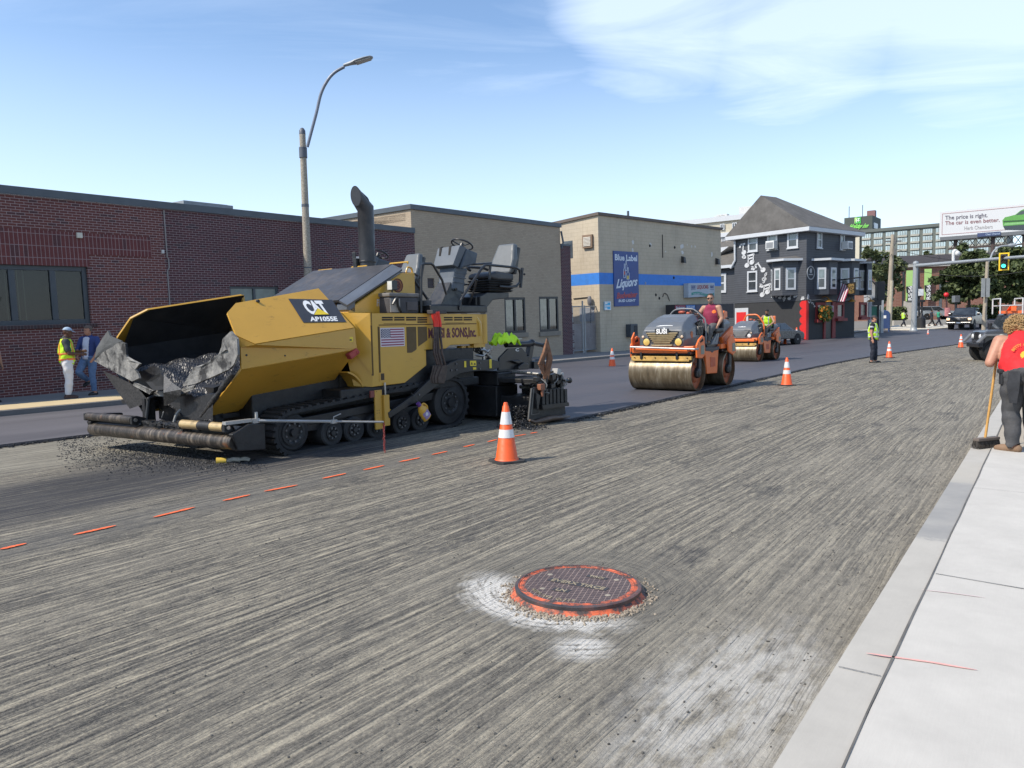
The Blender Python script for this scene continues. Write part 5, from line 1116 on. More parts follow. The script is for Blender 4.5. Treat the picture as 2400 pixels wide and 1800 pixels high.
 if 'cap' in look:
  cp=shell('cap',lambda t,p,c,n:isin(t,'head')&(hz_>.05),.012,look['cap'],.05)
  b=MB();n=9;I0=[];I1=[]
  for k in range(n):
   a=-.9+1.8*k/(n-1);I0.append(b._p(H(.092*cos(a),.085*sin(a),.055)));I1.append(b._p(H(.092*cos(a)+.075*cos(a*.6),.085*sin(a),.040-.012*cos(a))))
  for k in range(n-1):b.face((I0[k],I0[k+1],I1[k+1],I1[k]))
  q=b.build('cap_peak',look.get('peak',look['cap']),cp or root,smooth=50);s_=q.modifiers.new('s','SOLIDIFY');s_.thickness=.006
 if 'eyes' not in look or look['eyes']:
  if 'shades' in look:
   b=MB()
   for s in(1,-1):b.ball(H(.094,.032*s,.015),(.012,.030,.019),10,6,R=R3)
   b.tube([H(.10,-.02,.022),H(.10,.02,.022)],.005,5)
   for s in(1,-1):b.tube([H(.092,.06*s,.02),H(-.0,.082*s,.015)],.004,5)
   b.build('sunglasses',look['shades'],root,smooth=50)
  else:
   b=MB()
   for s in(1,-1):b.ball(H(.083,.030*s,.010),(.008,.014,.007),8,6,R=R3)
   b.build('eyes',M('dark eye',(.03,.02,.018),.3),root,smooth=50)
 if extra:extra(root,shell,H,isin,co)
 return root
def stand(h=1.75,**kw):
 k=h/1.75
 J=dict(pelvis=(0,0,.93),chest=(-.01,0,1.30),neck=(0,0,1.50),head=(.02,0,1.635),shL=(0,.185,1.42),shR=(0,-.185,1.42),elL=(-.03,.235,1.13),elR=(-.03,-.235,1.13),wrL=(.05,.25,.88),wrR=(.05,-.25,.88),hipL=(0,.09,.90),hipR=(0,-.09,.90),knL=(.02,.10,.50),knR=(.02,-.10,.50),anL=(-.02,.11,.085),anR=(-.02,-.11,.085))
 J={a:tuple(x*k for x in b)for a,b in J.items()};
 for a,b in kw.items():J[a]=b
 return J
NAVY=M('navy twill',(.014,.017,.03),.8,var=.3,vs=12);DARKG=M('dark grey work cloth',(.055,.055,.058),.85,var=.3,vs=10,dirt=.5,dirtcol=(.13,.12,.11))
LIME=M('hi vis lime',(.52,.86,.02),.6,var=.08);TAPE=M('silver reflective tape',(.50,.52,.52),.35,var=.1);ORTAPE=M('orange reflective tape',(.80,.22,.06),.4)
S1=skin('tanned skin',(.40,.215,.14));S2=skin('brown skin',(.11,.055,.036));S3=skin('olive skin',(.33,.18,.115));S4=skin('sunburnt skin',(.44,.22,.145))
def place(p,az,z=None):
 a=RAD(az);f=Vector((sin(a),cos(a),0));l=Vector((-cos(a),sin(a),0))
 return Matrix.Translation(p)@Matrix((f,l,Vector((0,0,1)))).transposed().to_4x4()
def gpt(X,Y,z):return CAM+ray(X,Y)*((z-CH)/ray(X,Y).z)
p=gpt(163,933,.16)
person('man in a lime safety vest, white trousers and pale blue cap by the brick wall',place(p,62),stand(1.66,elL=(.10,.25,1.08),wrL=(.30,.13,1.10),elR=(.06,-.25,1.06),wrR=(.30,-.10,1.04),head=(.05,0,1.55),face=(1,.12,-.1)),dict(skin=S2,girth=1.25,trousers=M('white cotton',(.66,.66,.66),.85,var=.06,vs=9),trouser_off=.026,shirt=M('charcoal tee',(.05,.058,.062),.9),sleeve=.85,vest=LIME,tape=ORTAPE,tape_z=(.12,.5),shoes=M('brown leather',(.07,.035,.025),.6),cap=M('pale blue cap',(.36,.46,.58),.8),vest_low=.1),.012,1)
p=gpt(212,925,.16)
person('man in a navy overshirt and jeans leaning on the brick wall, one foot raised behind',place(p+Vector((0,0,0)),190),stand(1.70,pelvis=(-.03,0,.92),chest=(-.08,0,1.28),neck=(-.07,0,1.47),head=(-.02,.02,1.60),shL=(-.08,.20,1.39),shR=(-.08,-.20,1.39),elL=(-.03,.29,1.12),wrL=(.10,.24,.93),elR=(.02,-.27,1.13),wrR=(.22,-.12,.98),knR=(.24,-.10,.58),anR=(-.06,-.10,.36),hipL=(-.03,.09,.9),hipR=(-.03,-.09,.9),soleR=(-.35,0,-.93),toeR=(.9,0,-.4),face=(1,-.45,-.15)),dict(skin=S4,girth=1.15,trousers=M('blue denim',(.10,.17,.30),.85,var=.25,vs=12),shirt=M('navy overshirt',(.03,.05,.16),.85,var=.15),untucked=True,sleeve=1,fsleeve=.25,shoes=M('black boots',(.012,.012,.012),.5),hair=M('grey brown hair',(.12,.09,.075),.9)),.012,2,extra=lambda r,sh,H,isin,co:(sh('tee_front',lambda t,p,c,n:isin(t,'chest','waist')&(np.abs(c[:,1])<.085)&(c[:,0]>0)|(isin(t,'pelvis')&(p>.5)&(np.abs(c[:,1])<.07)&(c[:,0]>0)),.021,M('white tee',(.55,.57,.66),.85)),MB().box((.325,-.1,.985),(.10,.05,.012)).build('phone',M('black phone',(.01,.01,.011),.2),r)))
p=gpt(0,942,.16)
person('man in dark clothes cut off by the left edge beside the brick wall',place(p+Vector((-.13,-.10,0)),120),stand(1.72),dict(skin=S3,trousers=NAVY,shirt=NAVY,sleeve=.7,shoes=M('black boots',0),hair=M('black hair',(.012,.01,.009),.8)),.014,3)
p=gp(2046,850)
def officer_extra(r,sh,H,isin,co):
 sh('pocket_patch',lambda t,p,c,n:isin(t,'chest')&(c[:,0]>0)&(np.abs(np.abs(c[:,1])-.07)<.035)&(np.abs(c[:,2]-1.27)<.05),.030,M('navy patch',(.02,.03,.05),.7))
 sh('belt',lambda t,p,c,n:isin(t,'pelvis')&(np.abs(c[:,2]-.985)<.03),.03,M('black leather belt',(.01,.01,.011),.4))
 sh('shoulder_patch',lambda t,p,c,n:isin(t,'uparmR','uparmL')&(p>.2)&(p<.42)&(np.abs(c[:,1])>.22),.02,M('pale emblem',(.45,.45,.5),.7))
 sh('trouser_stripe',lambda t,p,c,n:(isin(t,'thighR')|(isin(t,'shinR')&(p<.9)))&(c[:,1]<-.155+.02*0),.021,M('blue grey stripe',(.09,.17,.26),.8))
person('police officer in lime vest, navy uniform and dark peaked cap standing on the milled road',place(p,128),stand(1.78,elR=(-.02,-.26,1.14),wrR=(.03,-.27,.90),elL=(-.09,.27,1.16),wrL=(.04,.32,.96),knL=(.05,.10,.51),anL=(.06,.11,.085),toeL=(1,.2,0),face=(1,-.25,-.08)),dict(skin=S4,girth=1.35,arm=1.12,width=1.04,trousers=NAVY,trouser_off=.024,shirt=M('black uniform shirt',(.012,.013,.016),.8),sleeve=.62,vest=LIME,tape=TAPE,tape_z=(.1,.55),shoes=M('black boots',0),cap=M('dark cap',(.035,.03,.032),.7),hair=M('black hair',0)),.011,4,officer_extra)
p=gpt(2393,1058,.105)
REDT=M('red cotton',(.66,.018,.022),.85,var=.12,vs=7)
def sweeper_extra(r,sh,H,isin,co):
 random.seed(31);b=MB()
 for k in range(520):
  t=random.uniform(0,2*pi);z=random.uniform(-.75,1);rr=sqrt(max(0,1-z*z));d=Vector((rr*cos(t),rr*sin(t),z))
  if d.x>.42 and z<.35:continue
  c=H(-.03+.125*d.x,.135*d.y,.02+.128*d.z);q=Vector((random.uniform(-1,1),random.uniform(-1,1),random.uniform(-1,1))).normalized();R_=random.uniform(.010,.019);a=q.orthogonal().normalized();e=q.cross(a)
  b.tube([c+(a*cos(j*.9)+e*sin(j*.9))*R_+q*(j-4)*.005 for j in range(8)],.0045,4)
 b.mat(M('blond curls',(.36,.23,.10),.7,var=.35,vs=30));b.ball(H(-.03,0,.02),(.118,.125,.118),18,12)
 b.build('curly_hair',None,r)
 em=sh('back_print',lambda t,p,c,n:isin(t,'chest','waist')&(n[:,0]<-.3)&(((c[:,1]+.0)**2+(c[:,2]-1.10)**2)<.098**2)&(((c[:,1])**2+(c[:,2]-1.10)**2)>.078**2),.0155,M('orange shirt print',(.80,.17,.03),.8))
 sh('back_print',lambda t,p,c,n:isin(t,'chest','waist')&(n[:,0]<-.3)&(((c[:,1]+.0)**2+(c[:,2]-1.10)**2)<.055**2),.0155,M('yellow shirt print',(.75,.42,.04),.8))
 def sx(y,z):
  m=(np.abs(co[:,1]-y)<.03)&(np.abs(co[:,2]-z)<.03);return co[m,0].min()-.024 if m.any()else-.2
 gold=M('gold shirt letters',(.55,.30,.05),.8)
 for ch,a in zip('BETTY AND SONS',[150-k*9.3 for k in range(14)]):
  if ch==' ':continue
  me=text_mesh(ch,.042,.001,bold=.001,align='CENTER');y=-.128*cos(RAD(a));z=1.10+.118*sin(RAD(a));b=MB();b.mat(gold)
  T=Matrix.Translation((sx(y,z)-.002,y,z))@Matrix(((0,0,-1,0),(-1,0,0,0),(0,1,0,0),(0,0,0,1)))@Matrix.Rotation(RAD(a-90),4,'Z');b.add_mesh(me,T);b.build('print_letter',None,r);bpy.data.meshes.remove(me)
 b=MB();b.box((-.0,.205,.85),(.11,.05,.17));b.box((.0,.225,.92),(.12,.05,.05));b.build('tool_pouch',M('black pouch',(.016,.016,.018),.6),r,bevel=.012)
 b=MB()
 for y0,x0,l,w in((.12,-.155,.36,.11),(-.03,-.17,.40,.10)):
  zt_=.93;b.loft([[(x0+.0,y0+w/2,zt_),(x0+.0,y0-w/2,zt_),(x0-.03,y0-w/2,zt_),(x0-.03,y0+w/2,zt_)],[(x0+.01,y0+w*.62,zt_-l*.5),(x0+.01,y0-w*.4,zt_-l*.5),(x0-.05,y0-w*.4,zt_-l*.5),(x0-.05,y0+w*.62,zt_-l*.5)],[(x0+.03,y0+w*.3,zt_-l),(x0+.03,y0-w*.3,zt_-l),(x0-.0,y0-w*.3,zt_-l),(x0-.0,y0+w*.3,zt_-l)]])
 b.build('tied_jacket',M('charcoal jacket',(.035,.036,.04),.85,var=.3,vs=10),r,smooth=60)
SW=place(p,22)
person('man in a sleeveless red shirt with curly blond hair, seen from behind on the pavement',SW,stand(1.76,pelvis=(0,.0,.86),chest=(.13,.0,1.15),neck=(.26,.0,1.31),head=(.37,-.0,1.40),shL=(.20,.20,1.255),shR=(.20,-.20,1.255),elL=(.12,.31,1.01),wrL=(.30,.20,1.215),handL=(.35,-.25,.9),palmL=(-.2,-1,0),elR=(.22,-.27,1.0),wrR=(.38,-.12,1.08),hipL=(0,.09,.83),hipR=(0,-.09,.83),knL=(.05,.10,.47),anL=(-.0,.08,.085),anR=(.10,-.13,.085),toeL=(.62,.78,0),face=(1,.25,-.25)),dict(skin=S4,girth=1.35,arm=1.28,width=1.12,leg=1.08,trousers=DARKG,trouser_off=.030,trouser_to=1.05,shirt=REDT,sleeve=0,untucked=True,shirt_off=.017,shoes=M('tan suede shoe',(.20,.125,.075),.8,var=.2),gloves=('handL',M('grey work glove',(.30,.29,.24),.85)),curlL=.9),.009,5,sweeper_extra)
b0=gpt(2308,1049,.105);top=SW@Vector((.33,.185,1.25));bz0=Vector((b0.x,b0.y,.20))
br_=thing('push_broom','wooden handled push broom with dusty bristles standing on the kerb','broom',b0)
wdm=M('ochre broom wood',(.50,.27,.07),.6,var=.2,vs=14,dirt=.2)
def rel(p):return Vector(p)-b0
mb=MB();mb.tube([rel(bz0),rel(bz0.lerp(top,1.0))],.0145,10);mb.build('handle',wdm,br_,smooth=40)
ax=Vector((.92,.35,.0)).normalized();R_=Matrix.Rotation(math.atan2(ax.y,ax.x),4,'Z')
mb=MB();mb.box((.02,0,.105),(.36,.075,.035),R=R_);mb.build('head',M('grey worn wood',(.15,.12,.10),.8,var=.3),br_,bevel=.008)
random.seed(4);mb=MB();mb.M=R_
for i in range(60):
 for j in range(7):
  x=-.155+.35*i/59+random.uniform(-.003,.003);y=-.03+.06*j/6;q=Vector((x+random.uniform(-.008,.015)+(x-.02)*.08,y*1.5+random.uniform(-.006,.006),.002));mb.cyl((x,y,.09),q,.0035,.0025,n=3,cap=False)
mb.build('bristles',M('dusty bristle',(.075,.065,.055),.9,var=.4,vs=30),br_)
def walker(X,Y,az,label,top,leg,h=1.7,Z=74,hair=True,vest=None):
 d=ray(X,Y);p=CAM+d*(Z/d.y)
 L=dict(skin=S3,trousers=leg,shirt=top,sleeve=.7,shoes=M('black boots',0),hair=M('black hair',0))
 if vest:L.update(vest=vest,tape=TAPE,tape_z=(.3,))
 return person(label,place(p,az),stand(h,knL=(.16,.1,.5*h/1.75),anL=(.30,.1,.09),knR=(-.02,-.1,.5*h/1.75),anR=(-.30,-.1,.12),elL=(-.12,.24,1.12),wrL=(.0,.24,.9),elR=(.08,-.24,1.12),wrR=(.25,-.2,.95)),L,.02)
walker(2117,765.5,80,'distant walker in a lime vest and dark trousers near the hedge',M('sage shirt',(.3,.33,.22),.8),NAVY,1.55,vest=LIME)
walker(2183,764,100,'distant walker in dark clothes in front of the silver car',NAVY,M('brown black cloth',(.03,.025,.025),.8),1.55)
walker(2199,763,95,'distant walker in a green top in front of the silver car',M('sea green shirt',(.03,.26,.16),.8),NAVY,1.5)
ORG=M('roller orange',(.74,.155,.028),.42,var=.1,vs=3,dirt=.35,dirtcol=(.16,.07,.035),coat=.1)
RGRY=M('roller grey bonnet',(.105,.118,.135),.45,var=.08,dirt=.25,dirtcol=(.2,.18,.14),coat=.15)
RDK=M('roller dark grille',(.022,.024,.028),.45)
SAND=M('sand tan',(.34,.27,.15),.6,var=.25,vs=8)  # sand coloured bars and lip of the nearer roller's grille
def drum_mat():
 m,nt,b=nmat('rolled drum steel');T=NT(nt);o=T.obj()
 n=T.noise(T.mapping(o,(1.2,5,1.2)),2,6,.65);c=T.ramp(n,[(.3,(.085,.066,.040)),(.5,(.16,.125,.078)),(.72,(.28,.24,.17))])
 n2=T.noise(T.mapping(o,(.5,3.0,.5),loc=(2,1,0)),2.5,3);c=T.mix(T.ramp(n2,[(.58,0),(.68,.5)]),c,(.36,.32,.25,1))
 T.l(c,b.inputs['Base Color']);b.inputs['Metallic'].default_value=.45;b.inputs['Roughness'].default_value=.38;return m
DRUM=drum_mat()
def make_roller(mtx,label,group,second=False):
 rt=thing('road_roller',label,'road roller',parent_matrix=mtx,group=group)
 P=lambda mb,name,m,par=rt,**k:mb.build(name,m,par,**k)
 Y0,Y1,Rr=-.76,.86,.43
 for xc in(.95,-.95):
  mb=MB();mb.lathe([(Rr-.022,Y0),(Rr,Y0+.008),(Rr,Y1-.008),(Rr-.022,Y1),(Rr-.022,Y1-.10),(Rr-.022,Y0+.10),(Rr-.022,Y0)],(xc,0,Rr),56,'y',cap=False);d=P(mb,'drum',DRUM,smooth=40)
  mb=MB()
  for y,s in((Y1-.11,1),(Y0+.11,-1)):mb.lathe([(Rr-.024,y),(.25,y-.01*s),(.22,y+.03*s),(.16,y+.05*s),(.001,y+.05*s)],(xc,0,Rr),32,'y')
  P(mb,'drum_disc',M('oily orange disc',(.34,.085,.03),.5,var=.3,dirt=.8,dirtcol=(.02,.016,.014)),d,smooth=40)
  mb=MB();mb.lathe([(.13,Y1-.06),(.12,Y1+.02),(.06,Y1+.04),(.001,Y1+.04)],(xc,0,Rr),20,'y');mb.box((xc-.03,Y1-.0,Rr+.20),(.15,.06,.44));mb.box((xc+.05,Y1,Rr-.02),(.2,.05,.12),rz=0);P(mb,'hub_motor',BLK,d,bevel=.01)
  sx=1 if xc>0 else-1
  mb=MB();mb.bx(xc-.36*sx,xc+.38*sx,Y0+.04,Y1-.04,.87,.93);P(mb,'mudguard',BLKP)
  mb=MB();mb.bx(xc+.30*sx,xc+.38*sx,Y0+.06,Y1-.02,.74,.83);mb.bx(xc+.385*sx,xc+.40*sx,Y0+.1,Y1-.06,.71,.76)
  sc=P(mb,'scraper',M('dusty yellow scraper',(.50,.31,.08),.6,var=.2,dirt=.5),bevel=.008)
  mb=MB()
  for k in range(6):mb.cyl((xc+.38*sx,-.6+k*.27,.79),(xc+.41*sx,-.6+k*.27,.79),.014,n=6)
  for y in(-.42,.5):mb.box((xc+.40*sx,y,.84),(.04,.05,.16))
  P(mb,'scraper_clamps',BLK,sc)
 for sx in(1,-1):
  mb=MB();mb.bx(1.18*sx,1.36*sx,-.66,.76,.90,1.02);mb.bx(.5*sx,1.2*sx,Y0+.02,Y1-.02,.94,1.06);P(mb,'cross_beam',ORG,bevel=.015)
  for y in(.87,-.83):
   mb=MB()
   if sx>0:mb.prism([(1.15,.78),(1.17,1.08),(1.02,1.22),(.84,1.30),(.72,1.27),(.68,.84),(.86,.76)],y,y+.05)
   else:mb.prism([(-.78,.86),(-.74,1.14),(-.92,1.27),(-1.12,1.27),(-1.24,1.12),(-1.30,.84),(-1.1,.76)],y,y+.05)
   bk_=P(mb,'side_bracket',ORG,bevel=.02)
   mb=MB();a=.86 if sx>0 else-1.12
   mb.prism([(a-.10,.86),(a-.10,1.04),(a-.07,1.07),(a+.07,1.07),(a+.10,1.04),(a+.10,.86)],y+.052 if y>0 else y-.004,y+.056 if y>0 else y-.001);P(mb,'step_pad',M('grey green pad',(.24,.25,.20),.7),bk_)
   if sx>0:
    mb=MB();mb.prism([(.80,1.17),(1.0,1.13),(1.0,1.17),(.84,1.24)],y-.002,y+.052);P(mb,'bracket_slot',slot,bk_)
 mb=MB();mb.prism([(.45,1.0),(.30,.36),(-.34,.34),(-.44,1.0)],-.70,.80);mb.bx(-1.0,.9,-.5,.6,.84,1.0);P(mb,'centre_frame',ORG,bevel=.02)
 mb=MB();mb.prism([(.10,.52),(-.2,.52),(-.2,.74),(.12,.76)],.798,.806);P(mb,'access_panel',M('dark orange panel',(.42,.07,.02),.5))  # panel in a darker orange than the frame
 mb=MB();mb.prism([(.46,1.0),(.40,.92),(.1,.90),(0,.86),(-.1,.90),(-.42,.92),(-.46,1.0)],-.72,.812);P(mb,'deck_edge',M('charcoal deck',(.05,.05,.055),.6),bevel=.008)
 if not second:
  mb=MB();mb.tube([(1.44,-.66,1.05),(1.44,.98,1.0),(1.30,1.0,1.0)],.024,8);mb.cyl((1.44,-.6,1.05),(1.3,-.6,1.0),.02,n=8);P(mb,'bumper_bar',M('dull steel bar',(.30,.30,.30),.4,metal=.4),smooth=40)
  mb=MB();mb.prism([(1.1,.86),(1.16,1.24),(1.02,1.4),(.98,.9)],-.80,-.76);P(mb,'left_guard',ORG,bevel=.01)
 def sec(x,y0,y1,zb,zs,zt,ins):return[(x,y0+.04,zb),(x,y0,(zb+zs)/2),(x,y0+.02,zs),(x,y0+ins,zt),(x,y1-ins,zt),(x,y1-.02,zs),(x,y1,(zb+zs)/2),(x,y1-.04,zb)]
 c=.0
 S_=[sec(1.24,-.46,.62,1.05,1.36,1.43,.05),sec(1.16,-.49,.65,1.04,1.40,1.52,.10),sec(.98,-.50,.66,1.04,1.43,1.625,.15),sec(.66,-.50,.66,1.04,1.50,1.745,.17),sec(.35,-.48,.64,1.04,1.56,1.815,.17),sec(.16,-.46,.62,1.04,1.54,1.79,.18)]
 mb=MB();mb.loft(S_);hood_=P(mb,'bonnet',RGRY,bevel=.018,seg=2)
 mb=MB();f=lambda y,z,d=0:(1.245+d-.0*(z-1.06),y,z)
 mb.hull([f(-.34,1.40),f(-.20,1.12),(1.25,-.12,1.085),(1.25,.28,1.085),f(.36,1.12),f(.50,1.40),(1.18,.46,1.47),(1.18,-.30,1.47)],[f(-.34,1.40,.012),f(-.20,1.12,.012),(1.262,-.12,1.085),(1.262,.28,1.085),f(.36,1.12,.012),f(.50,1.40,.012),(1.195,.46,1.475),(1.195,-.30,1.475)])
 gr=P(mb,'grille',RDK)
 mb=MB()
 for k in range(6):
  z=1.365-k*.045;w_=.40-.037*k;mb.box((1.268,.08,z),(.03,w_*2,.022),R=Matrix.Rotation(.4,4,'Y'))
 P(mb,'grille_bars',SAND if not second else M('grille silver',(.30,.31,.31),.4),gr)
 mb=MB();mb.hull([(1.252,-.17,1.06),(1.252,.33,1.06),(1.252,.36,1.10),(1.252,-.2,1.10)],[(1.285,-.17,1.06),(1.285,.33,1.06),(1.285,.36,1.10),(1.285,-.2,1.10)]);P(mb,'lower_lip',SAND if not second else RGRY,gr,bevel=.01)
 lens=M('yellowed lamp glass',(.62,.46,.13),.25,var=.15)if not second else M('clear lamp glass',(.62,.62,.60),.15)
 for y,z,r in((-.33,1.16,.088),(.49,1.16,.088),(-.42,1.28,.038),(.58,1.28,.038)):
  mb=MB();mb.lathe([(r*1.2,1.225),(r*1.18,1.25),(r,1.254)],(0,y,z),20,'x');l_=P(mb,'headlight',RDK,smooth=40)
  mb=MB();mb.lathe([(r*1.0,1.252),(r*.7,1.264),(.001,1.268)],(0,y,z),20,'x');P(mb,'lens',lens if r>.05 else M('small lamp glass',(.55,.42,.30),.3),l_,smooth=60)
 sl=Vector((1.17-.98,0,1.50-1.625)).normalized()
 def fr(y,u,d=.006):return Vector((1.205-.19*u*1.0,y,1.475+.145*u))+Vector((.6,0,.8))*d
 mb=MB();pts=[(-.10,.42),(-.02,.50),(.06,.44),(.10,.62),(.14,.46),(.24,.52),(.30,.40),(.18,.36),(.02,.36)]if second else[(-.12,.30),(-.02,.42),(.14,.44),(.30,.40),(.30,.34),(.16,.36),(.04,.33),(-.06,.28)]
 mb.hull([fr(y,u,.004)for y,u in pts],[fr(y,u,.02)for y,u in pts]);P(mb,'badge',WHT,hood_)
 if not second:
  me=text_mesh('SUŠI',.15,.006,bold=.006,align='CENTER');mb=MB();T_=Matrix.Translation((1.285,.085,1.36))@Matrix(((0,0,1,0),(1,0,0,0),(0,1,0,0),(0,0,0,1)));mb.add_mesh(me,T_);P(mb,'name_letters',WHT,hood_)
  mb=MB();mb.box((1.275,.085,1.41),(.012,.36,.13));P(mb,'name_plate',RDK,hood_)
  mb=MB();mb.ball((.86,.655,1.32),(.07,.012,.09),12,8);P(mb,'side_emblem',M('faded orange emblem',(.40,.14,.05),.6),hood_)
 mb=MB()
 for k in range(4):
  x=.28+k*.085;pts=[(x,1.66-k*.02),(x+.05,1.66-k*.02),(x-.02,1.52),(x+.06,1.30),(x+.01,1.30),(x-.08,1.52)];mb.prism(pts,.60 if k<9 else 0,.672)
 P(mb,'side_louvres',BLKP,hood_)
 mb=MB();mb.bx(-.95,.16,-.55,.74,1.0,1.06);P(mb,'floor_plate',BLKP)
 mb=MB();mb.prism([(-.10,1.06),(-.52,1.06),(-.62,1.36),(-.55,1.40)],.68,.74);mb.prism([(-.3,1.06),(-.36,1.06),(-.56,1.3),(-.52,1.33)],.742,.75);P(mb,'step_side',M('pale grey side',(.20,.21,.22),.5))
 mb=MB();mb.loft([[(-.80,y,z)for y,z in((-.5,1.0),(.68,1.0),(.70,1.55),(.6,1.62),(-.4,1.62),(-.5,1.5))],[(-1.45,y,z)for y,z in((-.5,1.0),(.68,1.0),(.70,1.6),(.6,1.68),(-.4,1.68),(-.5,1.55))],[(-1.52,y,z)for y,z in((-.45,1.0),(.62,1.0),(.62,1.55),(.55,1.6),(-.35,1.6),(-.45,1.5))]]);P(mb,'rear_housing',RGRY,bevel=.03)
 mb=MB();mb.prism([(-.82,1.06),(-.78,1.22),(-1.5,1.5),(-1.55,1.0),(-1.2,.98)],.60,.76);P(mb,'rear_fender',ORG,bevel=.02)
 if not second:
  mb=MB();mb.prism([(-1.42,1.5),(-1.40,1.86),(-1.44,1.90),(-1.64,1.88),(-1.66,1.5)],.30,.55);mb.box((-1.40,.42,1.885),(.08,.2,.03));P(mb,'roll_bar_stub',ORG,bevel=.015)
  mb=MB();mb.ball((-1.35,.66,1.70),(.06,.05,.03),10,6);P(mb,'filler_cap',BLKP,smooth=40)
 else:
  mb=MB();mb.bx(-1.42,-1.32,.50,.62,1.3,2.02);P(mb,'roll_bar_stub',ORG,bevel=.015)
 mb=MB();mb.bx(-.78,-.28,.28,.80,1.34,1.46);st2=P(mb,'seat',M('black vinyl',(.014,.014,.015),.5),bevel=.04,seg=3)
 mb=MB();mb.loft([[(-.74,.3,1.44),(-.74,.78,1.44),(-.86,.78,1.44),(-.86,.3,1.44)],[(-.84,.34,1.84),(-.84,.74,1.84),(-.93,.74,1.84),(-.93,.34,1.84)]]);P(mb,'backrest',M('black vinyl',0),bevel=.03)
 mb=MB();mb.bx(-.7,-.35,.38,.7,1.06,1.34);P(mb,'seat_base',BLKP)
 mb=MB();mb.prism([(.16,1.06),(.14,1.76),(.02,1.80),(-.02,1.7),(.05,1.06)],-.15,.45);P(mb,'dashboard',M('charcoal deck',0),bevel=.02)
 mb=MB();t=Matrix.Translation((-.05,.30,1.84))@Matrix.Rotation(RAD(-28),4,'Y');mb.M=t;mb.tube([(.17*cos(2*pi*k/24),.17*sin(2*pi*k/24),0)for k in range(24)],.014,7,True)
 for k in range(3):mb.tube([(0,0,-.02),(.17*cos(2.1*k),.17*sin(2.1*k),0)],.01,5)
 mb.cyl((0,0,-.16),(0,0,0),.03,n=10);P(mb,'steering_wheel',BLKP,smooth=40)
 hm_=M('grey hand rail',(.17,.18,.19),.45)if not second else ORG
 mb=MB();zz=0 if not second else .14;r_=.019 if not second else .035
 mb.tube(smoothpath([(.12,-.30,1.72),(.10,-.26,1.80+zz*.4),(.08,-.14,1.92+zz),(.08,.10,1.95+zz),(.08,.36,1.92+zz),(.06,.56,1.76+zz*.4),(.06,.66,1.60),(.08,.67,1.06)],5),r_,8);P(mb,'hand_rail',hm_,smooth=40)
 mb=MB();mb.ball((.02,.02,1.87),(.06,.1,.05),10,6);mb.ball((.03,.2,1.84),(.04,.06,.04),8,6);P(mb,'controls',M('faded red lever',(.42,.09,.05),.5),smooth=40)
 return rt
RF1=Frame((4.26,19.13,.05),217,0)
make_roller(RF1.m,'nearer orange and grey tandem roller with a white name on its bonnet','tandem rollers on the new asphalt')
h2=41.0;f2=Vector((-sin(RAD(h2)),-cos(RAD(h2)),0));l2=Vector((cos(RAD(h2)),-sin(RAD(h2)),0));sc2=.9
O2=Vector((9.9,30.41,.05))-f2*.95*sc2-l2*.86*sc2
RF2=Frame(O2,180+h2,0);M2=RF2.m@Matrix.Scale(sc2,4)
make_roller(M2,'farther orange tandem roller with an orange hoop rail, partly behind the first one','tandem rollers on the new asphalt',True)
BURG=M('burgundy cotton',(.235,.022,.06),.85,var=.12)
def rider1(r,sh,H,isin,co):
 sh('chest_print',lambda t,p,c,n:isin(t,'chest','waist')&(c[:,0]>-.5)&(((c[:,1]-.68)**2+(c[:,2]-1.86)**2)<.05**2)&(n[:,0]>.2),.0165,M('orange shirt print',0))
person('driver of the nearer roller, in a burgundy tank top and sunglasses',RF1.m@Matrix.Translation((0,0,0)),dict(pelvis=(-.55,.56,1.53),chest=(-.53,.57,1.84),neck=(-.50,.57,2.04),head=(-.46,.57,2.19),shL=(-.52,.77,1.965),shR=(-.52,.37,1.965),elL=(-.50,.85,1.70),wrL=(-.36,.80,1.52),elR=(-.44,.24,1.76),wrR=(-.16,.22,1.84),handL=(.35,-.2,-.9),hipL=(-.52,.65,1.50),hipR=(-.52,.47,1.50),knL=(-.12,.70,1.44),knR=(-.10,.46,1.46),anL=(-.10,.66,1.14),anR=(-.02,.45,1.14),face=(1,.18,-.05)),dict(skin=S1,girth=1.3,arm=1.15,width=1.06,trousers=M('grey trousers',(.10,.10,.098),.85,var=.25,vs=10),trouser_off=.022,shirt=BURG,sleeve=0,untucked=True,shoes=M('brown work boot',(.09,.065,.045),.7),shades=M('black shades',(.008,.008,.009),.12),beard=M('grey stubble',(.17,.13,.11),.9),hair=M('cropped dark hair',(.05,.035,.028),.9),hairline=.085),.0095,7,rider1)
person('driver of the farther roller, in a lime vest, leaning over',M2@Matrix.Translation((0,0,0)),dict(pelvis=(-.58,.56,1.55),chest=(-.50,.60,1.86),neck=(-.42,.62,2.06),head=(-.33,.63,2.20),shL=(-.46,.81,1.97),shR=(-.47,.42,2.0),elL=(-.32,.98,1.74),wrL=(-.12,.84,1.58),elR=(-.38,.26,1.82),wrR=(-.12,.22,1.86),hipL=(-.55,.65,1.52),hipR=(-.55,.47,1.52),knL=(-.12,.72,1.48),knR=(-.10,.46,1.46),anL=(-.08,.68,1.14),anR=(-.02,.45,1.14),face=(1,.1,-.45)),dict(skin=S3,girth=1.15,arm=1.1,trousers=M('grey trousers',0),trouser_off=.02,shirt=M('charcoal tee',0),sleeve=0,vest=LIME,tape=TAPE,tape_z=(.35,),shoes=M('brown work boot',0),hair=M('black hair',0),beard=M('black beard',(.02,.015,.012),.9)),.012,8)
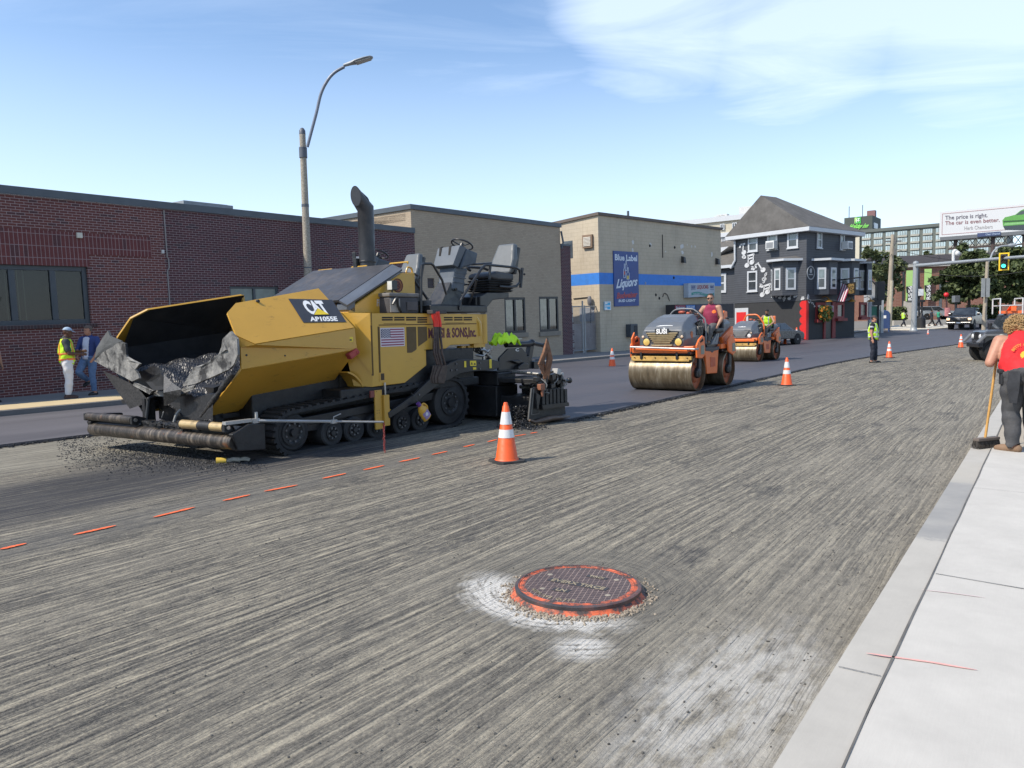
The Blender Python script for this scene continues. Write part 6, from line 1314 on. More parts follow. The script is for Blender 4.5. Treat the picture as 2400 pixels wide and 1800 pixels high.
CON=M('cone orange',(.80,.105,.018),.5,var=.08,vs=6,dirt=.22,dirtcol=(.25,.06,.02));CWH=M('cone white band',(.68,.67,.66),.4,var=.08,vs=9,dirt=.25,dirtcol=(.42,.33,.28))
def cone(X,Y,h,label,slim=False,Z=None,base=True,az=0):
 p=gp(X,Y)if Z is None else at_depth(X,Y,Z)
 if abs(p.x)<99 and Z is None and False:pass
 c=thing('traffic_cone',label,'traffic cone',p,az,'orange traffic cones along the works')
 rb,rt=(.135*h/.72,.03*h/.72)if not slim else(.115,.045)
 z0=.035
 def R(z):return rb+(rt-rb)*(z-z0)/(h-z0)
 mb=MB();mb.lathe([(R(z0)+.012,z0),(R(z0+.02),z0+.02),(R(h*.94),h*.94),(R(h*.945)*.82,h*.95),(R(h)*.85,h*.985),(R(h)*.7,h),(R(h)*.45,h)],n=28);b=mb.build('body',CON,c,smooth=50)
 for a,d in((.42,.555),(.64,.845))if not slim else((.45,.58),(.68,.86)):
  mb=MB();mb.lathe([(R(h*a)+.0035,h*a),(R(h*d)+.0035,h*d)],n=28,cap=False);mb.build('reflective_band',CWH,b,smooth=50)
 if base:
  s=.185*h/.72 if not slim else .2;k=s*.75
  mb=MB();mb.hull([(s,-k,0),(s,k,0),(k,s,0),(-k,s,0),(-s,k,0),(-s,-k,0),(-k,-s,0),(k,-s,0)],[(s*.96,-k,z0),(s*.96,k,z0),(k,s*.96,z0),(-k,s*.96,z0),(-s*.96,k,z0),(-s*.96,-k,z0),(-k,-s*.96,z0),(k,-s*.96,z0)]);mb.build('base',M('black rubber base',(.025,.024,.024),.8,var=.3,dirt=.5,dirtcol=(.09,.085,.075))if base is True else CON,c,bevel=.006)
 return c
cone(1188,1083,.735,'nearest orange cone with two white bands, on the milled road beside the paver',az=.5)
cone(1435,861,.74,'orange cone on the fresh asphalt in front of the cream building',base='o',az=.3)
cone(1844,904,.725,'orange cone on the milled road to the right of the rollers',az=.2)
cone(2084,839,.71,'orange cone next to the police officer',az=.4)
cone(2175,787,.50,'small far orange cone on the dark asphalt ahead of the pickup',Z=60.5,base='o')
cone(2252,815,.74,'orange cone near the front wheels of the parked jeep',az=.2)
cone(1840,808,1.15,'tall slim orange cone beside the dark saloon behind the far roller',True)
cone(1867,805,1.10,'tall slim orange cone nearest the red painted house corner',True,base=False)
ML=.055;mc=gpt(1354,1369,ML);mh=thing('manhole_cover','raised round manhole with orange sprayed rim and dark diamond patterned lid','manhole cover',(mc.x,mc.y,ML-.09))
def lid_mat():
 m,nt,b=nmat('cast lid');T=NT(nt);o=T.obj()
 a,c_=gpt(1284,1352,.085),gpt(1428,1377,.085);ang=math.atan2(c_.y-a.y,c_.x-a.x)
 r=T.mapping(o,rot=(0,0,-ang));sp=T.n('ShaderNodeSeparateXYZ');T.l(r,sp.inputs[0])
 def lines(k1,k2):
  q=T.math('ADD',T.math('MULTIPLY',sp.outputs[0],k1),T.math('MULTIPLY',sp.outputs[1],k2));f=T.math('FRACT',q);return T.math('LESS_THAN',T.math('ABSOLUTE',T.math('SUBTRACT',f,.5)),.075)
 g=T.math('MAXIMUM',lines(30,7),lines(-10,32))
 n=T.noise(o,9,6,.65);base=T.mix(n,(.042,.028,.026,1),(.095,.060,.052,1))
 c=T.mix(T.math('MULTIPLY',g,T.ramp(T.noise(o,16,4),[(.3,.3),(.6,1)])),base,(.30,.22,.18,1))
 T.l(c,b.inputs['Base Color']);b.inputs['Roughness'].default_value=.5;T.bump(T.math('ADD',g,T.math('MULTIPLY',T.noise(o,80,3),.3)),.6,.006,b);return m,ang
LID,lang=lid_mat()
def rim_mat(name,k):
 m,nt,b=nmat(name);T=NT(nt);o=T.obj()
 n=T.noise(o,14,7,.7);c=T.mix(T.ramp(n,[(.42-k,0),(.58-k,1)]),(.06,.045,.042,1),(.66,.13,.05,1));c=T.mix(T.ramp(T.noise(o,40,5,.7),[(.55,0),(.7,.6)]),c,(.36,.24,.17,1))
 T.l(c,b.inputs['Base Color']);b.inputs['Roughness'].default_value=.7;T.bump(T.noise(o,50,5),.4,.01,b);return m
mb=MB();mb.lathe([(.425,.03),(.405,.045),(.387,.065),(.385,.085),(.378,.09),(.362,.09),(.358,.084)],n=72,cap=False);fr_=mb.build('frame_ring',rim_mat('sprayed rim',-.02),mh,smooth=45)
mb=MB();mb.lathe([(.387,.062),(.389,.086),(.379,.092),(.368,.0915)],n=72,cap=False);mb.build('iron_lip',M('worn iron lip',(.055,.05,.052),.45,var=.4,vs=10,dirt=.4,dirtcol=(.40,.12,.06)),fr_,smooth=45)
mb=MB();mb.lathe([(.358,.06),(.358,.086),(.348,.0885)],n=72,cap=False);mb.lathe([(.347,.088),(.326,.0895)],n=72,cap=False);mb.build('lid_edge',rim_mat('sprayed lid edge',.0),mh,smooth=45)
mb=MB();mb.lathe([(.327,.05),(.327,.0885)],n=64);lid=mb.build('lid',LID,mh,smooth=30)
gold_=M('sandy raised letters',(.30,.25,.17),.7,var=.2);pl_=M('letter plate',(.04,.034,.034),.5)
def lidtext(body,x,y,size,w):
 T_=Matrix.Rotation(lang,4,'Z')@Matrix.Translation((x,y,.0905));me=text_mesh(body,size,.002,bold=.001,align='CENTER')
 mb=MB();mb.M=Matrix.Rotation(lang,4,'Z');mb.box((x,y+size*.33,.0895),(w,size*1.0,.0022));p_=mb.build('letter_plate',pl_,lid)
 mb=MB();mb.add_mesh(me,T_);mb.build('lettering',gold_,p_);bpy.data.meshes.remove(me)
lidtext('EVERX TIRCE',0,-.02,.062,.40);lidtext('TIROI',.05,.16,.04,.14);lidtext('LN',-.04,-.16,.055,.11)
def arctext(body,r,a0,step,size):
 gl=MB();gl.mat(gold_)
 for k,ch in enumerate(body):
  if ch==' ':continue
  a=a0+step*k;me=text_mesh(ch,size,.002,align='CENTER');gl.add_mesh(me,Matrix.Rotation(lang,4,'Z')@Matrix.Translation((r*cos(a),r*sin(a),.0905))@Matrix.Rotation(a+pi/2,4,'Z'));bpy.data.meshes.remove(me)
 gl.build('rim_lettering',None,lid)
arctext('ASTM A48 CL35B',.295,RAD(228),.085,.036)
mb=MB()
for x,y in((-.22,-.06),(.16,-.2),(-.16,.2),(.25,.07)):mb.lathe([(.018,.0888),(.012,.0905),(.004,.0905)],(x,y,0),12)
mb.build('pick_holes',M('bright worn iron',(.3,.26,.2),.5),lid)
def debris(name,label,pts,m,kind='stuff',cat=None,rs=(.004,.014)):
 mb=MB()
 for p in pts:
  r=random.uniform(*rs);Rm=Matrix.Rotation(random.uniform(0,3),4,Vector((random.random(),random.random(),.3)).normalized())
  mb.ball((p.x,p.y,p.z+r*.35),(r,r*random.uniform(.6,1),r*random.uniform(.5,.8)),5,4,R=Rm)
 o=mb.build(name,m);tag(o,label,cat or name.replace('_',' '),kind=kind);return o
random.seed(77);pts=[]
for k in range(900):
 a=random.uniform(0,2*pi)if k<350 else random.gauss(-1.8,.8);r=.395+abs(random.gauss(0,.045));pts.append(Vector((mc.x+r*cos(a),mc.y+r*sin(a),0)))
debris('rubble','ring of crumbled stones and grit round the raised manhole',pts,M('crumbled stone',(.30,.25,.19),.9,var=.4,vs=40),rs=(.003,.013))
pts=[]
for k in range(1800):
 s=random.uniform(1.6,12);t=random.choice((random.uniform(-6.5,-.8),-.8-abs(random.gauss(0,1.0))));pts.append(SP(s,max(-7,t),0))
debris('grit','scattered small stones and grit over the milled road',pts,M('dark grit',(.10,.095,.085),.9,var=.6,vs=30),rs=(.0015,.008))
pts=[]
for k in range(6500):
 u=random.betavariate(1.6,1.8);a=gp(130+500*u,1052+42*u+random.gauss(0,17)*(1.4-u));pts.append(a)
debris('spilled_asphalt','loose black asphalt crumbs spilled in front of the paver bumper',pts,CLOD,rs=(.003,.014))
pts=[]
PVm=PV.m
for k in range(700):
 a=random.gauss(3.75,.14);b=random.gauss(-1.0,.16);h=max(0,.16-abs(a-3.75)*.6-abs(b+1)*.5);pts.append(PVm@Vector((a,b,random.uniform(0,h))))
for k in range(420):a=3.95+random.gauss(0,.07);b=random.uniform(-.95,-.55);pts.append(PVm@Vector((a,b,random.uniform(.05,.33))))
debris('asphalt_crumbs','small black asphalt pile pushed ahead of the screed end gate',pts,CLOD,rs=(.008,.022))
pts=[]
for k in range(2600):
 s=random.uniform(11.2,60)if random.random()<.6 else random.uniform(11.2,22);pts.append(SP(s,-6.70+abs(random.gauss(0,.05)),random.uniform(0,.03)))
for k in range(900):s=random.uniform(-2,11);pts.append(SP(s,-12.70+abs(random.gauss(0,.05)),random.uniform(0,.03)))
debris('joint_crumbs','line of loose black crumbs along the edge of the new asphalt',pts,CLOD,rs=(.008,.022))
q=gp(525,1085);gl=thing('work_glove','yellow cuffed grey work glove dropped on the road before the paver','glove',q,RAD(15))
mb=MB();mb.tube(smoothpath([(.02,0,.02),(.12,.01,.035),(.2,-.02,.03)]),[.03]*12+[.02],8);
for k in range(4):mb.tube(smoothpath([(.18,-.04+k*.025,.03),(.25,-.05+k*.03,.035+.01*(k%2)),(.31,-.05+k*.035,.02)]),.013,6)
mb.build('hand',M('grey glove cloth',(.33,.31,.26),.9),gl,smooth=50)
mb=MB();mb.tube([(-.09,0,.025),(.03,0,.025)],[.05,.04],10);mb.build('cuff',M('yellow glove cuff',(.62,.42,.06),.8),gl,smooth=50)
for k,dx in enumerate((0,28,60,108)):
 lab=('leftmost','second from the left','third from the left','rightmost')[k]
 F_=lambda x,y,b=-.09-.012*k:Vector((PV.on(820+(x)/6.9125,640+y/6.9125,b)[0],b,PV.on(820+x/6.9125,640+y/6.9125,b)[1]))
 sh_=thing('shovel','red handled shovel hung on the paver, %s of four'%lab,'shovel',parent_matrix=PV.m,group='shovels hung on the side of the paver')
 x0=(1335,1362,1390,1428)[k];x1=(1375,1400,1425,1465)[k];x2=(1365,1400,1440,1490)[k];x3=(1420,1450,1490,1545)[k]
 mb=MB();mb.tube(smoothpath([F_(x0,625),F_(x0+12,700),F_(x1-5,790),F_(x1,870)]),[.024,.026,.026,.026]+[.024]*15,8);mb.build('handle',M('red handle paint',(.74,.035,.02),.45,var=.1,dirt=.2),sh_,smooth=50)
 mb=MB();mb.tube(smoothpath([F_(x1,870),F_(x1,1000),F_(x2,1220),F_(x2+2,1300),F_(x3,1485)]),.019,8);mb.build('shaft',M('tarry wood shaft',(.075,.05,.042),.6,var=.5,vs=14,dirt=.5,dirtcol=(.02,.018,.018)),sh_,smooth=50)
 bl_=[F_(x3-75+dx*.2,1495),F_(x3+15+dx*.2,1490),F_(x3+5,1700),F_(x3-20,1790),F_(x3-120,1780),F_(x3-125,1690)]
 mb=MB();mb.hull(bl_,[p+Vector((0,-.012,0))for p in bl_]);mb.build('blade',M('tarred brown blade',(.055,.036,.028),.5,var=.5,vs=8),sh_,bevel=.004)
mb=MB();q0=PV.on(820+1290/6.9125,640+640/6.9125,-.06);q1=PV.on(820+1520/6.9125,640+600/6.9125,-.06);mb.bx(q0[0],q1[0],-.13,-.0,q0[1]-.02,q1[1]);mb.build('shovel_rack',M('scuffed dark rack',(.045,.04,.04),.6,var=.4),pv,bevel=.008)
jc=hit(PV,991,963,(0,-.2,0),(0,1,0));jg=thing('plastic_jug','yellow plastic jug with a purple cap, hanging under the paver side','jug',parent_matrix=PV.m@Matrix.Translation(jc)@Matrix.Rotation(RAD(-38),4,'Y'))
JY=M('amber plastic',(.62,.33,.04),.3,var=.1);
mb=MB();pr=[(.055,.035,-.155),(.088,.05,-.15),(.092,.052,-.02),(.088,.05,.02),(.06,.042,.07),(.03,.03,.1),(.026,.026,.115)]
mb.loft([[(x*cos(2*pi*k/20),y*sin(2*pi*k/20),z)for k in range(20)]for x,y,z in pr]);jb=mb.build('jug_body',JY,jg,smooth=50)
mb=MB();mb.tube(smoothpath([(.03,0,.085),(.085,0,.075),(.11,0,.0),(.085,0,-.05)]),.016,8);mb.build('jug_handle',JY,jg,smooth=50)
mb=MB();mb.cyl((0,0,.112),(0,0,.165),.036,.034,n=16);mb.build('cap',M('purple cap',(.14,.05,.22),.4),jg,smooth=40)
mb=MB();mb.grid(lambda u,v:(.094*sin((u-.5)*1.5),-.0535*cos((u-.5)*1.5),-.13+.12*v),8,2);lb=mb.build('label',M('lilac label',(.30,.22,.42),.4,var=.3,vs=20),jb,smooth=60,fixn=False)
mb=MB();mb.lathe([(.03,-.0555),(.001,-.0565)],(-.005,0,-.06),16,'y');mb.build('label_disc',M('pale label disc',(.62,.60,.60),.4),lb)
mb=MB();mb.tube([(.02,0,.1),(.06,.06,.22),(.08,.12,.3)],.006,5);mb.build('string',M('dark string',(.05,.05,.05),.8),jg)
F_=lambda x,y,b:PV.on(820+x/6.9125,640+y/6.9125,b)
a0,c1=F_(655,630,.12),F_(1118,330,.12);ck=thing('cooler_bag','grey and black cooler bag standing on the paver deck','cooler bag',parent_matrix=PV.m)
mb=MB();mb.bx(a0[0],c1[0],.12,.50,1.875,c1[1]-.06);cbg=mb.build('bag',M('charcoal nylon',(.06,.058,.062),.8,var=.2),ck,bevel=.035,seg=3)
mb=MB();mb.bx(a0[0]-.015,c1[0]+.01,.11,.51,c1[1]-.062,c1[1]);mb.build('lid',M('taupe nylon',(.16,.15,.14),.8,var=.15),ck,bevel=.02,seg=3)
mb=MB();mb.bx(a0[0]+.34,c1[0]-.05,.10,.118,1.93,2.07);mb.build('pocket',M('mesh pocket',(.085,.075,.075),.8),cbg,bevel=.012)
mb=MB();mb.bx(a0[0]-.006,a0[0]+.2,.108,.119,1.9,c1[1]-.09);mb.build('pale_side',M('pale nylon',(.30,.29,.27),.8,var=.2),cbg,bevel=.01)
mb=MB();mb.tube(smoothpath([(a0[0]+.03,.09,2.02),(a0[0]+.1,.07,2.12),(a0[0]+.13,.08,2.0),(a0[0]+.2,.085,1.9)]),.02,6);mb.build('strap',BLKP,cbg,smooth=50)
vc=PV.m@Vector((4.92,.22,1.36));vs_=MB();random.seed(6)
q=[mz(960+x/6.9125,760+y/6.9125,.12)for x,y in((1345,330),(1640,270))]
def vest(u,v):
 a=q[0].x+(q[1].x-q[0].x)*u;b=-.12+.36*v;e=min(1,4*u+.12,4*(1-u)+.12)*min(1,4*v+.25,4*(1-v)+.25)
 z=1.33+.15*e+.035*sin(u*17+3*sin(v*9))+.03*sin(v*21+u*9);return(a+.02*sin(v*14),b,z)
vs_.grid(vest,22,16);o=vs_.build('safety_vest',LIME,smooth=70,fixn=False,solid=.012);o.matrix_world=PV.m;tag(o,'crumpled lime safety vest lying on top of the screed','vest')
mb=MB();q2_=mz(960+1640/6.9125,760+270/6.9125,.2);mb.bx(4.92,5.28,.14,.26,1.40,1.43);o=mb.build('plank',M('pale plank',(.52,.48,.38),.7),bevel=.004);o.matrix_world=PV.m;tag(o,'short pale plank lying beside the lime vest on the screed','plank')
fgm=M('rusty brown canvas',(.20,.095,.05),.85,var=.45,vs=9,dirt=.5,dirtcol=(.05,.035,.03));G6=lambda x,y,b=-1.1:hit(PV,1120+x/5.925,760+y/5.925,(0,b,0),(0,1,0))
fl_=thing('canvas_flag','brown canvas flag bunched on a short pole above the end gate','flag',parent_matrix=PV.m)
mb=MB();mb.tube([G6(958,800),G6(966,185)],.014,8);mb.build('pole',BLKP,fl_)
mb=MB();top_=G6(968,190)
for(xa,xb,ya,dep)in((850,905,570,-.03),(905,950,700,.04),(925,985,770,-.06)):
 P=[G6(960,195),G6(975,192),G6(xb,ya),G6(xa,ya-10)];mid_=[P[0].lerp(P[3],.5)+Vector((.0,dep,0)),P[1].lerp(P[2],.5)+Vector((.01,dep*1.5,0))]
 mb.loft([[P[0],P[1],P[1]+Vector((0,.02,0)),P[0]+Vector((0,.02,0))],[mid_[0],mid_[1],mid_[1]+Vector((0,.05,0)),mid_[0]+Vector((0,.05,0))],[P[3],P[2],P[2]+Vector((0,.04,0)),P[3]+Vector((0,.04,0))]])
P=[G6(850,560),G6(905,570),G6(945,690),G6(930,760),G6(915,700),G6(870,620)];mb.hull(P,[p+Vector((0,.02,0))for p in P]);mb.build('cloth',fgm,fl_,smooth=60,bevel=.01)
C0=at_depth(1889,796,55.5);C0.z=G(C0.y)+.12
HR=Frame(C0,53,0);HL=Frame(C0,143,0)
def clap(name,col,pitch=.115):
 m,nt,b=nmat(name);T=NT(nt);o=T.obj();sp=T.n('ShaderNodeSeparateXYZ');T.l(o,sp.inputs[0])
 f=T.math('FRACT',T.math('DIVIDE',sp.outputs[2],pitch));n=T.noise(o,1.5,5)
 c=T.mix(T.ramp(n,[(.3,0),(.7,1)]),c4(tuple(x*.85 for x in col)),c4(tuple(x*1.1 for x in col)))
 c=T.mix(T.ramp(f,[(0,1),(.22,0)]),c,c4(tuple(x*.25 for x in col)))
 T.l(c,b.inputs['Base Color']);b.inputs['Roughness'].default_value=.6;T.bump(f,-.8,.03,b);return m
CLAP=clap('slate clapboard',(.062,.067,.078),.17);STUC=M('dark render',(.030,.031,.033),.8,var=.12,bump=.3);WTRIM=M('white trim',(.50,.52,.54),.5,var=.05);SHING=M('grey shingles',(.105,.10,.094),.9,var=.25,vs=1.2,bump=.4,bs=8)
hs=thing('corner_house','three storey black clapboard tavern house with white music notes and a grey hip roof','house',parent_matrix=HR.m)
HLM=HR.i@HL.m
def LB():m=MB();m.M=HLM.copy();return m
UL=HL.on(1722,650)[0];URt=HR.on(2003,700)[0];ZE=HL.on(1880,545)[1];ZS=HL.on(1800,708)[1]
mb=LB();mb.poly([(UL,0,-.5),(0,0,-.5),(0,0,ZS),(UL,0,ZS)]);mb.M=Matrix();mb.poly([(0,0,-.8),(URt,0,-.8),(URt,0,ZS),(0,0,ZS)]);mb.build('ground_floor_wall',STUC,hs,fixn=False)
mb=LB();mb.poly([(UL,-.03,ZS),(0.0,-.03,ZS),(0,-.03,ZE+.35),(UL,-.03,ZE+.35)]);o=mb.build('side_wall',CLAP,hs,fixn=False)
mb=MB();mb.poly([(-.03,0.0,ZS),(URt,0.0,ZS),(URt,0.0,ZE+.35),(-.03,0.0,ZE+.35)]);mb.build('street_wall',clap('shaded clapboard',(.040,.045,.058),.17),hs,fixn=False)  # darker copy of the side clapboard, the wall's shade put into its colour
Lc=HLM@Vector((UL,0,0));Rc=Vector((URt,0,0));Bc=Lc+Rc
mb=MB();mb.poly([(Lc.x,Lc.y,-.5),(Bc.x,Bc.y,-.5),(Bc.x,Bc.y,ZE+.3),(Lc.x,Lc.y,ZE+.3)]);mb.poly([(Rc.x,Rc.y,-.5),(Bc.x,Bc.y,-.5),(Bc.x,Bc.y,ZE+.3),(Rc.x,Rc.y,ZE+.3)]);mb.build('rear_wall',CLAP,hs,fixn=False)
ov=.55;cx_,cy_=(Lc+Rc)/2*1,0
cor=[Vector((0,0,0)),Rc,Bc,Lc];cen=Bc/2
eav=[(p-cen)+((p-cen).normalized()*ov*1.35)+cen for p in cor];zr0=ZE+.32
rp0=HR.i@at_depth(1783,461.5,58.5);rp1=HR.i@at_depth(1819,458.5,59.5);zr=(rp0.z+rp1.z)/2
r0_=cen.lerp(Lc+(Bc-Lc)*.5,.2);r1_=cen.lerp(Rc*.5,.0);r0_=Vector((rp0.x,rp0.y,zr));r1_=Vector((rp1.x,rp1.y,zr))
e=[Vector((p.x,p.y,zr0))for p in eav]
mb=MB();mb.poly([e[0],r1_,r0_,e[3]]);mb.poly([e[1],r1_,e[0]]);mb.poly([e[2],r0_,r1_,e[1]]);mb.poly([e[3],r0_,e[2]]);mb.build('roof',SHING,hs,fixn=True)
mb=MB();mb.hull([p+Vector((0,0,-.30))for p in e],[p+Vector((0,0,-.01))for p in e]);mb.build('eaves_fascia',WTRIM,hs,bevel=.02)
mb=LB();dx=HL.on(1725,560)[0];zb=HL.on(1725,610)[1];mb.tube([(dx,-.15,ZE),(dx,-.1,zb),(dx-.4,-.12,zb-.6)],.09,8);mb.build('downspout',WTRIM,hs,smooth=40)
PALEG=glass('pale sash glass',(.10,.125,.13),.05);DKG=glass('dark sash glass',(.03,.035,.04),.05)
def sash(F,mk,x0,x1,y0,y1,yl,gl=PALEG,lower=None,ac=False,out=.07,cx=None):
 u0,z1=F.on(x0,y0,yl);u1=F.on(x1,y0,yl)[0];z0=F.on((x0+x1)/2,y1,yl)[1];z1=F.on((x0+x1)/2,y0,yl)[1]
 t=min(.13,(u1-u0)*.16);zm=(z0+z1)/2
 mb=mk();frame_rect(mb,u0,u1,z0,z1,yl-out,yl-.005,t);mb.bx(u0+t,u1-t,yl-out*.7,yl-.006,zm-.04,zm+.04);mb.bx(u0-.05,u1+.05,yl-out-.05,yl-.005,z0-.06,z0+.002);o=mb.build('window',WTRIM,hs)
 mb=mk();mb.poly([(u0+t,yl-.02,zm),(u1-t,yl-.02,zm),(u1-t,yl-.02,z1-t),(u0+t,yl-.02,z1-t)]);mb.build('pane',gl,o,fixn=False)
 mb=mk();mb.poly([(u0+t,yl-.02,z0+t),(u1-t,yl-.02,z0+t),(u1-t,yl-.02,zm),(u0+t,yl-.02,zm)]);mb.build('pane',lower or DKG,o,fixn=False)
 if ac:
  c=(u0+u1)/2+(ac if ac is not True else .12);mb=mk();mb.bx(c-.36,c+.36,yl-.55,yl-.03,z0+.02,z0+.62);a=mb.build('air_conditioner',M('white appliance',(.62,.63,.62),.5),o,bevel=.03)
  mb=mk();mb.bx(c-.28,c+.28,yl-.565,yl-.552,z0+.1,z0+.5);mb.build('ac_grille',M('grey grille',(.22,.23,.24),.6),a)
h5=lambda x,y:(1680+x/6.914,480+y/6.914)
def s5(x0,x1,y0,y1,**k):a=h5(x0,y0);b=h5(x1,y1);sash(HL,LB,a[0],b[0],a[1],b[1],-.035,**k)
s5(512,668,485,758);s5(822,988,452,728,ac=True);s5(1150,1325,425,700);s5(500,663,1072,1405,gl=DKG)
h8=lambda x,y:(1850+x/7.9,600+y/7.9)
HB=lambda:MB()
z3=lambda x,y:(1680+x/3.95,440+y/3.95)
for x0,x1,y0,y1,ac in((925,970,405,560,False),(1140,1178,430,576,.25)):
 a=z3(x0,y0);b=z3(x1,y1);sash(HR,HB,a[0],b[0],a[1],b[1],-.01,ac=ac)
def bay(F,mk,ua,ub,z0,z1,dep,ins,ztop):
 P=[(ua,0),(ua+ins,-dep),(ub-ins,-dep),(ub,0)]
 mb=mk();mb.loft([[(p[0],p[1],z0)for p in P],[(p[0],p[1],z1)for p in P]]);o=mb.build('bay_window',CLAP if F is HL else M('shaded bay paint',(.032,.037,.048),.6),hs)  # street bays darker than the side bay, shade put into the paint colour
 Q=[(ua-.35,0),(ua+ins-.3,-dep-.35),(ub-ins+.3,-dep-.35),(ub+.35,0)];mb=mk();mb.loft([[(p[0],p[1],z1)for p in Q],[(p[0],p[1],z1+.16)for p in Q]]);mb.build('bay_fascia',WTRIM,o)
 T_=[(ua+.2,0),(ua+ins+.2,-.05),(ub-ins-.2,-.05),(ub-.2,0)];mb=mk();mb.loft([[(p[0],p[1],z1+.16)for p in Q],[(p[0],p[1],ztop)for p in T_]]);mb.build('bay_roof',SHING,o)
 for a,b,k in((P[0],P[1],.62),(P[1],P[2],.62),(P[2],P[3],.62)):
  a,b=Vector(a),Vector(b);d=b-a;n=Vector((d.y,-d.x)).normalized();n=n if n.y<0 or abs(n.x)>.9 else-n
  if n.y>0:n=-n
  c0,c1=a+d*(.5-k/2),a+d*(.5+k/2);za_,zb_2=z0+(z1-z0)*.16,z0+(z1-z0)*.80
  def qd(s0,s1,y0,y1,l):return[(c0+(c1-c0)*s0+n*l).to_tuple()+(y0,),(c0+(c1-c0)*s1+n*l).to_tuple()+(y0,),(c0+(c1-c0)*s1+n*l).to_tuple()+(y1,),(c0+(c1-c0)*s0+n*l).to_tuple()+(y1,)]
  mb=mk();mb.hull(qd(0,1,za_,zb_2,.005),qd(0,1,za_,zb_2,.05));w=mb.build('bay_sash',WTRIM,o);zm=(za_+zb_2)/2
  mb=mk();mb.poly(qd(.2,.8,za_+.16,zm-.03,.056));mb.build('pane',DKG,w,fixn=False)
  mb=mk();mb.poly(qd(.2,.8,zm+.03,zb_2-.14,.056));mb.build('pane',PALEG,w,fixn=False)
b0=HL.on(*h5(880,1200))[0];b1=HL.on(*h5(1330,1200))[0];zt=HL.on(*h5(1000,935))[1];zbm=HL.on(*h5(1000,1480))[1]
bay(HL,LB,b0,b1,zbm,zt,.9,.75,HL.on(*h5(1050,850))[1])
b0=HR.on(*h8(432,300))[0];b1=HR.on(*h8(800,300))[0];zt=HR.on(*h8(500,95))[1];zbm=HR.on(*h8(550,720))[1]
bay(HR,HB,b0+.2,b1-.1,zbm,zt,.8,.6,HR.on(*h8(620,40))[1])
b0=HR.on(*h8(870,300))[0];b1=HR.on(*h8(1215,300))[0]
bay(HR,HB,b0+.2,b1-.2,zbm,HR.on(*h8(1000,112))[1],.8,.6,HR.on(*h8(1050,60))[1])
b0=HR.on(*h8(1225,300))[0];b1=URt+.9
bay(HR,HB,b0,b1,zbm,HR.on(*h8(1350,158))[1],.9,.8,HR.on(*h8(1350,85))[1])
REDP=M('bright red paint',(.62,.018,.018),.5,var=.08);REDD=M('dull red frame',(.19,.025,.025),.6,var=.2)
d0=HL.on(1724,740)[0];d1=HL.on(1755,740)[0];dz=HL.on(1740,722)[1]
mb=LB();mb.bx(d0,d1,-.09,-.0,-.1,dz);dr=mb.build('door_surround',WTRIM,hs);mb=LB();mb.bx(d0+.42*(d1-d0)/3.2,d1-.5*(d1-d0)/3.2,-.12,-.091,-.1,dz-.32);mb.build('red_door',REDP,dr)
mb=MB();a=HR.on(*h8(225,1500))[0];b=HR.on(*h8(318,1200))[0];zt=HR.on(*h8(300,822))[1]
pts=[(b,-.02),(b,zt)];n=80;wav=[]
for k in range(n+1):z=zt-(zt+.02)*k/n;wav.append((-.30-.22*abs(sin(pi*5*k/n))**.7,z))
mb.M=Matrix();Lw=LB();Lw.prism([(0.004,-.02),(.004,zt)]+[(w-.0,z)for w,z in wav],-.012,-.006);Lw.build('red_corner_paint',REDP,hs)
mb.prism([(-.006,-.4),(-.006,zt),(.28,zt),(.30,-.4)],-.012,-.006);mb.build('red_corner_paint',REDP,hs)
def redwin(x0,x1,y0,y1,box=True):
 u0=HR.on(*h8(x0,1000))[0];u1=HR.on(*h8(x1,1000))[0];z1=HR.on(*h8((x0+x1)/2,y0))[1];z0=HR.on(*h8((x0+x1)/2,y1))[1]
 mb=MB();frame_rect(mb,u0,u1,z0,z1,-.09,-.005,.2);mb.bx(u0-.1,u1+.1,-.3,-.005,z0-.16,z0+.06);w=mb.build('red_window',REDD,hs)
 mb=MB();mb.poly([(u0+.2,-.02,z0+.2),(u1-.2,-.02,z0+.2),(u1-.2,-.02,z1-.2),(u0+.2,-.02,z1-.2)]);mb.build('pane',DKG,w,fixn=False);return w,u0,u1,z0
w,u0,u1,z0=redwin(478,645,860,1190);redwin(850,1000,860,1165);redwin(1285,1425,855,1145)
random.seed(17);mb=MB();fg_=M('flower green',(.06,.10,.02),.8,var=.4,vs=20);fo_=M('flower orange',(.55,.22,.03),.8);mb.mat(fg_)
for k in range(260):
 mb.mat(fo_ if random.random()<.3 else fg_);t=random.uniform(0,6.28);rr=random.uniform(0,1)**.5;c=Vector(((u0+u1)/2+.75*rr*cos(t),-.45+random.uniform(-.2,.15),z0+.5+.55*rr*sin(t)));s=random.uniform(.06,.13);q=Matrix.Rotation(random.uniform(0,6),3,'Y')@Matrix.Rotation(random.uniform(0,6),3,'X')
 mb.poly([c+q@Vector(p)for p in((-s,-s,0),(s,-s,0),(s,s,0),(-s,s,0))])
fb=mb.build('flower_basket',None,None,fixn=False);fb.matrix_world=HR.m;tag(fb,'hanging basket of orange and green flowers in front of the tavern window','flower basket')
u0=HR.on(*h8(655,1200))[0];u1=HR.on(*h8(775,1200))[0];zt=HR.on(*h8(720,860))[1]
mb=MB();mb.bx(u0-.25,u0,-.1,-.005,-.3,zt);mb.bx(u1,u1+.45,-.1,-.005,-.3,zt+.05);dj=mb.build('red_doorway',REDD,hs);mb=MB();mb.bx(u0,u1,-.03,-.008,-.3,zt);mb.build('door',M('near black door',(.012,.012,.013),.4),dj)
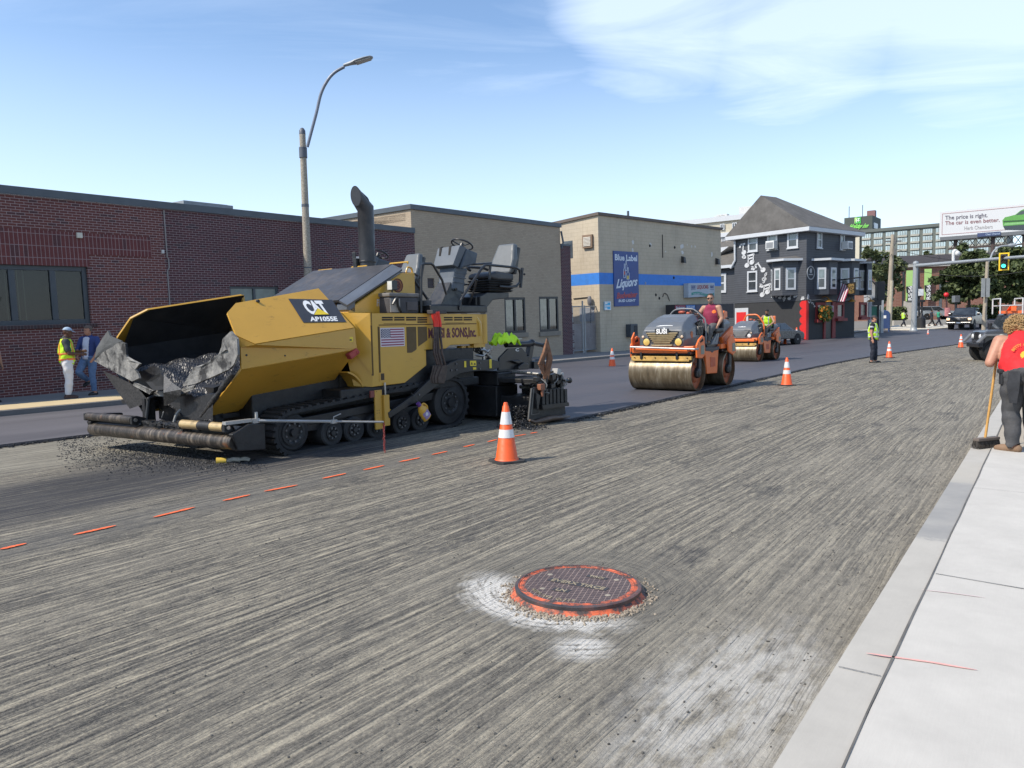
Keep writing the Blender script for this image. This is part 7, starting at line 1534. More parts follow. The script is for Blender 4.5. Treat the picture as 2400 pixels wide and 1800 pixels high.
q=HR.on(*h8(685,1010));mb=MB();mb.hull([(q[0]-.38,-.3,q[1]+.35),(q[0]+.38,-.3,q[1]+.35),(q[0]+.38,-.3,q[1]-.2),(q[0],-.3,q[1]-.45),(q[0]-.38,-.3,q[1]-.2)],[(q[0]-.38,-.34,q[1]+.35),(q[0]+.38,-.34,q[1]+.35),(q[0]+.38,-.34,q[1]-.2),(q[0],-.34,q[1]-.45),(q[0]-.38,-.34,q[1]-.2)]);sg=mb.build('shield_sign',M('pale mauve sign',(.45,.40,.46),.5),hs);mb=MB();mb.bx(q[0]-.3,q[0]+.3,-.347,-.341,q[1]-.05,q[1]+.22);mb.build('sign_panel',M('maroon panel',(.15,.03,.05),.5),sg)
for x in(600,1030,1380):
 q=HR.on(*h8(x,845));mb=MB();mb.lathe([(.30,-.08),(.22,.02),(.05,.10),(.03,.16)],(q[0],-.55,q[1]+.05),16);mb.tube([(q[0],0,q[1]+.3),(q[0],-.3,q[1]+.38),(q[0],-.55,q[1]+.22)],.025,6);mb.build('barn_lamp',M('copper lamp',(.42,.20,.03),.4,metal=.4),hs,smooth=40)
q=HR.on(*h8(390,312));mb=MB();mb.ring((q[0],-.02,q[1]),(q[0],-.05,q[1]),.50,.43,28);mb.box((q[0],-.03,q[1]-.12),(.5,.03,.07));mb.prism([(q[0]-.12,q[1]+.0),(q[0]+.12,q[1]+.0),(q[0]+.16,q[1]+.3),(q[0]-.02,q[1]+.34),(q[0]-.16,q[1]+.22)],-.045,-.02);mb.build('round_emblem',M('faded white paint',(.34,.35,.36),.6),hs)
mb=MB();zc=HR.on(*h8(800,800))[1];pts=[(URt*k/12,-.08,zc-.1*abs(sin(k*1.2)))for k in range(13)];mb.tube(pts,.025,5);mb.build('cable',M('pale cable',(.35,.34,.32),.6),hs)
q0=HR.on(*h8(985,520),-.5);q1=HR.on(*h8(1222,700),-2.6);sgn=thing('hanging_sign','black hanging tavern board with gold lettering projecting over the pavement','sign',parent_matrix=HR.m)
z1,z0=q0[1],q1[1]
mb=MB();mb.hull([(q0[0],-.5,z0),(q1[0],-2.6,z0),(q1[0],-2.6,z1),(q0[0],-.5,z1)],[(q0[0]+.07,-.5,z0),(q1[0]+.07,-2.6,z0),(q1[0]+.07,-2.6,z1),(q0[0]+.07,-.5,z1)]);bd=mb.build('board',M('black sign board',(.018,.017,.013),.6),sgn)
A0=Vector((q0[0],-.5,z0));AX=Vector((q1[0]-q0[0],-2.1,0));AZ=Vector((0,0,z1-z0));gsn=M('sign gold',(.40,.27,.10),.5)
for txt,v in(('TAVERN',.66),('END OF',.37),('WORLD',.08)):affine_text(txt,A0+AX*.08+AZ*v,A0+AX*.92+AZ*v,A0+AX*.08+AZ*(v+.24),gsn,'lettering',bd,.02,.02)
for txt,v in(('AT THE',.61),('THE',.32)):affine_text(txt,A0+AX*.35+AZ*v,A0+AX*.65+AZ*v,A0+AX*.35+AZ*(v+.045),gsn,'lettering',bd,.02,.02)
mb=MB();q2=HR.on(*h8(1050,440),-1.9);mb.tube([(q0[0],0,z1+.3),(q1[0],-3.0,z1+.3)],.05,6);mb.tube([(q0[0],-.7,z1-.05),(q0[0],-.7,z1+.3)],.03,5);mb.tube([(q1[0],-2.4,z1-.05),(q1[0],-2.4,z1+.3)],.03,5);mb.build('bracket',BLKP,sgn)
q=HR.on(*h8(990,600),-.8);fl2=thing('small_flag','small striped flag on a slanting pole beside the tavern sign','flag',parent_matrix=HR.m)
mb=MB();mb.tube([(q[0]+.4,0,q[1]+.6),(q[0]-.3,-1.6,q[1]+.2)],.025,5);mb.build('pole',BLKP,fl2);mb=MB();fq=[(q[0]+.15,-.7,q[1]+.42),(q[0]-.28,-1.55,q[1]+.2),(q[0]-1.0,-1.5,q[1]-1.0),(q[0]-.65,-.7,q[1]-.95)];fq=[Vector(p)for p in fq]
for k in range(7):
 mb.mat(M('flag crimson',0)if k%2==0 else M('flag white',0));a=[fq[0].lerp(fq[1],k/7),fq[0].lerp(fq[1],(k+1)/7),fq[3].lerp(fq[2],(k+1)/7),fq[3].lerp(fq[2],k/7)];mb.poly(a)
mb.build('cloth',None,fl2,fixn=False,solid=.01)
NW=M('note white',(.56,.57,.58),.6,var=.04);ntl=[]
def on_l(x,y):p=h5(x,y);return HL.on(*p,-.05)
def blob(mb,c,rx,rz,rot=0,n=12):
 rx*=.86;rz*=.86;mb.hull([(c[0]+rx*cos(t)*cos(rot)-rz*sin(t)*sin(rot),-.052,c[1]+rx*cos(t)*sin(rot)+rz*sin(t)*cos(rot))for t in[2*pi*k/n for k in range(n)]],[(c[0]+rx*cos(t)*cos(rot)-rz*sin(t)*sin(rot),-.07,c[1]+rx*cos(t)*sin(rot)+rz*sin(t)*cos(rot))for t in[2*pi*k/n for k in range(n)]])
def stroke(mb,pts,w,y0=-.052):
 w*=.72
 for(a,b)in zip(pts[:-1],pts[1:]):
  a,b=Vector(a),Vector(b);d=(b-a).normalized();q=Vector((-d.y,d.x))*w/2;e=d*w*.3
  c=[a+q-e,a-q-e,b-q+e,b+q+e];mb.hull([(p.x,y0,p.y)for p in c],[(p.x,y0-.018,p.y)for p in c])
def note(fn,name='music_note'):
 mb=LB();fn(mb);return mb.build(name,NW,hs)
L_=on_l
note(lambda m:(blob(m,L_(440,772),.25,.2,.3),stroke(m,[L_(425,760),L_(432,640)],.12),stroke(m,[L_(452,632),L_(420,640),L_(390,650),L_(375,690)],.2)))
def clover(m):
 for x,y in((430,845),(455,850),(443,832)):blob(m,L_(x,y),.14,.14)
 stroke(m,[L_(443,850),L_(437,875)],.08)
note(clover,'painted_clover')
def beam2(m,hd,w=.12,r=.26):
 (x0,y0),(x1,y1),(x2,y2),(x3,y3)=hd
 blob(m,L_(x0,y0),r,r*.82,.4);blob(m,L_(x1,y1),r,r*.82,.4);stroke(m,[L_(x0+20,y0-5),L_(x2,y2)],w);stroke(m,[L_(x1+20,y1-5),L_(x3,y3)],w);stroke(m,[L_(x2-4,y2),L_(x3+4,y3)],w*1.7);stroke(m,[L_(x2,y2+50*(r/.26)),L_(x3,y3+50*(r/.26))],w*1.3)
note(lambda m:beam2(m,((490,980),(570,930),(512,830),(598,800))));note(lambda m:beam2(m,((738,1455),(822,1410),(770,1320),(862,1285))))
note(lambda m:(blob(m,L_(752,1055),.26,.21,.3),stroke(m,[L_(735,1050),L_(672,950)],.15),stroke(m,[L_(680,945),L_(650,960),L_(625,980),L_(640,1020)],.17)))
def clef(m,x,y,k=1.0):
 P=[(0,70),(-40,55),(-45,20),(-5,-5),(30,15),(20,45),(-10,40),(-12,20)];stroke(m,[L_(x+a*k,y+b*k)for a,b in P],.09*k+.02)
 P=[(-15,100),(-35,90),(-20,105),(0,85),(10,20),(0,-40),(15,-85),(40,-90),(35,-50),(-5,-15)];stroke(m,[L_(x+a*k,y+b*k)for a,b in P],.09*k+.02)
note(lambda m:clef(m,778,1180,.85));note(lambda m:clef(m,1098,1500,.6))
for x,y,r in((582,1020,.11),(718,1305,.11)):note(lambda m:beam2(m,((x-10,y+18),(x+18,y+25),(x-14,y-22),(x+12,y-15)),.05,r))
note(lambda m:beam2(m,((1260,1490),(1285,1480),(1250,1455),(1275,1448)),.05,.10));note(lambda m:(blob(m,L_(1025,1505),.16,.13),stroke(m,[L_(1038,1500),L_(1035,1420)],.07),stroke(m,[L_(1035,1420),L_(1000,1430),L_(1010,1450)],.09)))
note(lambda m:(blob(m,L_(1175,1520),.16,.13),stroke(m,[L_(1185,1515),L_(1210,1435),L_(1180,1440),L_(1170,1465)],.09)));note(lambda m:(stroke(m,[L_(890,1505),L_(885,1460),L_(900,1420)],.07),stroke(m,[L_(912,1515),L_(915,1460)],.06)));note(lambda m:blob(m,L_(962,1478),.14,.12))
note(lambda m:beam2(m,((1375,1530),(1400,1525),(1380,1498),(1408,1492)),.05,.09))
def noteR(pts,w):
 mb=MB();stroke(mb,[HR.on(*h8(*p),-.02)for p in pts],w,-.02);mb.build('music_note',NW,hs)
noteR([(330,800),(345,710),(360,745),(350,800)],.08);noteR([(345,830),(360,870),(380,860),(385,820)],.06);noteR([(410,850),(412,885)],.06);noteR([(430,860),(445,905)],.07);noteR([(455,940),(475,935),(465,915)],.07);noteR([(545,950),(560,990),(548,1000)],.07)
WG=Frame(HL.w(UL-.05,.5,0),143,0);wg=thing('clapboard_wing','low grey clapboard house wing between the cream building and the corner house','house',parent_matrix=WG.m)
ze=WG.on(1700,625)[1];zr_=WG.on(1700,568,6)[1]
mb=MB();mb.bx(-14,0,0,10,-.4,ze);mb.build('wall',CLAP,wg);mb=MB();mb.poly([(-14,-.4,ze),(0,-.4,ze),(0,6,zr_),(-14,6,zr_)]);mb.poly([(-14,6,zr_),(0,6,zr_),(0,12,ze),(-14,12,ze)]);mb.build('roof',M('dull brown shingles',(.115,.105,.09),.9,var=.2),wg,fixn=False);mb=MB();mb.bx(-14,0,-.5,-.35,ze-.15,ze+.08);mb.build('gutter',WTRIM,wg)
u1=WG.on(1703,660)[0];u0=u1-1.6;z1=WG.on(1700,640)[1];z0=WG.on(1700,686)[1];mb=MB();frame_rect(mb,u0,u1,z0,z1,-.08,-.003,.2);mb.bx(u0+.2,u1-.2,-.06,-.004,(z0+z1)/2-.05,(z0+z1)/2+.05);w=mb.build('window',WTRIM,wg);mb=MB();mb.poly([(u0+.2,-.02,z0+.2),(u1-.2,-.02,z0+.2),(u1-.2,-.02,z1-.2),(u0+.2,-.02,z1-.2)]);mb.build('pane',DKG,w,fixn=False)
a=WG.on(1692,585,3);mb=MB();mb.hull([(a[0]-1.2,2.2,a[1]-1.2),(a[0]+1.3,2.2,a[1]+.1),(a[0]-1.2,2.2,a[1]+.1)],[(a[0]-1.2,4,a[1]-.6),(a[0]+1.3,4,a[1]+.15),(a[0]-1.2,4,a[1]+.15)]);mb.build('dormer',WTRIM,wg)
def simple_windows(F,par,rows,mtrim,mglass,yl=-.03,t=.12):
 for(x0,x1,y0,y1)in rows:
  u0=F.on(x0,(y0+y1)/2)[0];u1=F.on(x1,(y0+y1)/2)[0];z1=F.on((x0+x1)/2,y0)[1];z0=F.on((x0+x1)/2,y1)[1]
  mb=MB();frame_rect(mb,u0,u1,z0,z1,yl-.1,yl,t);mb.bx((u0+u1)/2-t/2,(u0+u1)/2+t/2,yl-.1,yl,z0,z1);w=mb.build('window',mtrim,par)
  mb=MB();mb.poly([(u0,yl-.02,z0),(u1,yl-.02,z0),(u1,yl-.02,z1),(u0,yl-.02,z1)]);mb.build('pane',mglass,w,fixn=False)
P=at_depth(1690,700,130);AP=Frame((P.x,P.y,1),128,0);ap_=thing('apartment_block','cream apartment block with a white parapet far behind the corner house','building',parent_matrix=AP.m)
u0=AP.on(1560,560)[0];u1=AP.on(1790,560)[0];zt=AP.on(1690,511)[1]
mb=MB();mb.bx(u0,u1,0,25,-1,zt-.6);mb.build('wall',M('cream render',(.46,.42,.33),.8),ap_);mb=MB();mb.bx(u0-.3,u1,-.4,25,zt-.6,zt+.25);mb.build('parapet',WTRIM,ap_)
zc=AP.on(1690,551)[1];mb=MB();mb.bx(u0,u1,-.15,-.02,-1,zc-.5);mb.build('lower_wall',M('warm grey render',(.22,.20,.18),.8),ap_);mb=MB();mb.bx(u0-.3,u1,-.5,-.01,zc-.4,zc+.3);mb.build('white_band',WTRIM,ap_)
simple_windows(AP,ap_,[(1689,1699,525,539),(1717,1728,522,537),(1692,1700,553,566),(1717,1724,553,564)],WTRIM,DKG,-.17)
mb=MB()
for k in range(4):x=AP.on(1681+k*5.5,508,4)[0];mb.bx(x-.5,x+.5,4,5,zt,zt+1.0+.2*(k%2))
x=AP.on(1748,505,5)[0];mb.bx(x-1.2,x+1.5,5,8,zt,zt+2.2);mb.build('roof_plant',M('pale plant',(.5,.5,.48),.6),ap_)
z6h=lambda x,y:(1960+x/4.148,460+y/4.148)
P=at_depth(2080,640,250);HT=Frame((P.x,P.y,1.4),128,0);ht=thing('hotel','long grey hotel slab with rows of pale windows behind the trees','hotel',parent_matrix=HT.m)
u0=HT.on(*z6h(225,450))[0];u1=HT.on(*z6h(1660,420))[0];zt=HT.on(*z6h(600,325))[1];zb=-1
mb=MB();mb.bx(u0,u1,0,18,zb,zt);mb.build('wall',M('hotel grey green',(.115,.13,.115),.8),ht)
mb=MB();mb.bx(u0-.3,u1,-.5,18.2,zt-.1,zt+.9);mb.build('parapet',M('hotel dark edge',(.10,.115,.105),.7),ht)
cols=[235,350,465,580,705,825,950,1080,1215,1355,1500,1650];hgl=M('hotel pane',(.36,.45,.47),.15,var=.35,vs=.35,spec=.7);hcur=M('hotel spandrel',(.34,.335,.29),.7,var=.15,vs=.4)
U=[HT.on(*z6h(x,420))[0]for x in cols];rh=(HT.on(*z6h(400,368))[1]-HT.on(*z6h(400,568))[1])/3;zt0=HT.on(*z6h(400,358))[1]
for a,b in zip(U[:-1],U[1:]):
 for r in range(5):
  z1=zt0-r*rh;z0=z1-rh*.60
  mb=MB();mb.bx(a+.5,b-.5,-.35,-.02,z1-rh*.86,z0);sp_=mb.build('window',hcur,ht);mb=MB();mb.poly([(a+.5,-.1,z0),(b-.5,-.1,z0),(b-.5,-.1,z1),(a+.5,-.1,z1)]);mb.build('pane',hgl,sp_,fixn=False)
  mb=MB();
  for k in range(1,4):x=a+.5+(b-a-1)*k/4;mb.bx(x-.08,x+.08,-.25,-.11,z0,z1)
  mb.build('mullion',M('hotel frame',(.30,.34,.33),.5),sp_)
mb=MB();a=HT.on(*z6h(158,400),-1)[0];b=HT.on(*z6h(225,400),-1)[0];mb.bx(a-8,b,-1,16,zb,HT.on(*z6h(190,352),-1)[1]);mb.build('stair_tower',M('cream tower',(.52,.48,.38),.8),ht)
a=HT.on(*z6h(77,270),4)[0];b=HT.on(*z6h(350,270),4)[0];z1=HT.on(*z6h(200,200),4)[1];z0=HT.on(*z6h(200,352),4)[1]
mb=MB();mb.bx(a,b,4,16,z0,z1);tw=mb.build('sign_tower',M('dark green tower',(.055,.068,.06),.7),ht)
q=HT.on(*z6h(178,268),3.8);q2=HT.on(*z6h(238,268),3.8);q3=HT.on(*z6h(178,208),3.8);GRN=M('sign green',(.05,.42,.06),.5);LGRN=M('pale sign green',(.40,.68,.20),.5)
mb=MB();mb.bx(q[0],q2[0],3.8,3.95,q[1],q3[1]);lg=mb.build('logo_square',GRN,tw)
mb=MB();mb.prism([(q[0]+(q2[0]-q[0])*u,q[1]+(q3[1]-q[1])*v)for u,v in((0,0),(.45,1),(0,1))],3.72,3.79);mb.build('logo_light',LGRN,lg)
w_=q2[0]-q[0];h_=q3[1]-q[1];mb=MB()
mb.M=Matrix();
for u0_,v0,u1_,v1 in((.30,.18,.40,.72),(.58,.30,.68,.86),(.36,.46,.86,.56),(.5,.74,.84,.84)):mb.bx(q[0]+w_*u0_,q[0]+w_*u1_,3.64,3.71,q[1]+h_*v0,q[1]+h_*v1)
mb.build('logo_letter',WHT,lg)
p0=HT.on(*z6h(118,312),3.8);p1=HT.on(*z6h(302,304),3.8);p2=HT.on(*z6h(122,268),3.8)
affine_text('Holiday Inn',Vector((p0[0],3.8,p0[1])),Vector((p1[0],3.8,p1[1])),Vector((p0[0]+.8,3.8,p0[1]+(p2[1]-p0[1])*.9)),M('letter sign green',(.20,.62,.10),.5),'lettering',tw,.05,.03,shear=.2,base=0)  # letters in a lighter green than the logo square
a=HT.on(*z6h(352,150),8)[0];mb=MB();zq_=z1;mb.bx(a-1.5,a+1.0,7,9,zq_,HT.on(*z6h(352,140),8)[1]);mb.build('rooftop_stack',M('maroon stack',(.20,.10,.10),.7),tw)
mb=MB();mb.bx(b-.2,b+.2,6,11,z0+3,z1-4);mb.build('side_sign',WHT,tw)
mb=MB()
for x in(125,256):a=HT.on(*z6h(x,190),6)[0];mb.cyl((a,6,z1),(a,6,z1+4),.12,n=5)
mb.build('aerial',BLKP,tw)
P=at_depth(*z6h(1000,400),122);BD=Frame(P,128,0);bb_=thing('billboard','large white car advertising billboard on a steel frame above the trees','billboard',parent_matrix=BD.m)
Hb=BD.on(*z6h(1005,150))[1];Wb=15.0
mb=MB();mb.bx(0,Wb,0,.5,0,Hb);fc=mb.build('face',M('billboard white',(.56,.57,.575),.6,var=.02),bb_)
mb=MB();frame_rect(mb,.35,Wb-.35,.35,Hb-.35,-.03,-.005,.07);mb.build('red_border',M('mauve border',(.36,.20,.20),.6),fc)
bq_=lambda x,y:Vector((BD.on(*z6h(x,y),-.01)[0],-.01,BD.on(*z6h(x,y),-.01)[1]));tx=M('billboard grey text',(.09,.08,.11),.6);tx2=M('billboard mauve text',(.22,.09,.10),.6)
affine_text('The price is right.',bq_(1058,229),bq_(1472,202),bq_(1058,190),tx,'lettering',fc,.02,.012,base=0);affine_text('The car is even better.',bq_(1058,280),bq_(1588,247),bq_(1058,243),tx2,'lettering',fc,.02,.012,base=0);affine_text('Herb Chambers',bq_(1245,328),bq_(1520,312),bq_(1245,293),M('billboard pale text',(.30,.28,.28),.6),'lettering',fc,.02,0,base=0)
mb=MB();cg=M('printed car green',(.10,.30,.06),.4);cpts=[(1615,235),(1640,205),(1740,180),(1790,140),(1900,110),(1900,330),(1640,325),(1622,290)]
P_=[bq_(*p)for p in cpts];P_[4].z=Hb*.9;mb.hull([p+Vector((0,-.02,0))for p in P_],[p+Vector((0,-.04,0))for p in P_]);pc=mb.build('printed_car',cg,fc)
for pts,m_ in(([(1745,183),(1795,145),(1895,120),(1895,165),(1800,178)],M('printed car glass',(.06,.08,.08),.3)),([(1625,240),(1900,225),(1900,240),(1628,255)],M('printed dark green',(.025,.08,.025),.4)),([(1622,290),(1900,270),(1900,330),(1640,325)],M('printed shadow',(.035,.05,.06),.5)),([(1640,262),(1900,245),(1900,262),(1630,282)],M('printed light green',(.20,.42,.16),.4))):
 P_=[bq_(*p)for p in pts];mb=MB();mb.hull([p+Vector((0,-.042,0))for p in P_],[p+Vector((0,-.052,0))for p in P_]);mb.build('printed_detail',m_,pc)
mb=MB();mb.bx(.2,Wb,-.5,.8,-.55,-.02);mb.build('catwalk',M('billboard steel',(.12,.13,.14),.6),bb_)
p0,p1=bq_(1375,412),bq_(1602,402);mb=MB();mb.bx(p0.x,p1.x,-.62,-.52,-.42,-.02+.15);nb_=mb.build('owner_plate',M('billboard navy',(.04,.06,.14),.5),bb_)
affine_text('Clear Channel',Vector((p0.x+1.1,-.63,-.30)),Vector((p1.x-.1,-.63,-.30)),Vector((p0.x+1.1,-.63,.0)),M('pale blue letters',(.40,.50,.62),.5),'lettering',nb_,.01,.0)
mb=MB();st_m=M('brown steel',(.07,.05,.045),.7)
for x in(2.2,7.2,11.2):
 mb.cyl((x,.6,-8),(x,.6,-.1),.28,n=8)
for k in range(14):
 x=1.5+k*.85;mb.cyl((x,.5,-.55),(x+.9,.5,-1.9),.06,n=4);mb.cyl((x+.9,.5,-.55),(x,.5,-1.9),.06,n=4)
mb.cyl((1.2,.5,-1.9),(14,.5,-1.9),.12,n=6);mb.build('lattice',st_m,bb_)
P=at_depth(*z6h(760,1150),105);RS=Frame((P.x,P.y,1.3),104,0);rs=thing('banner_building','low red brick building with a dark roof and two tall green banners','building',parent_matrix=RS.m)
u0=RS.on(*z6h(440,1000))[0];u1=RS.on(*z6h(1990,1000))[0];zt=RS.on(*z6h(760,690))[1]
mb=MB();mb.bx(u0,u1,0,20,-1,zt);mb.build('wall',brick_mat('far brick',(.26,.105,.070),(.21,.085,.058),(.27,.21,.17),.6,.2,.03,dirt=.2,dark=0),rs)
mb=MB();mb.bx(u0-.4,u1,-.5,0,zt,zt+.45);mb.build('gutter',M('pale gutter',(.38,.36,.33),.6),rs);mb=MB();mb.prism([(-.4,zt+.2),(7,RS.on(*z6h(760,575),7)[1]),(18,zt+.2)],u0-.3,u1,'yz');mb.build('roof',M('dark shingle roof',(.040,.034,.034),.85,var=.2),rs)
for x0,x1,y0,y1,k in((678,745,722,1020,0),(855,925,707,1012,1)):
 a=RS.on(*z6h(x0,870),-.6)[0];b=RS.on(*z6h(x1,870),-.6)[0];z1=RS.on(*z6h(x0,y0),-.6)[1];z0=RS.on(*z6h(x0,y1),-.6)[1]
 mb=MB();mb.bx(a,b,-.6,-.55,z0,z1);bn=mb.build('banner',M('lime banner',(.36,.56,.18),.7,var=.06),rs)
 zm=z0+(z1-z0)*.50;mb=MB();mb.prism([(a+(b-a)*.2,z0),(b,z0),(b,zm),(a+(b-a)*.0,zm-.1),(a+(b-a)*.1,z0+.55*(zm-z0)),(a+(b-a)*.28,z0+.5*(zm-z0))],-.615,-.603);mb.build('banner_black',M('banner black',(.02,.022,.022),.7),bn)
 A0=Vector((b-.12*(b-a),-.62,z0+.1));affine_text('RS/56',A0,A0+Vector((0,0,(zm-z0)*.94)),A0-Vector(((b-a)*.55,0,0)),WHT,'lettering',bn,.01,.02)
for x0,x1 in((640,665),(775,800),(1000,1030)):
 a=RS.on(*z6h(x0,870))[0];b=RS.on(*z6h(x1,870))[0];mb=MB();mb.bx(a,b,-.04,-.01,1.8,zt-.6);mb.build('tall_window',DKG,rs)
a=RS.on(*z6h(663,1000),-.5)[0];b=RS.on(*z6h(775,1000),-.5)[0];mb=MB();mb.bx(a,b,-.5,-.02,-1,RS.on(*z6h(700,1020),-.5)[1]);mb.build('concrete_porch',M('pale concrete',(.42,.39,.34),.8),rs)
def leaf_mat(name,lo,hi):
 m,nt,b=nmat(name);T=NT(nt);g=T.n('ShaderNodeNewGeometry');n=T.noise(T.obj(),.55,4);r=T.math('ADD',T.math('MULTIPLY',g.outputs['Random Per Island'],.5),T.math('MULTIPLY',n,.5))
 T.l(T.mix(T.ramp(r,[(.25,0),(.75,1)]),c4(lo),c4(hi)),b.inputs['Base Color']);b.inputs['Roughness'].default_value=.6;b.inputs['Specular IOR Level'].default_value=.3;return m
LEAF=leaf_mat('street tree leaves',(.022,.035,.012),(.10,.125,.045));LEAF2=leaf_mat('pale tree leaves',(.045,.065,.025),(.14,.16,.07));BARK=M('grey bark',(.07,.055,.045),.9,var=.3,vs=3)
def leaves(mb,c,r,n,s):
 for k in range(n):
  d=Vector((random.gauss(0,1),random.gauss(0,1),random.gauss(0,1))).normalized()*random.uniform(.35,1.05)**.6;p=Vector(c)+Vector((d.x*r[0],d.y*r[1],d.z*r[2]))
  a=Vector((random.gauss(0,1),random.gauss(0,1),random.gauss(0,1)+.6)).normalized();u=a.orthogonal().normalized();v=a.cross(u);t=random.uniform(0,6.28);u,v=u*cos(t)+v*sin(t),v*cos(t)-u*sin(t);q=s*random.uniform(.6,1.3)
  mb.poly([p-u*q*.6,p-v*q,p+u*q*.6,p+v*q])
def tree(X,Y,Z,top,crowns,label,lm=LEAF,n=260,s=.26,tr=.22,group='trees beyond the junction'):
 b=at_depth(X,Y,Z);b.z=G(b.y);t=thing('tree',label,'tree',b,0,group);k=Z/CF
 mb=MB();top_=at_depth(*top,Z)-b;pts=smoothpath([(0,0,-.2),(top_.x*.2,0,top_.z*.4),(top_.x*.6,.1,top_.z*.75),tuple(top_)],4);mb.tube(pts,[tr*(1-.75*i/(len(pts)-1))for i in range(len(pts))],8)
 C_=[]
 for(cx,cy,rx,rz)in crowns:
  c=at_depth(cx,cy,Z)-b;c.y+=random.uniform(-.25,.25)*rx*k*2;C_.append((c,rx*k,rz*k));q=pts[int(len(pts)*random.uniform(.35,.7))];mb.tube([q,q.lerp(c,.5)+Vector((0,0,.2)),c],[tr*.45,tr*.3,tr*.1],6)
 mb.build('trunk',BARK,t,smooth=50)
 mb=MB()
 for c,rx,rz in C_:
  for j in range(7):
   d=Vector((random.gauss(0,.5),random.gauss(0,.5),random.gauss(0,.5)));cc=c+Vector((d.x*rx,d.y*rx,d.z*rz));leaves(mb,cc,(rx*random.uniform(.35,.62),rx*random.uniform(.35,.6),rz*random.uniform(.32,.55)),int(n*rx*rz/2.2/7*3)+40,s)
 mb.build('crown',lm,t,fixn=False);return t
random.seed(41)
zt6=lambda*L:[(1960+x/4.148,460+y/4.148,rx/4.148,ry/4.148)for x,y,rx,ry in L]
tree(*z6h(1290,1130),88,z6h(1290,760),zt6((1100,820,130,90),(1240,740,150,100),(1380,800,150,110),(1180,930,150,80),(1330,920,150,80),(1050,960,90,50),(1420,680,110,90),(1300,600,110,90),(1250,850,170,110),(1150,720,100,80),(1400,930,100,80)),'broad dark street tree left of the far lamp pole, above the black pickup',n=200)
tree(*z6h(1690,1130),80,z6h(1700,760),zt6((1560,800,120,110),(1690,720,150,120),(1800,820,150,130),(1620,930,130,70),(1770,960,130,60),(1740,560,120,110),(1840,640,130,120),(1560,640,90,90),(1690,880,170,110),(1600,1000,120,50),(1500,900,80,90)),'broad dark street tree right of the far lamp pole, above the jeep',n=200)
tree(*z6h(520,1100),96,z6h(500,760),zt6((360,640,90,90),(480,640,110,80),(570,720,80,110),(420,800,110,110),(540,880,100,90),(470,980,80,60),(300,560,60,60),(330,740,60,70)),'loose olive tree behind the corner house and the wooden utility pole',LEAF2,n=130)
tree(*z6h(890,1080),118,z6h(890,640),zt6((885,600,35,45),(895,560,25,30)),'small pale tree top above the roof between the green banners',LEAF2,n=200)
tree(*z6h(1990,1130),82,z6h(1960,760),zt6((1930,760,110,120),(2020,860,110,110),(1950,930,110,70),(1960,560,120,120)),'street tree at the right edge beyond the sweeping man',n=160)
def hedge(x0,x1,y0,y1,Z,label,dep=1.6,n=2600):
 a=at_depth(*z6h(x0,y1),Z);b=at_depth(*z6h(x1,y1),Z);h=at_depth(*z6h(x0,y0),Z).z-G(a.y);o=thing('hedge',label,'hedge',(a.x,a.y,G(a.y)-.1));w=b.x-a.x;mb=MB()
 for k in range(n):
  p=Vector((random.uniform(0,w),random.uniform(0,dep),random.uniform(0,h)));f=random.random()
  if f<.4:p.y=random.gauss(0,.08)
  elif f<.75:p.z=h+random.gauss(0,.08)
  leaves(mb,p,(.05,.05,.05),1,.13)
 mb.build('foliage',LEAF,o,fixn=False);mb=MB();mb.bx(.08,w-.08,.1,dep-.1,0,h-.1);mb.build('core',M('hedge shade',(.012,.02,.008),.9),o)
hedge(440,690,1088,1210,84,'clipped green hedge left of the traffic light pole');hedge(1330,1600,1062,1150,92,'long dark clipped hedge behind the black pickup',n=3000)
mb=MB();pc_=[gp(*p)for p in(z6h(455,1285),z6h(600,1265),z6h(900,1258),z6h(1090,1262),z6h(1085,1290),z6h(960,1300),z6h(760,1310),z6h(540,1306))]
P2=[Vector((p.x,p.y,G(p.y)+.13))for p in pc_];mb.hull([p-Vector((0,0,.18))for p in P2],P2);tag(mb.build('corner_pavement',M('pale corner concrete',(.60,.55,.45),.85,var=.1)),kind='structure')
mb=MB();A=[(x,70+.0*x)for x in()];q=[SP(68,-26),SP(68,30),SP(120,30),SP(120,-26)]
WOOD=M('weathered pole wood',(.34,.29,.22),.85,var=.2,vs=2);GALV=M('galvanised grey',(.33,.35,.36),.5,metal=.25,var=.1);BLKS=M('street black',(.018,.018,.02),.5)
def base_at(X,Y,Z):p=at_depth(X,Y,Z);return Vector((p.x,p.y,G(p.y)))
LPF=Frame((0,0,0),35.3);s0=at_depth(728,800,25.5);lb=Vector((s0.x,s0.y,.15));lp=thing('street_lamp','tall speckled concrete lamp post with a curved grey arm behind the paver','street lamp',lb)
zt=(at_depth(716,315,25.5)-lb).z
def conc():
 m,nt,b=nmat('speckled concrete');T=NT(nt);o=T.obj();n=T.noise(o,24,6,.75);T.l(T.ramp(n,[(.35,(.17,.15,.12)),(.55,(.36,.32,.26)),(.7,(.5,.46,.38))]),b.inputs['Base Color']);b.inputs['Roughness'].default_value=.9;return m
mb=MB();mb.lathe([(.16,0),(.125,zt*.5),(.10,zt*.97),(.10,zt)],n=16);po=mb.build('post',conc(),lp,smooth=40)
mb=MB();mb.lathe([(.105,zt),(.10,zt+.12),(.05,zt+.2),(.001,zt+.22)],n=14);mb.ring((0,0,zt-.75),(0,0,zt-.42),.13,.09,16)
for z in(3.05,3.55,5.55,5.6):mb.ring((0,0,z),(0,0,z+.04),.155-.006*z,.1,14)
mb.build('collar',M('dark collar',(.08,.09,.11),.5),po,smooth=40)
A=lambda x,y,Z=25.3:at_depth(660+x/6.381,100+y/6.381,Z)-lb
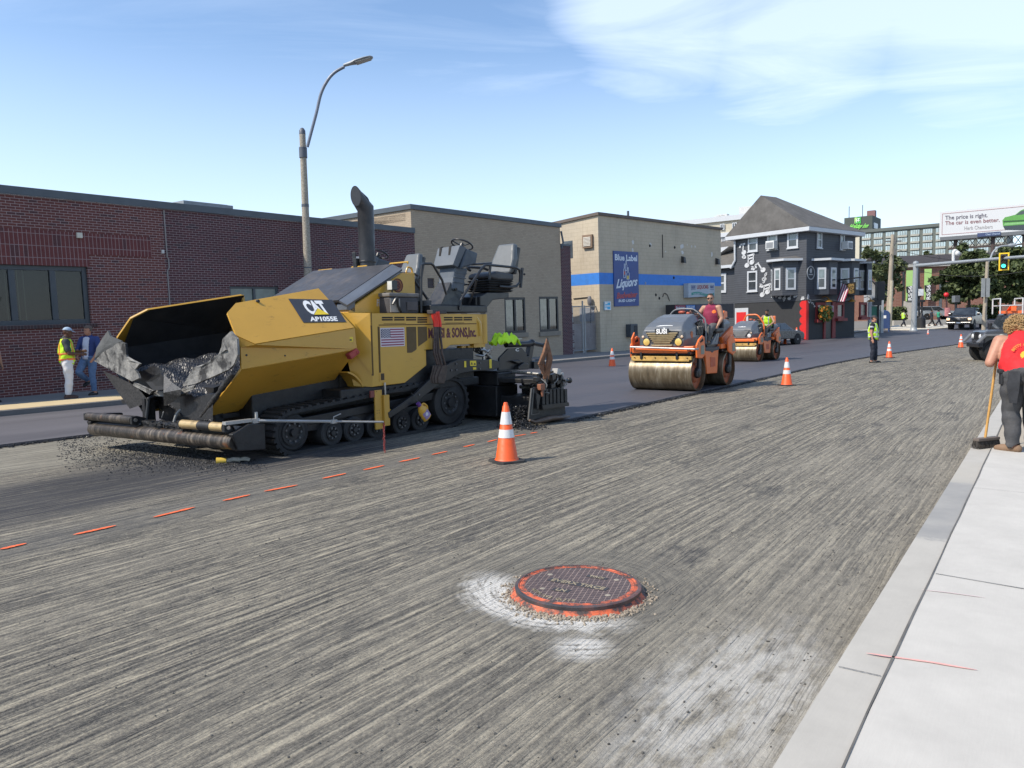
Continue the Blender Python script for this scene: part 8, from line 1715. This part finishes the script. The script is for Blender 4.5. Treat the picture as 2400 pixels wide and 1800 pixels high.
mb=MB();mb.tube(smoothpath([A(385,1560),A(440,1350),A(520,1050),A(590,760),A(690,560),A(800,440),A(940,360)],6),.05,10);mb.build('arm',M('arm steel',(.16,.18,.22),.45,metal=.3),lp,smooth=40)
h0,h1=A(935,365),A(1370,235);d=(h1-h0);ln=d.length;ex=d.normalized();ey=ex.cross(Vector((0,0,1))).normalized();ez=ey.cross(ex);ey=-ey
Mx=Matrix((ex,ey,ez)).transposed().to_4x4();Mx.translation=h0
mb=MB();mb.M=Mx;sec_=[(0,.07,.06),(.25*ln,.10,.08),(.42*ln,.21,.07),(.75*ln,.23,.055),(.94*ln,.17,.05),(ln,.05,.03)]
mb.loft([[(x,w*cos(t),.04+h*sin(t)if sin(t)>0 else .04+h*.5*sin(t))for t in[2*pi*k/16 for k in range(16)]]for x,w,h in sec_]);hd_=mb.build('lamp_head',M('lamp head grey',(.30,.33,.36),.45),lp,smooth=50)
mb=MB();mb.M=Mx;mb.hull([(.42*ln,-.17,-.002),(.92*ln,-.13,-.002),(.92*ln,.13,-.002),(.42*ln,.17,-.002)],[(.42*ln,-.17,.01),(.92*ln,-.13,.01),(.92*ln,.13,.01),(.42*ln,.17,.01)]);mb.build('lamp_lens',M('lamp lens grey',(.50,.50,.47),.3),hd_)
b=base_at(*z6h(500,1265),70);up=thing('utility_pole','tall weathered wooden utility pole with a shorter stub strapped to it','utility pole',b);t_=at_depth(*z6h(550,372),70)-b
mb=MB();mb.tube([(0,0,-.2),tuple(t_)],[.24,.16],12);mb.build('pole',WOOD,up,smooth=40);t2=at_depth(*z6h(541,820),69.7)-b;mb=MB();b2=at_depth(*z6h(518,1265),69.7)-b;mb.tube([b2,t2],[.17,.14],10);mb.build('stub_pole',M('pale stub wood',(.44,.40,.30),.85,var=.15),up,smooth=40)
mb=MB();q=t_*.93;mb.box(q,(1.6,.12,.12));mb.box(t_*.82+Vector((.18,-.1,0)),(.25,.25,.6));mb.cyl(t_*.9+Vector((.2,0,0)),t_*.97+Vector((.2,0,0)),.14,n=8);mb.build('crossarm',M('grey crossarm',(.2,.19,.17),.8),up)
WIRE=M('black wire',(.03,.03,.03),.7)
def wire(a,c,sag,name,label):
 a,c=Vector(a),Vector(c);pts=[a.lerp(c,k/14)-Vector((0,0,sag*4*(k/14)*(1-k/14)))for k in range(15)];mb=MB();mb.tube(pts,.022,5);tag(mb.build(name,WIRE),label,'wire','overhead wires')
wp=b+t_*.80
wire(wp,at_depth(*z6h(330,600),62),.7,'overhead_wire','overhead wire from the wooden pole down to the corner house');wire(b+t_*.76,at_depth(*z6h(1000,560),110),1.0,'overhead_wire','overhead wire from the wooden pole towards the banner building roof');wire(b+t_*.70,at_depth(*z6h(1900,715),60),.8,'overhead_wire','long low wire crossing behind the signal mast arm to the right edge');wire(b+t_*.86,at_depth(*z6h(1900,555),75),.9,'overhead_wire','upper wire from the wooden pole to the right edge')
b=base_at(*z6h(752,1280),66);ts=thing('traffic_signal','grey steel mast with a long arm carrying a yellow framed traffic light','traffic light',b);tp=at_depth(*z6h(773,650),66)-b
mb=MB();mb.tube([(0,0,0),tuple(tp)],[.23,.19],14);mb.lathe([(.23,tp.z-.05),(.2,tp.z+.12),(.001,tp.z+.2)],(tp.x,tp.y,0),14);mb.lathe([(.34,0),(.34,.12),(.26,.2),(.24,.4)],n=14);mb.build('mast',GALV,ts,smooth=40)
a0=at_depth(*z6h(785,675),65.8)-b;a1=at_depth(*z6h(1630,603),52)-b;a2=at_depth(*z6h(2050,570),47)-b
mb=MB();mb.tube([a0,a1,a2],[.15,.11,.09],12);mb.build('arm',GALV,ts,smooth=40)
hc=at_depth(*z6h(1630,635),52)-b;fx=Vector((sin(RAD(128)),cos(RAD(128)),0));fy=Vector((-cos(RAD(128)),sin(RAD(128)),0));Ms=Matrix((fx,fy,Vector((0,0,1)))).transposed().to_4x4();Ms.translation=hc
hh_=1790/52/4.148;kz=52/1790/4.148*4.148;pxm=52/CF/4.148;wv,hv_=42*pxm/.62,79*pxm
mb=MB();mb.M=Ms;mb.bx(-.27,.27,.02,.06,-hv_,hv_);sp_=mb.build('backplate',BLKS,ts);mb=MB();mb.M=Ms;frame_rect(mb,-.30,.30,-hv_-.04,hv_+.04,-.0,.019,.085);mb.build('yellow_border',M('reflective yellow border',(.85,.55,.02),.4),sp_)
mb=MB();mb.M=Ms;mb.bx(-.16,.16,-.16,.0,-hv_+.1,hv_-.1);hs_=mb.build('signal_housing',BLKS,sp_,bevel=.02)
for k,z in enumerate((.36,0,-.36)):
 mb=MB();mb.M=Ms;mb.lathe([(.12,-.17),(.001,-.18)],(0,0,z*hv_/.60*.88),18,'y');mb.build('signal_lens',emis('green signal',(.05,.95,.62),2.2)if k==2 else M('dark red lens' if k==0 else 'dark amber lens',(.10,.02,.015)if k==0 else(.09,.05,.01),.3),hs_)
 mb=MB();mb.M=Ms;zz=z*hv_/.66*.88;mb.grid(lambda u,v:(.13*cos(pi*u),-.17-.2*v,zz+.13*sin(pi*u)),10,1);mb.build('visor',BLKS,hs_,fixn=False,solid=.01)
q=at_depth(*z6h(1138,640),60)-b;mb=MB();mb.tube(smoothpath([q,q+Vector((0,0,3.0/1.0)),q+Vector((.3,0,3.5)),q+Vector((1.2,0,3.45)),q+Vector((1.3,0,3.0))],4),.08,8)if False else mb.tube(smoothpath([q,at_depth(*z6h(1140,545),60)-b,at_depth(*z6h(1158,527),60)-b,at_depth(*z6h(1175,540),60)-b],4),.11,8);mb.ball(at_depth(*z6h(1174,556),60)-b,.22,10,7);mb.build('camera_pole',M('white camera',(.62,.62,.60),.5),ts,smooth=40)
b=base_at(*z6h(825,1255),70);ps=thing('pedestrian_signal','black post with pedestrian signal boxes beside the grey signal mast','crossing signal',b);P_=lambda x,y:at_depth(*z6h(x,y),70)-b
mb=MB();mb.tube([(0,0,0),P_(835,1020)],.09,8);mb.tube([P_(805,1100),P_(800,700)],.10,8);mb.tube([P_(805,1250),P_(805,1100)],.09,8);mb.lathe([(.38,0),(.36,1.0),(.2,1.15),(.12,1.5)],n=12);mb.build('posts',BLKS,ps,smooth=40)
for x,y,w,h in((830,1018,55,22),(800,900,40,40),(798,960,42,40),(790,1035,38,22)):q=P_(x,y);mb=MB();mb.box(q,(w*70/CF/4.148,.35,h*70/CF/4.148));mb.build('signal_box',BLKS,ps,bevel=.03)
q=P_(806,935);mb=MB();mb.box(q+Vector((0,-.3,0)),(.45,.05,.6));mb.build('white_sign',WHT,ps)
b=base_at(*z6h(410,1180),62);bs=thing('black_signal','black traffic signal seen from its side at the end of the corner house','traffic light',b);P_=lambda x,y:at_depth(*z6h(x,y),62)-b
mb=MB();mb.tube([(0,0,0),P_(410,900)],.09,8);mb.build('post',BLKS,bs,smooth=40);q=P_(425,920)
mb=MB();mb.box(q,(.6,.5,1.5));
for k in range(3):mb.box(q+Vector((.42,0,.45-.45*k)),(.3,.34,.08))
mb.build('housing',BLKS,bs,bevel=.03);q=P_(395,1025);mb=MB();mb.box(q,(.6,.4,.6));mb.build('walk_box',BLKS,bs,bevel=.03)
b=base_at(*z6h(335,1200),64);fn=thing('picket_screen','white railing with green gate panels at the end of the corner house','fence',b);P_=lambda x,y:at_depth(*z6h(x,y),64)-b
mb=MB();q0,q1=P_(338,1180),P_(432,1060);mb.bx(q0.x,q1.x,0,.1,q0.z,q1.z);mb.build('green_panel',M('sea green panel',(.05,.20,.14),.6),fn)
mb=MB();q2=P_(335,980)
for k in range(9):x=q0.x+(q1.x-q0.x)*k/8;mb.bx(x-.05,x+.05,-.08,.08,q1.z,q2.z)
mb.bx(q0.x-.1,q1.x+.1,-.1,.1,q1.z-.06,q1.z+.08);mb.bx(q0.x-.1,q1.x+.1,-.1,.1,q2.z,q2.z+.12)
for x in(q0.x-.12,q0.x+(q1.x-q0.x)*.75,q1.x+.1):mb.bx(x-.1,x+.1,-.12,.12,-.2,q2.z+.3)
mb.build('white_railing',M('grey white rail',(.42,.44,.45),.6),fn)
b=base_at(*z6h(380,1200),72);gb_=thing('gabled_shed','pale gabled outbuilding just past the end of the corner house','shed',b);P_=lambda x,y:at_depth(*z6h(x,y),72)-b
mb=MB();pts=[P_(325,1180),P_(405,1180),P_(405,900),P_(335,815),P_(300,860),P_(300,1180)];mb.hull(pts,[p+Vector((2,5,0))for p in pts]);mb.build('wall',M('grey white siding',(.44,.44,.43),.7),gb_)
mb=MB();pts=[P_(332,808),P_(420,905),P_(420,915),P_(332,825)];mb.hull([p+Vector((0,-.4,0))for p in pts],[p+Vector((2,5,0))for p in pts]);mb.build('roof',SHING,gb_)
b=base_at(*z6h(463,1262),66);mx=thing('mailbox','blue street mailbox to the left of the wooden utility pole','mailbox',b,RAD(-30));mb=MB();pr=[(-.42,.25),(.42,.25),(.42,1.15)]+[(.42*cos(t),1.15+.38*sin(t))for t in[pi*k/10 for k in range(1,10)]]+[(-.42,1.15)];mb.prism([(p[0]*1.15,p[1]*1.25)for p in pr],-.45,.45);mb.build('body',M('mail blue',(.03,.06,.16),.45),mx,bevel=.02)
for x in(-.4,.4):
 for y in(-.36,.36):mb=MB();mb.bx(x-.05,x+.05,y-.05,y+.05,0,.32);mb.build('leg',M('mail blue',0),mx)
mb=MB();mb.bx(-.2,.2,-.47,-.455,1.2,1.45);mb.build('white_notice',WHT,mx)
b=base_at(*z6h(1435,1190),62);fl=thing('far_street_lamp','slim wooden lamp pole with sign plates and a curved lamp arm between the dark trees','street lamp',b);P_=lambda x,y,Z=62:at_depth(*z6h(x,y),Z)-b
mb=MB();mb.tube([(0,0,0),P_(1470,635)],[.17,.12],10);mb.build('pole',WOOD,fl,smooth=40);mb=MB();mb.tube(smoothpath([P_(1470,660),P_(1500,600),P_(1530,535),P_(1590,490),P_(1670,480)],5),.07,8);mb.build('arm',GALV,fl,smooth=40);mb=MB();q0,q1=P_(1670,480),P_(1755,474);mb.tube([q0,q0.lerp(q1,.3),q1],[.09,.17,.08],10);mb.build('lamp_head',GALV,fl,smooth=40)
for x in(1432,1470):q=P_(x,888,61.7);mb=MB();mb.box(q,(.36,.04,1.5));mb.build('sign_plate',M('grey sign back',(.30,.31,.30),.5),fl)
b=base_at(*z6h(1075,1215),82);rb_=thing('red_ball_post','red ball on top of a dark post in front of the banner building','post',b);P_=lambda x,y:at_depth(*z6h(x,y),82)-b
mb=MB();mb.tube([(0,0,0),P_(1072,960)],.08,8);mb.build('post',M('dark maroon post',(.05,.02,.022),.5),rb_);mb=MB();mb.ball(P_(1070,958),23*82/CF/4.148,16,10);mb.build('ball',M('glossy red',(.62,.015,.02),.3),rb_,smooth=60)
mb=MB();mb.cyl(P_(1066,1165)+Vector((0,-.3,0)),P_(1066,1085)+Vector((0,-.3,0)),.28,n=12);mb.build('red_white_drum',M('pink striped wrap',(.50,.20,.20),.6,var=.5,vs=3),rb_)
b=base_at(*z6h(1160,1215),84);lt_=thing('lantern_post','black lantern post between the red ball post and the black pickup','street lamp',b);P_=lambda x,y:at_depth(*z6h(x,y),84)-b;mb=MB();mb.tube([(0,0,0),P_(1163,1020)],.13,8);mb.build('post',BLKS,lt_);mb=MB();mb.box(P_(1163,1000),(.6,.6,.75));mb.build('lantern',M('grey lantern',(.14,.15,.16),.4),lt_,bevel=.05)
CARG=glass('car glass',(.02,.024,.028),.03);TYRE=M('tyre rubber',(.014,.014,.015),.8,var=.2,dirt=.3);ALLOY=M('alloy',(.38,.39,.40),.3,metal=.7);CHR=M('chrome',(.6,.6,.6),.15,metal=.9)
def cwheel(root,x,y,r,w,s):
 mb=MB();mb.lathe([(r*.6,y-w/2),(r*.93,y-w/2),(r,y-w*.3),(r,y+w*.3),(r*.93,y+w/2),(r*.6,y+w/2)],(x,0,r),28,'y');o=mb.build('wheel',TYRE,root,smooth=40)
 yo=y+s*w/2;mb=MB();mb.lathe([(r*.62,yo-.01*s),(r*.58,yo-.05*s),(.001,yo-.05*s)],(x,0,r),20,'y')
 for k in range(6):t=2*pi*k/6;mb.box((x+r*.33*cos(t),yo-.025*s,r+r*.33*sin(t)),(r*.5,.04,r*.12),R=Matrix.Rotation(-t,4,'Y'))
 mb.lathe([(r*.15,yo-.0*s),(.001,yo+.01*s)],(x,0,r),12,'y');mb.build('rim',ALLOY,o,smooth=30)
def vehicle(name,label,cat,mtx,prof,hw,paint,cabin,wheels,group=None):
 v=thing(name,label,cat,parent_matrix=mtx,group=group)
 mb=MB();ins=lambda p,k:(p[0],p[1]);n=len(prof)
 zs=[p[1]for p in prof];zm=max(zs)
 L=[]
 for y,kz in((-hw,.0),(-hw*.985,.5),(hw*.985,.5),(hw,0)):
  pass
 mb.prism(prof,-hw,hw);body=mb.build('body',paint,v,bevel=.06,seg=3)
 (x0,x1,z0),(x2,x3,z1)=cabin;i0,i1=hw*.96,hw*.78
 mb=MB();mb.hull([(x0,-i0,z0),(x1,-i0,z0),(x1,i0,z0),(x0,i0,z0)],[(x2,-i1,z1),(x3,-i1,z1),(x3,i1,z1),(x2,i1,z1)]);cab=mb.build('cabin',paint,v,bevel=.05,seg=3)
 def pan(a,b,c,d,ya,yb,off):
  return
 for s in(-1,1):
  k=.12;xs=[x0+(x1-x0)*.06,x0+(x1-x0)*.46,x0+(x1-x0)*.50,x0+(x1-x0)*.90];xt=[x2+(x3-x2)*.04,x2+(x3-x2)*.48,x2+(x3-x2)*.53,x2+(x3-x2)*.95]
  for j in(0,2):
   pts=[]
   for q,t in((0,.10),(1,.10),(1,.86),(0,.86)):
    xx=(xs[j+q]*(1-t)+xt[j+q]*t);yy=(i0*(1-t)+i1*t+.012)*s;pts.append((xx,yy,z0+(z1-z0)*t))
   mb=MB();mb.poly(pts);mb.build('side_window',CARG,cab,fixn=False)
 f=lambda t,y:(x1+(x3-x1)*t+.014,y,z0+(z1-z0)*t)
 mb=MB();mb.poly([f(.08,-i0*.9),f(.08,i0*.9),f(.9,i1*.92),f(.9,-i1*.92)]);mb.build('windscreen',CARG,cab,fixn=False)
 f=lambda t,y:(x0+(x2-x0)*t-.014,y,z0+(z1-z0)*t)
 mb=MB();mb.poly([f(.12,-i0*.85),f(.12,i0*.85),f(.88,i1*.9),f(.88,-i1*.9)]);mb.build('rear_window',CARG,cab,fixn=False)
 for x,r,w in wheels:
  for s in(-1,1):
   mb=MB();mb.lathe([(r*1.18,s*(hw+.004)),(r*1.18,s*(hw-.3))],(x,0,r),24,'y');mb.build('wheel_arch',M('arch black',(.01,.01,.01),.9),v);cwheel(v,x,s*(hw-w/2+.03),r,w,s)
 return v,body,cab
def vplace(X,Y,Z,az):p=at_depth(X,Y,Z);p.z=G(p.y)+.055;return place(p,az)
KP=M('gloss black paint',(.012,.013,.016),.22,var=.1,coat=.5)
m_=vplace(*z6h(1190,1283),66.5,223)
v,body,cab=vehicle('pickup_truck','black pickup truck with lit headlights facing the works at the junction','pickup',m_@Matrix.Translation((-.6,0,0)),[(.55,.45),(.62,.95),(.5,1.15),(-.9,1.25),(-1.1,1.28),(-5.2,1.28),(-5.25,.55),(-4.9,.42)],.98,KP,((-3.3,-.85,1.24),(-2.95,-1.65,1.93)),[(-.45,.42,.29),(-4.05,.42,.29)])
mb=MB();mb.bx(.56,.66,-.62,.62,.72,1.06);gr=mb.build('grille',M('black grille',(.02,.02,.022),.3),v,bevel=.03);mb=MB();mb.bx(.665,.685,-.6,.6,.86,.92);mb.build('grille_bar',M('dark chrome',(.10,.105,.11),.25,metal=.6),gr)
mb=MB();mb.bx(.55,.78,-.97,.97,.48,.68);bp=mb.build('bumper',KP,v,bevel=.05);mb=MB();mb.bx(.785,.795,-.16,.16,.56,.68);mb.build('number_plate',WHT,bp)
for s in(-1,1):
 mb=MB();mb.bx(.45,.66,s*.70,s*.95,.84,1.02);mb.build('headlight',emis('warm headlight',(1,.66,.36),.9),v,bevel=.03);mb=MB();mb.box((-1.15,s*1.12,1.35),(.12,.24,.22));mb.build('mirror',KP,v,bevel=.03)
mb=MB();mb.box((.688,0,.95),(.02,.22,.16));mb.build('badge',CHR,gr)
wl=gp(2333,848);az=-74.0;fj=Vector((sin(RAD(az)),cos(RAD(az)),0));lj=Vector((-cos(RAD(az)),sin(RAD(az)),0));pj=wl-fj*1.25-lj*.78;pj.z=0
JG=M('dark grey jeep paint',(.045,.048,.054),.3,var=.1,coat=.3)
v,body,cab=vehicle('jeep','dark grey boxy jeep with an orange beacon board on its roof behind the sweeping man','jeep',place(pj,az),[(1.62,.60),(1.66,1.02),(1.6,1.12),(.95,1.18),(-2.2,1.16),(-2.25,.60)],.78,JG,((-2.2,1.02,1.16),(-2.15,.80,1.75)),[(1.25,.39,.28),(-1.4,.39,.28)])
for s in(-1,1):
 for x in(1.25,-1.4):mb=MB();pts=[(x-.62,.75),(x-.45,1.02),(x+.4,1.02),(x+.66,.72),(x+.58,.70),(x+.36,.94),(x-.40,.94),(x-.54,.74)];mb.prism(pts,s*.76,s*1.0);mb.build('fender_flare',M('highlight grey flare',(.13,.132,.135),.4,var=.1),v,bevel=.015)  # flares lighter than the body, their bright highlight put into the colour
 mb=MB();mb.lathe([(.10,1.67),(.07,1.71),(.001,1.72)],(0,s*.45,.92),16,'x');mb.build('headlight',M('clear lamp glass',0),v,smooth=40);mb=MB();mb.box((.95,s*.98,1.30),(.12,.24,.24));mb.build('mirror',BLKS,v,bevel=.03)
mb=MB();mb.bx(1.66,1.8,-.8,.8,.52,.68);mb.build('bumper',BLKS,v,bevel=.03);mb=MB()
for k in range(7):mb.bx(1.661,1.672,-.27+k*.085,-.235+k*.085,.8,1.1)
mb.build('grille_slots',BLKS,v)
rk=lambda X,Y:(place(pj,az).inverted()@CAM,place(pj,az).inverted().to_3x3()@ray(X,Y))
def rpt(X,Y,y):o,d=rk(X,Y);k=(y-o.y)/d.y;return o+d*k
p0,p1=rpt(2346,700,.6),rpt(2399,700,.6);mb=MB()
for q in(p0,p1):
 for y in(.55,-.3):mb.tube([(q.x,y,1.75),(q.x,y,p0.z)],.025,6)
 mb.tube([(q.x,-.3,p0.z),(q.x,.55,p0.z)],.025,6)
for y in(.55,-.3):mb.tube([(p0.x,y,(1.8+p0.z)/2+.0),(p1.x,y,(1.8+p0.z)/2+.0)],.02,6)
mb.build('ladder_rack',M('white rack tube',(.55,.55,.54),.5),v)
q0,q1=rpt(2347,735,.2),rpt(2398,735,.2);mb=MB();mb.bx(q0.x,q1.x,-.1,.3,1.76,1.86);mb.hull([(q0.x-.25,-.1,1.86),(q1.x+.2,-.1,1.86),(q1.x+.2,.3,2.05),(q0.x-.25,.3,2.05)],[(q0.x-.35,-.05,2.08),(q1.x+.35,-.05,2.08),(q1.x+.35,.25,2.08),(q0.x-.35,.25,2.08)]);mb.box(((q0.x+q1.x)/2,.33,1.94),(.16,.06,.18));mb.build('beacon_board',M('beacon orange',(.85,.16,.04),.45),v,bevel=.03)
v,body,cab=vehicle('parked_car','dark grey saloon parked by the corner house behind the far roller','car',vplace(1812,813,50,53),[(2.2,.35),(2.25,.65),(2.1,.82),(1.0,.95),(-1.9,.98),(-2.25,.9),(-2.3,.4)],.88,M('dark saloon paint',(.05,.053,.058),.25,coat=.4),((-1.9,1.1,.94),(-1.0,.3,1.42)),[(1.4,.33,.22),(-1.35,.33,.22)])
for s in(-1,1):mb=MB();mb.bx(-2.31,-2.2,s*.5,s*.8,.68,.82);mb.build('tail_light',M('red tail lens',(.35,.02,.02),.3),v,bevel=.02)
v,body,cab=vehicle('parked_suv','silver car glinting in the sun, parked before the banner building','car',vplace(*z6h(960,1200),93,92),[(2.3,.4),(2.35,.8),(2.1,1.0),(.9,1.08),(-2.2,1.1),(-2.35,.95),(-2.35,.45)],.9,M('silver car paint',(.42,.43,.44),.2,metal=.6,coat=.6),((-2.2,1.0,1.06),(-1.9,.1,1.62)),[(1.45,.36,.24),(-1.4,.36,.24)])
mb=MB();mb.bx(2.25,2.36,-.85,-.5,.72,.9);mb.bx(2.25,2.36,.5,.85,.72,.9);mb.build('headlight',M('clear lamp glass',0),v,bevel=.02)
q0=base_at(*z6h(560,1262),80);q1=at_depth(*z6h(1080,1190),80);mb=MB();mb.bx(q0.x,q1.x,q0.y,q0.y+.4,G(q0.y)-.2,at_depth(*z6h(700,1205),80).z);tag(mb.build('low_wall',M('pale low wall',(.40,.37,.32),.85)),'low pale concrete wall behind the crossing pedestrians','wall')
sgp=lambda X,Y,y=-.06:Vector((BB.on(X,Y,y)[0],y,BB.on(X,Y,y)[1]));s7=lambda x,y,l=-.06:sgp(1420+x/7.54,560+y/7.54,l)
sg=thing('blue_wall_sign','tall dark blue liquor sign with bottles and white script on the cream building','sign',parent_matrix=BB.m)
c=[s7(155,1195),s7(587,1180),s7(572,235),s7(135,208)]
NB=M('sign royal blue',(.020,.055,.22),.45,var=.1);mb=MB();mb.hull(c,[p+Vector((0,.055,0))for p in c]);sb=mb.build('panel',NB,sg)
SW_=M('sign pale white',(.60,.66,.74),.5)
L7=lambda x,y:s7(x,y,-.065)
affine_text('Blue Label',L7(160,372),L7(552,392),L7(158,268),SW_,'lettering',sb,.004,.03,base=0)
def script_text(t,a,b,c_,m,w=.03,sh=.25):affine_text(t,L7(*a),L7(*b),L7(*c_),m,'lettering',sb,.004,w,shear=sh)
script_text('Liquors',(180,925),(555,870),(185,715),SW_,.035,.35)
script_text('Budweiser',(190,1060),(558,1030),(190,950),M('sign red',(.42,.06,.06),.5),.03,.3);script_text('BUD LIGHT',(222,1118),(525,1110),(222,1070),SW_,.04,.15)
def bottle(x0,x1,y0,y1,body_y,m_out,m_fill,fy):
 mb=MB();o=[(x0,y1),(x1,y1),(x1,body_y),((x0+x1)/2+6,body_y-30),((x0+x1)/2+6,y0),((x0+x1)/2-6,y0),((x0+x1)/2-6,body_y-30),(x0,body_y)];pts=[L7(*p)for p in o]
 for a,b in zip(pts,pts[1:]+pts[:1]):mb.tube([a,b],.018,4)
 w=mb.build('bottle_outline',m_out,sb)
 P=[L7(x0+4,y1-4),L7(x1-4,y1-4),L7(x1-4,fy),L7(x0+4,fy)];mb=MB();mb.poly([p+Vector((0,-.003,0))for p in P]);mb.build('bottle_fill',m_fill,w,fixn=False)
bottle(312,345,440,685,545,SW_,NB,640);bottle(340,372,385,560,470,SW_,NB,540);bottle(366,412,505,712,610,SW_,M('sign amber',(.55,.42,.06),.5),650)
P=[L7(312,630),L7(345,630),L7(345,570),L7(312,570)];mb=MB();mb.poly([p+Vector((0,-.004,0))for p in P]);mb.build('bottle_label',M('sign red',0),sb,fixn=False)
sg2=thing('white_wall_sign','pale box sign reading LIQUORS above the roller driver','sign',parent_matrix=BB.m);l8=lambda x,y,l=-.38:s7(x,y,l)
c=[l8(1462,1038),l8(1925,1010),l8(1925,775),l8(1460,782)];mb=MB();mb.hull(c,[p+Vector((0,.36,0))for p in c]);sb2=mb.build('box',M('pale sign face',(.38,.43,.48),.5,var=.06),sg2,bevel=.02)
K8=lambda x,y:s7(x,y,-.385)
affine_text('LIQUORS',K8(1610,895),K8(1812,890),K8(1610,815),M('sign dull red',(.30,.05,.06),.5),'lettering',sb2,.004,.03);affine_text('BEER',K8(1512,880),K8(1585,878),K8(1512,832),M('sign ink blue',(.05,.07,.22),.5),'lettering',sb2,.004,.02);affine_text('WINE',K8(1842,875),K8(1905,872),K8(1842,832),M('sign ink blue',0),'lettering',sb2,.004,.02)
mb=MB();top_=[];bot=[]
for k in range(13):x=1512+400*k/12;y=950-18*sin(k/12*2*pi);top_.append(K8(x,y));bot.append(K8(x,y+48))
for k in range(12):mb.poly([top_[k],bot[k],bot[k+1],top_[k+1]])
mb.build('green_wave',M('sign teal',(.03,.24,.20),.5),sb2,fixn=False)
affine_text('LOTTERY ICE CIGARETTES',K8(1545,984),K8(1890,972),K8(1545,958),SW_,'lettering',sb2,.012,.0)
mb=MB()
for y in(822,895):
 for a,b in((1505,1590),(1838,1912)):p,q=K8(a,y),K8(b,y-2);mb.bx(p.x,q.x,-.39,-.386,p.z-.012,p.z+.012)
mb.build('rules',M('sign ink blue',0),sb2)
sf=thing('shop_fascia','dark shop fascia of beer panels low on the cream building behind the driver','sign',parent_matrix=BB.m)
c0,c1=s7(1130,1280,-.3),s7(2110,1240,-.3);zt=s7(1130,1165,-.3).z;zb=c0.z
mb=MB();mb.bx(c0.x,UB+.0,-.9,-.02,zb-.55,zt);fas=mb.build('canopy',M('shop dark',(.03,.03,.034),.6),sf)
for x0,x1,m__,t in((1225,1405,M('beer maroon',(.22,.03,.06),.5),'Budweiser'),(1418,1580,M('beer blue',(.05,.16,.42),.5),'BUD LIGHT'),(1590,1700,M('sign navy',(.02,.03,.10),.5),''),(1710,2040,M('sign navy',0),'BLUE LABEL LIQUORS')):
 a=s7(x0,1200,-.92).x;b=min(s7(x1,1200,-.92).x,UB-.05);mb=MB();mb.bx(a,b,-.92,-.901,zb+.05,zt-.04);pn_=mb.build('fascia_panel',m__,fas)
 if t:h=zt-zb;P0=Vector((a+.1,-.922,zb+.3*h));affine_text(t,P0,P0+Vector((b-a-.2,0,0)),P0+Vector((0,0,.42*h)),SW_,'lettering',pn_,.004,.01,shear=.15 if t!='BLUE LABEL LIQUORS' else 0)
a=s7(1160,1300,0).x;mb=MB();mb.bx(a,UB-.3,-.03,-.004,.1,zb-.4);wdw=mb.build('shop_front',DKG,sf);
mb=MB()
for k in range(6):x=a+(UB-.3-a)*k/5;mb.bx(x-.05,x+.05,-.08,-.031,.1,zb-.4)
mb.build('shop_mullions',GALV,wdw)
bs_=thing('parking_sign','small bright cyan and white sign on the cream building left of the blue sign','sign',parent_matrix=BB.m);c=[s7(-2,1258),s7(88,1252),s7(88,1102),s7(-2,1104)];c[0]=sgp(1417,727);c[3]=sgp(1417,707)
mb=MB();mb.hull(c,[p+Vector((0,.05,0))for p in c]);pn_=mb.build('panel',M('sign cyan',(.06,.42,.68),.5),bs_);mb=MB();x0,x1=c[0].x,c[1].x;z0,z1=c[0].z,c[3].z;mb.bx(x0+.12*(x1-x0),x0+.45*(x1-x0),-.07,-.062,z0+.7*(z1-z0),z0+.88*(z1-z0));mb.bx(x0+.12*(x1-x0),x0+.85*(x1-x0),-.07,-.062,z0+.42*(z1-z0),z0+.56*(z1-z0));mb.bx(x0+.12*(x1-x0),x0+.42*(x1-x0),-.07,-.062,z0+.12*(z1-z0),z0+.3*(z1-z0));mb.build('white_bars',WHT,pn_);mb=MB();frame_rect(mb,x0,x1,z0,z1,-.075,-.061,.05);mb.build('white_edge',WHT,pn_)
pb=thing('wall_cabinet','dark grey metal box with a hooded recess fixed low on the cream wall','wall box',parent_matrix=BB.m);a=sgp(1467,760,-.02);b=sgp(1484,789,-.02);mb=MB();mb.bx(a.x,b.x,-.36,-.004,b.z,a.z);bx_=mb.build('box',M('slate box',(.05,.06,.072),.5),pb,bevel=.03);mb=MB();mb.bx(a.x+(b.x-a.x)*.45,b.x-.06,-.375,-.361,b.z+.15,a.z-.1);mb.build('recess',M('box recess',(.02,.022,.026),.6),bx_)
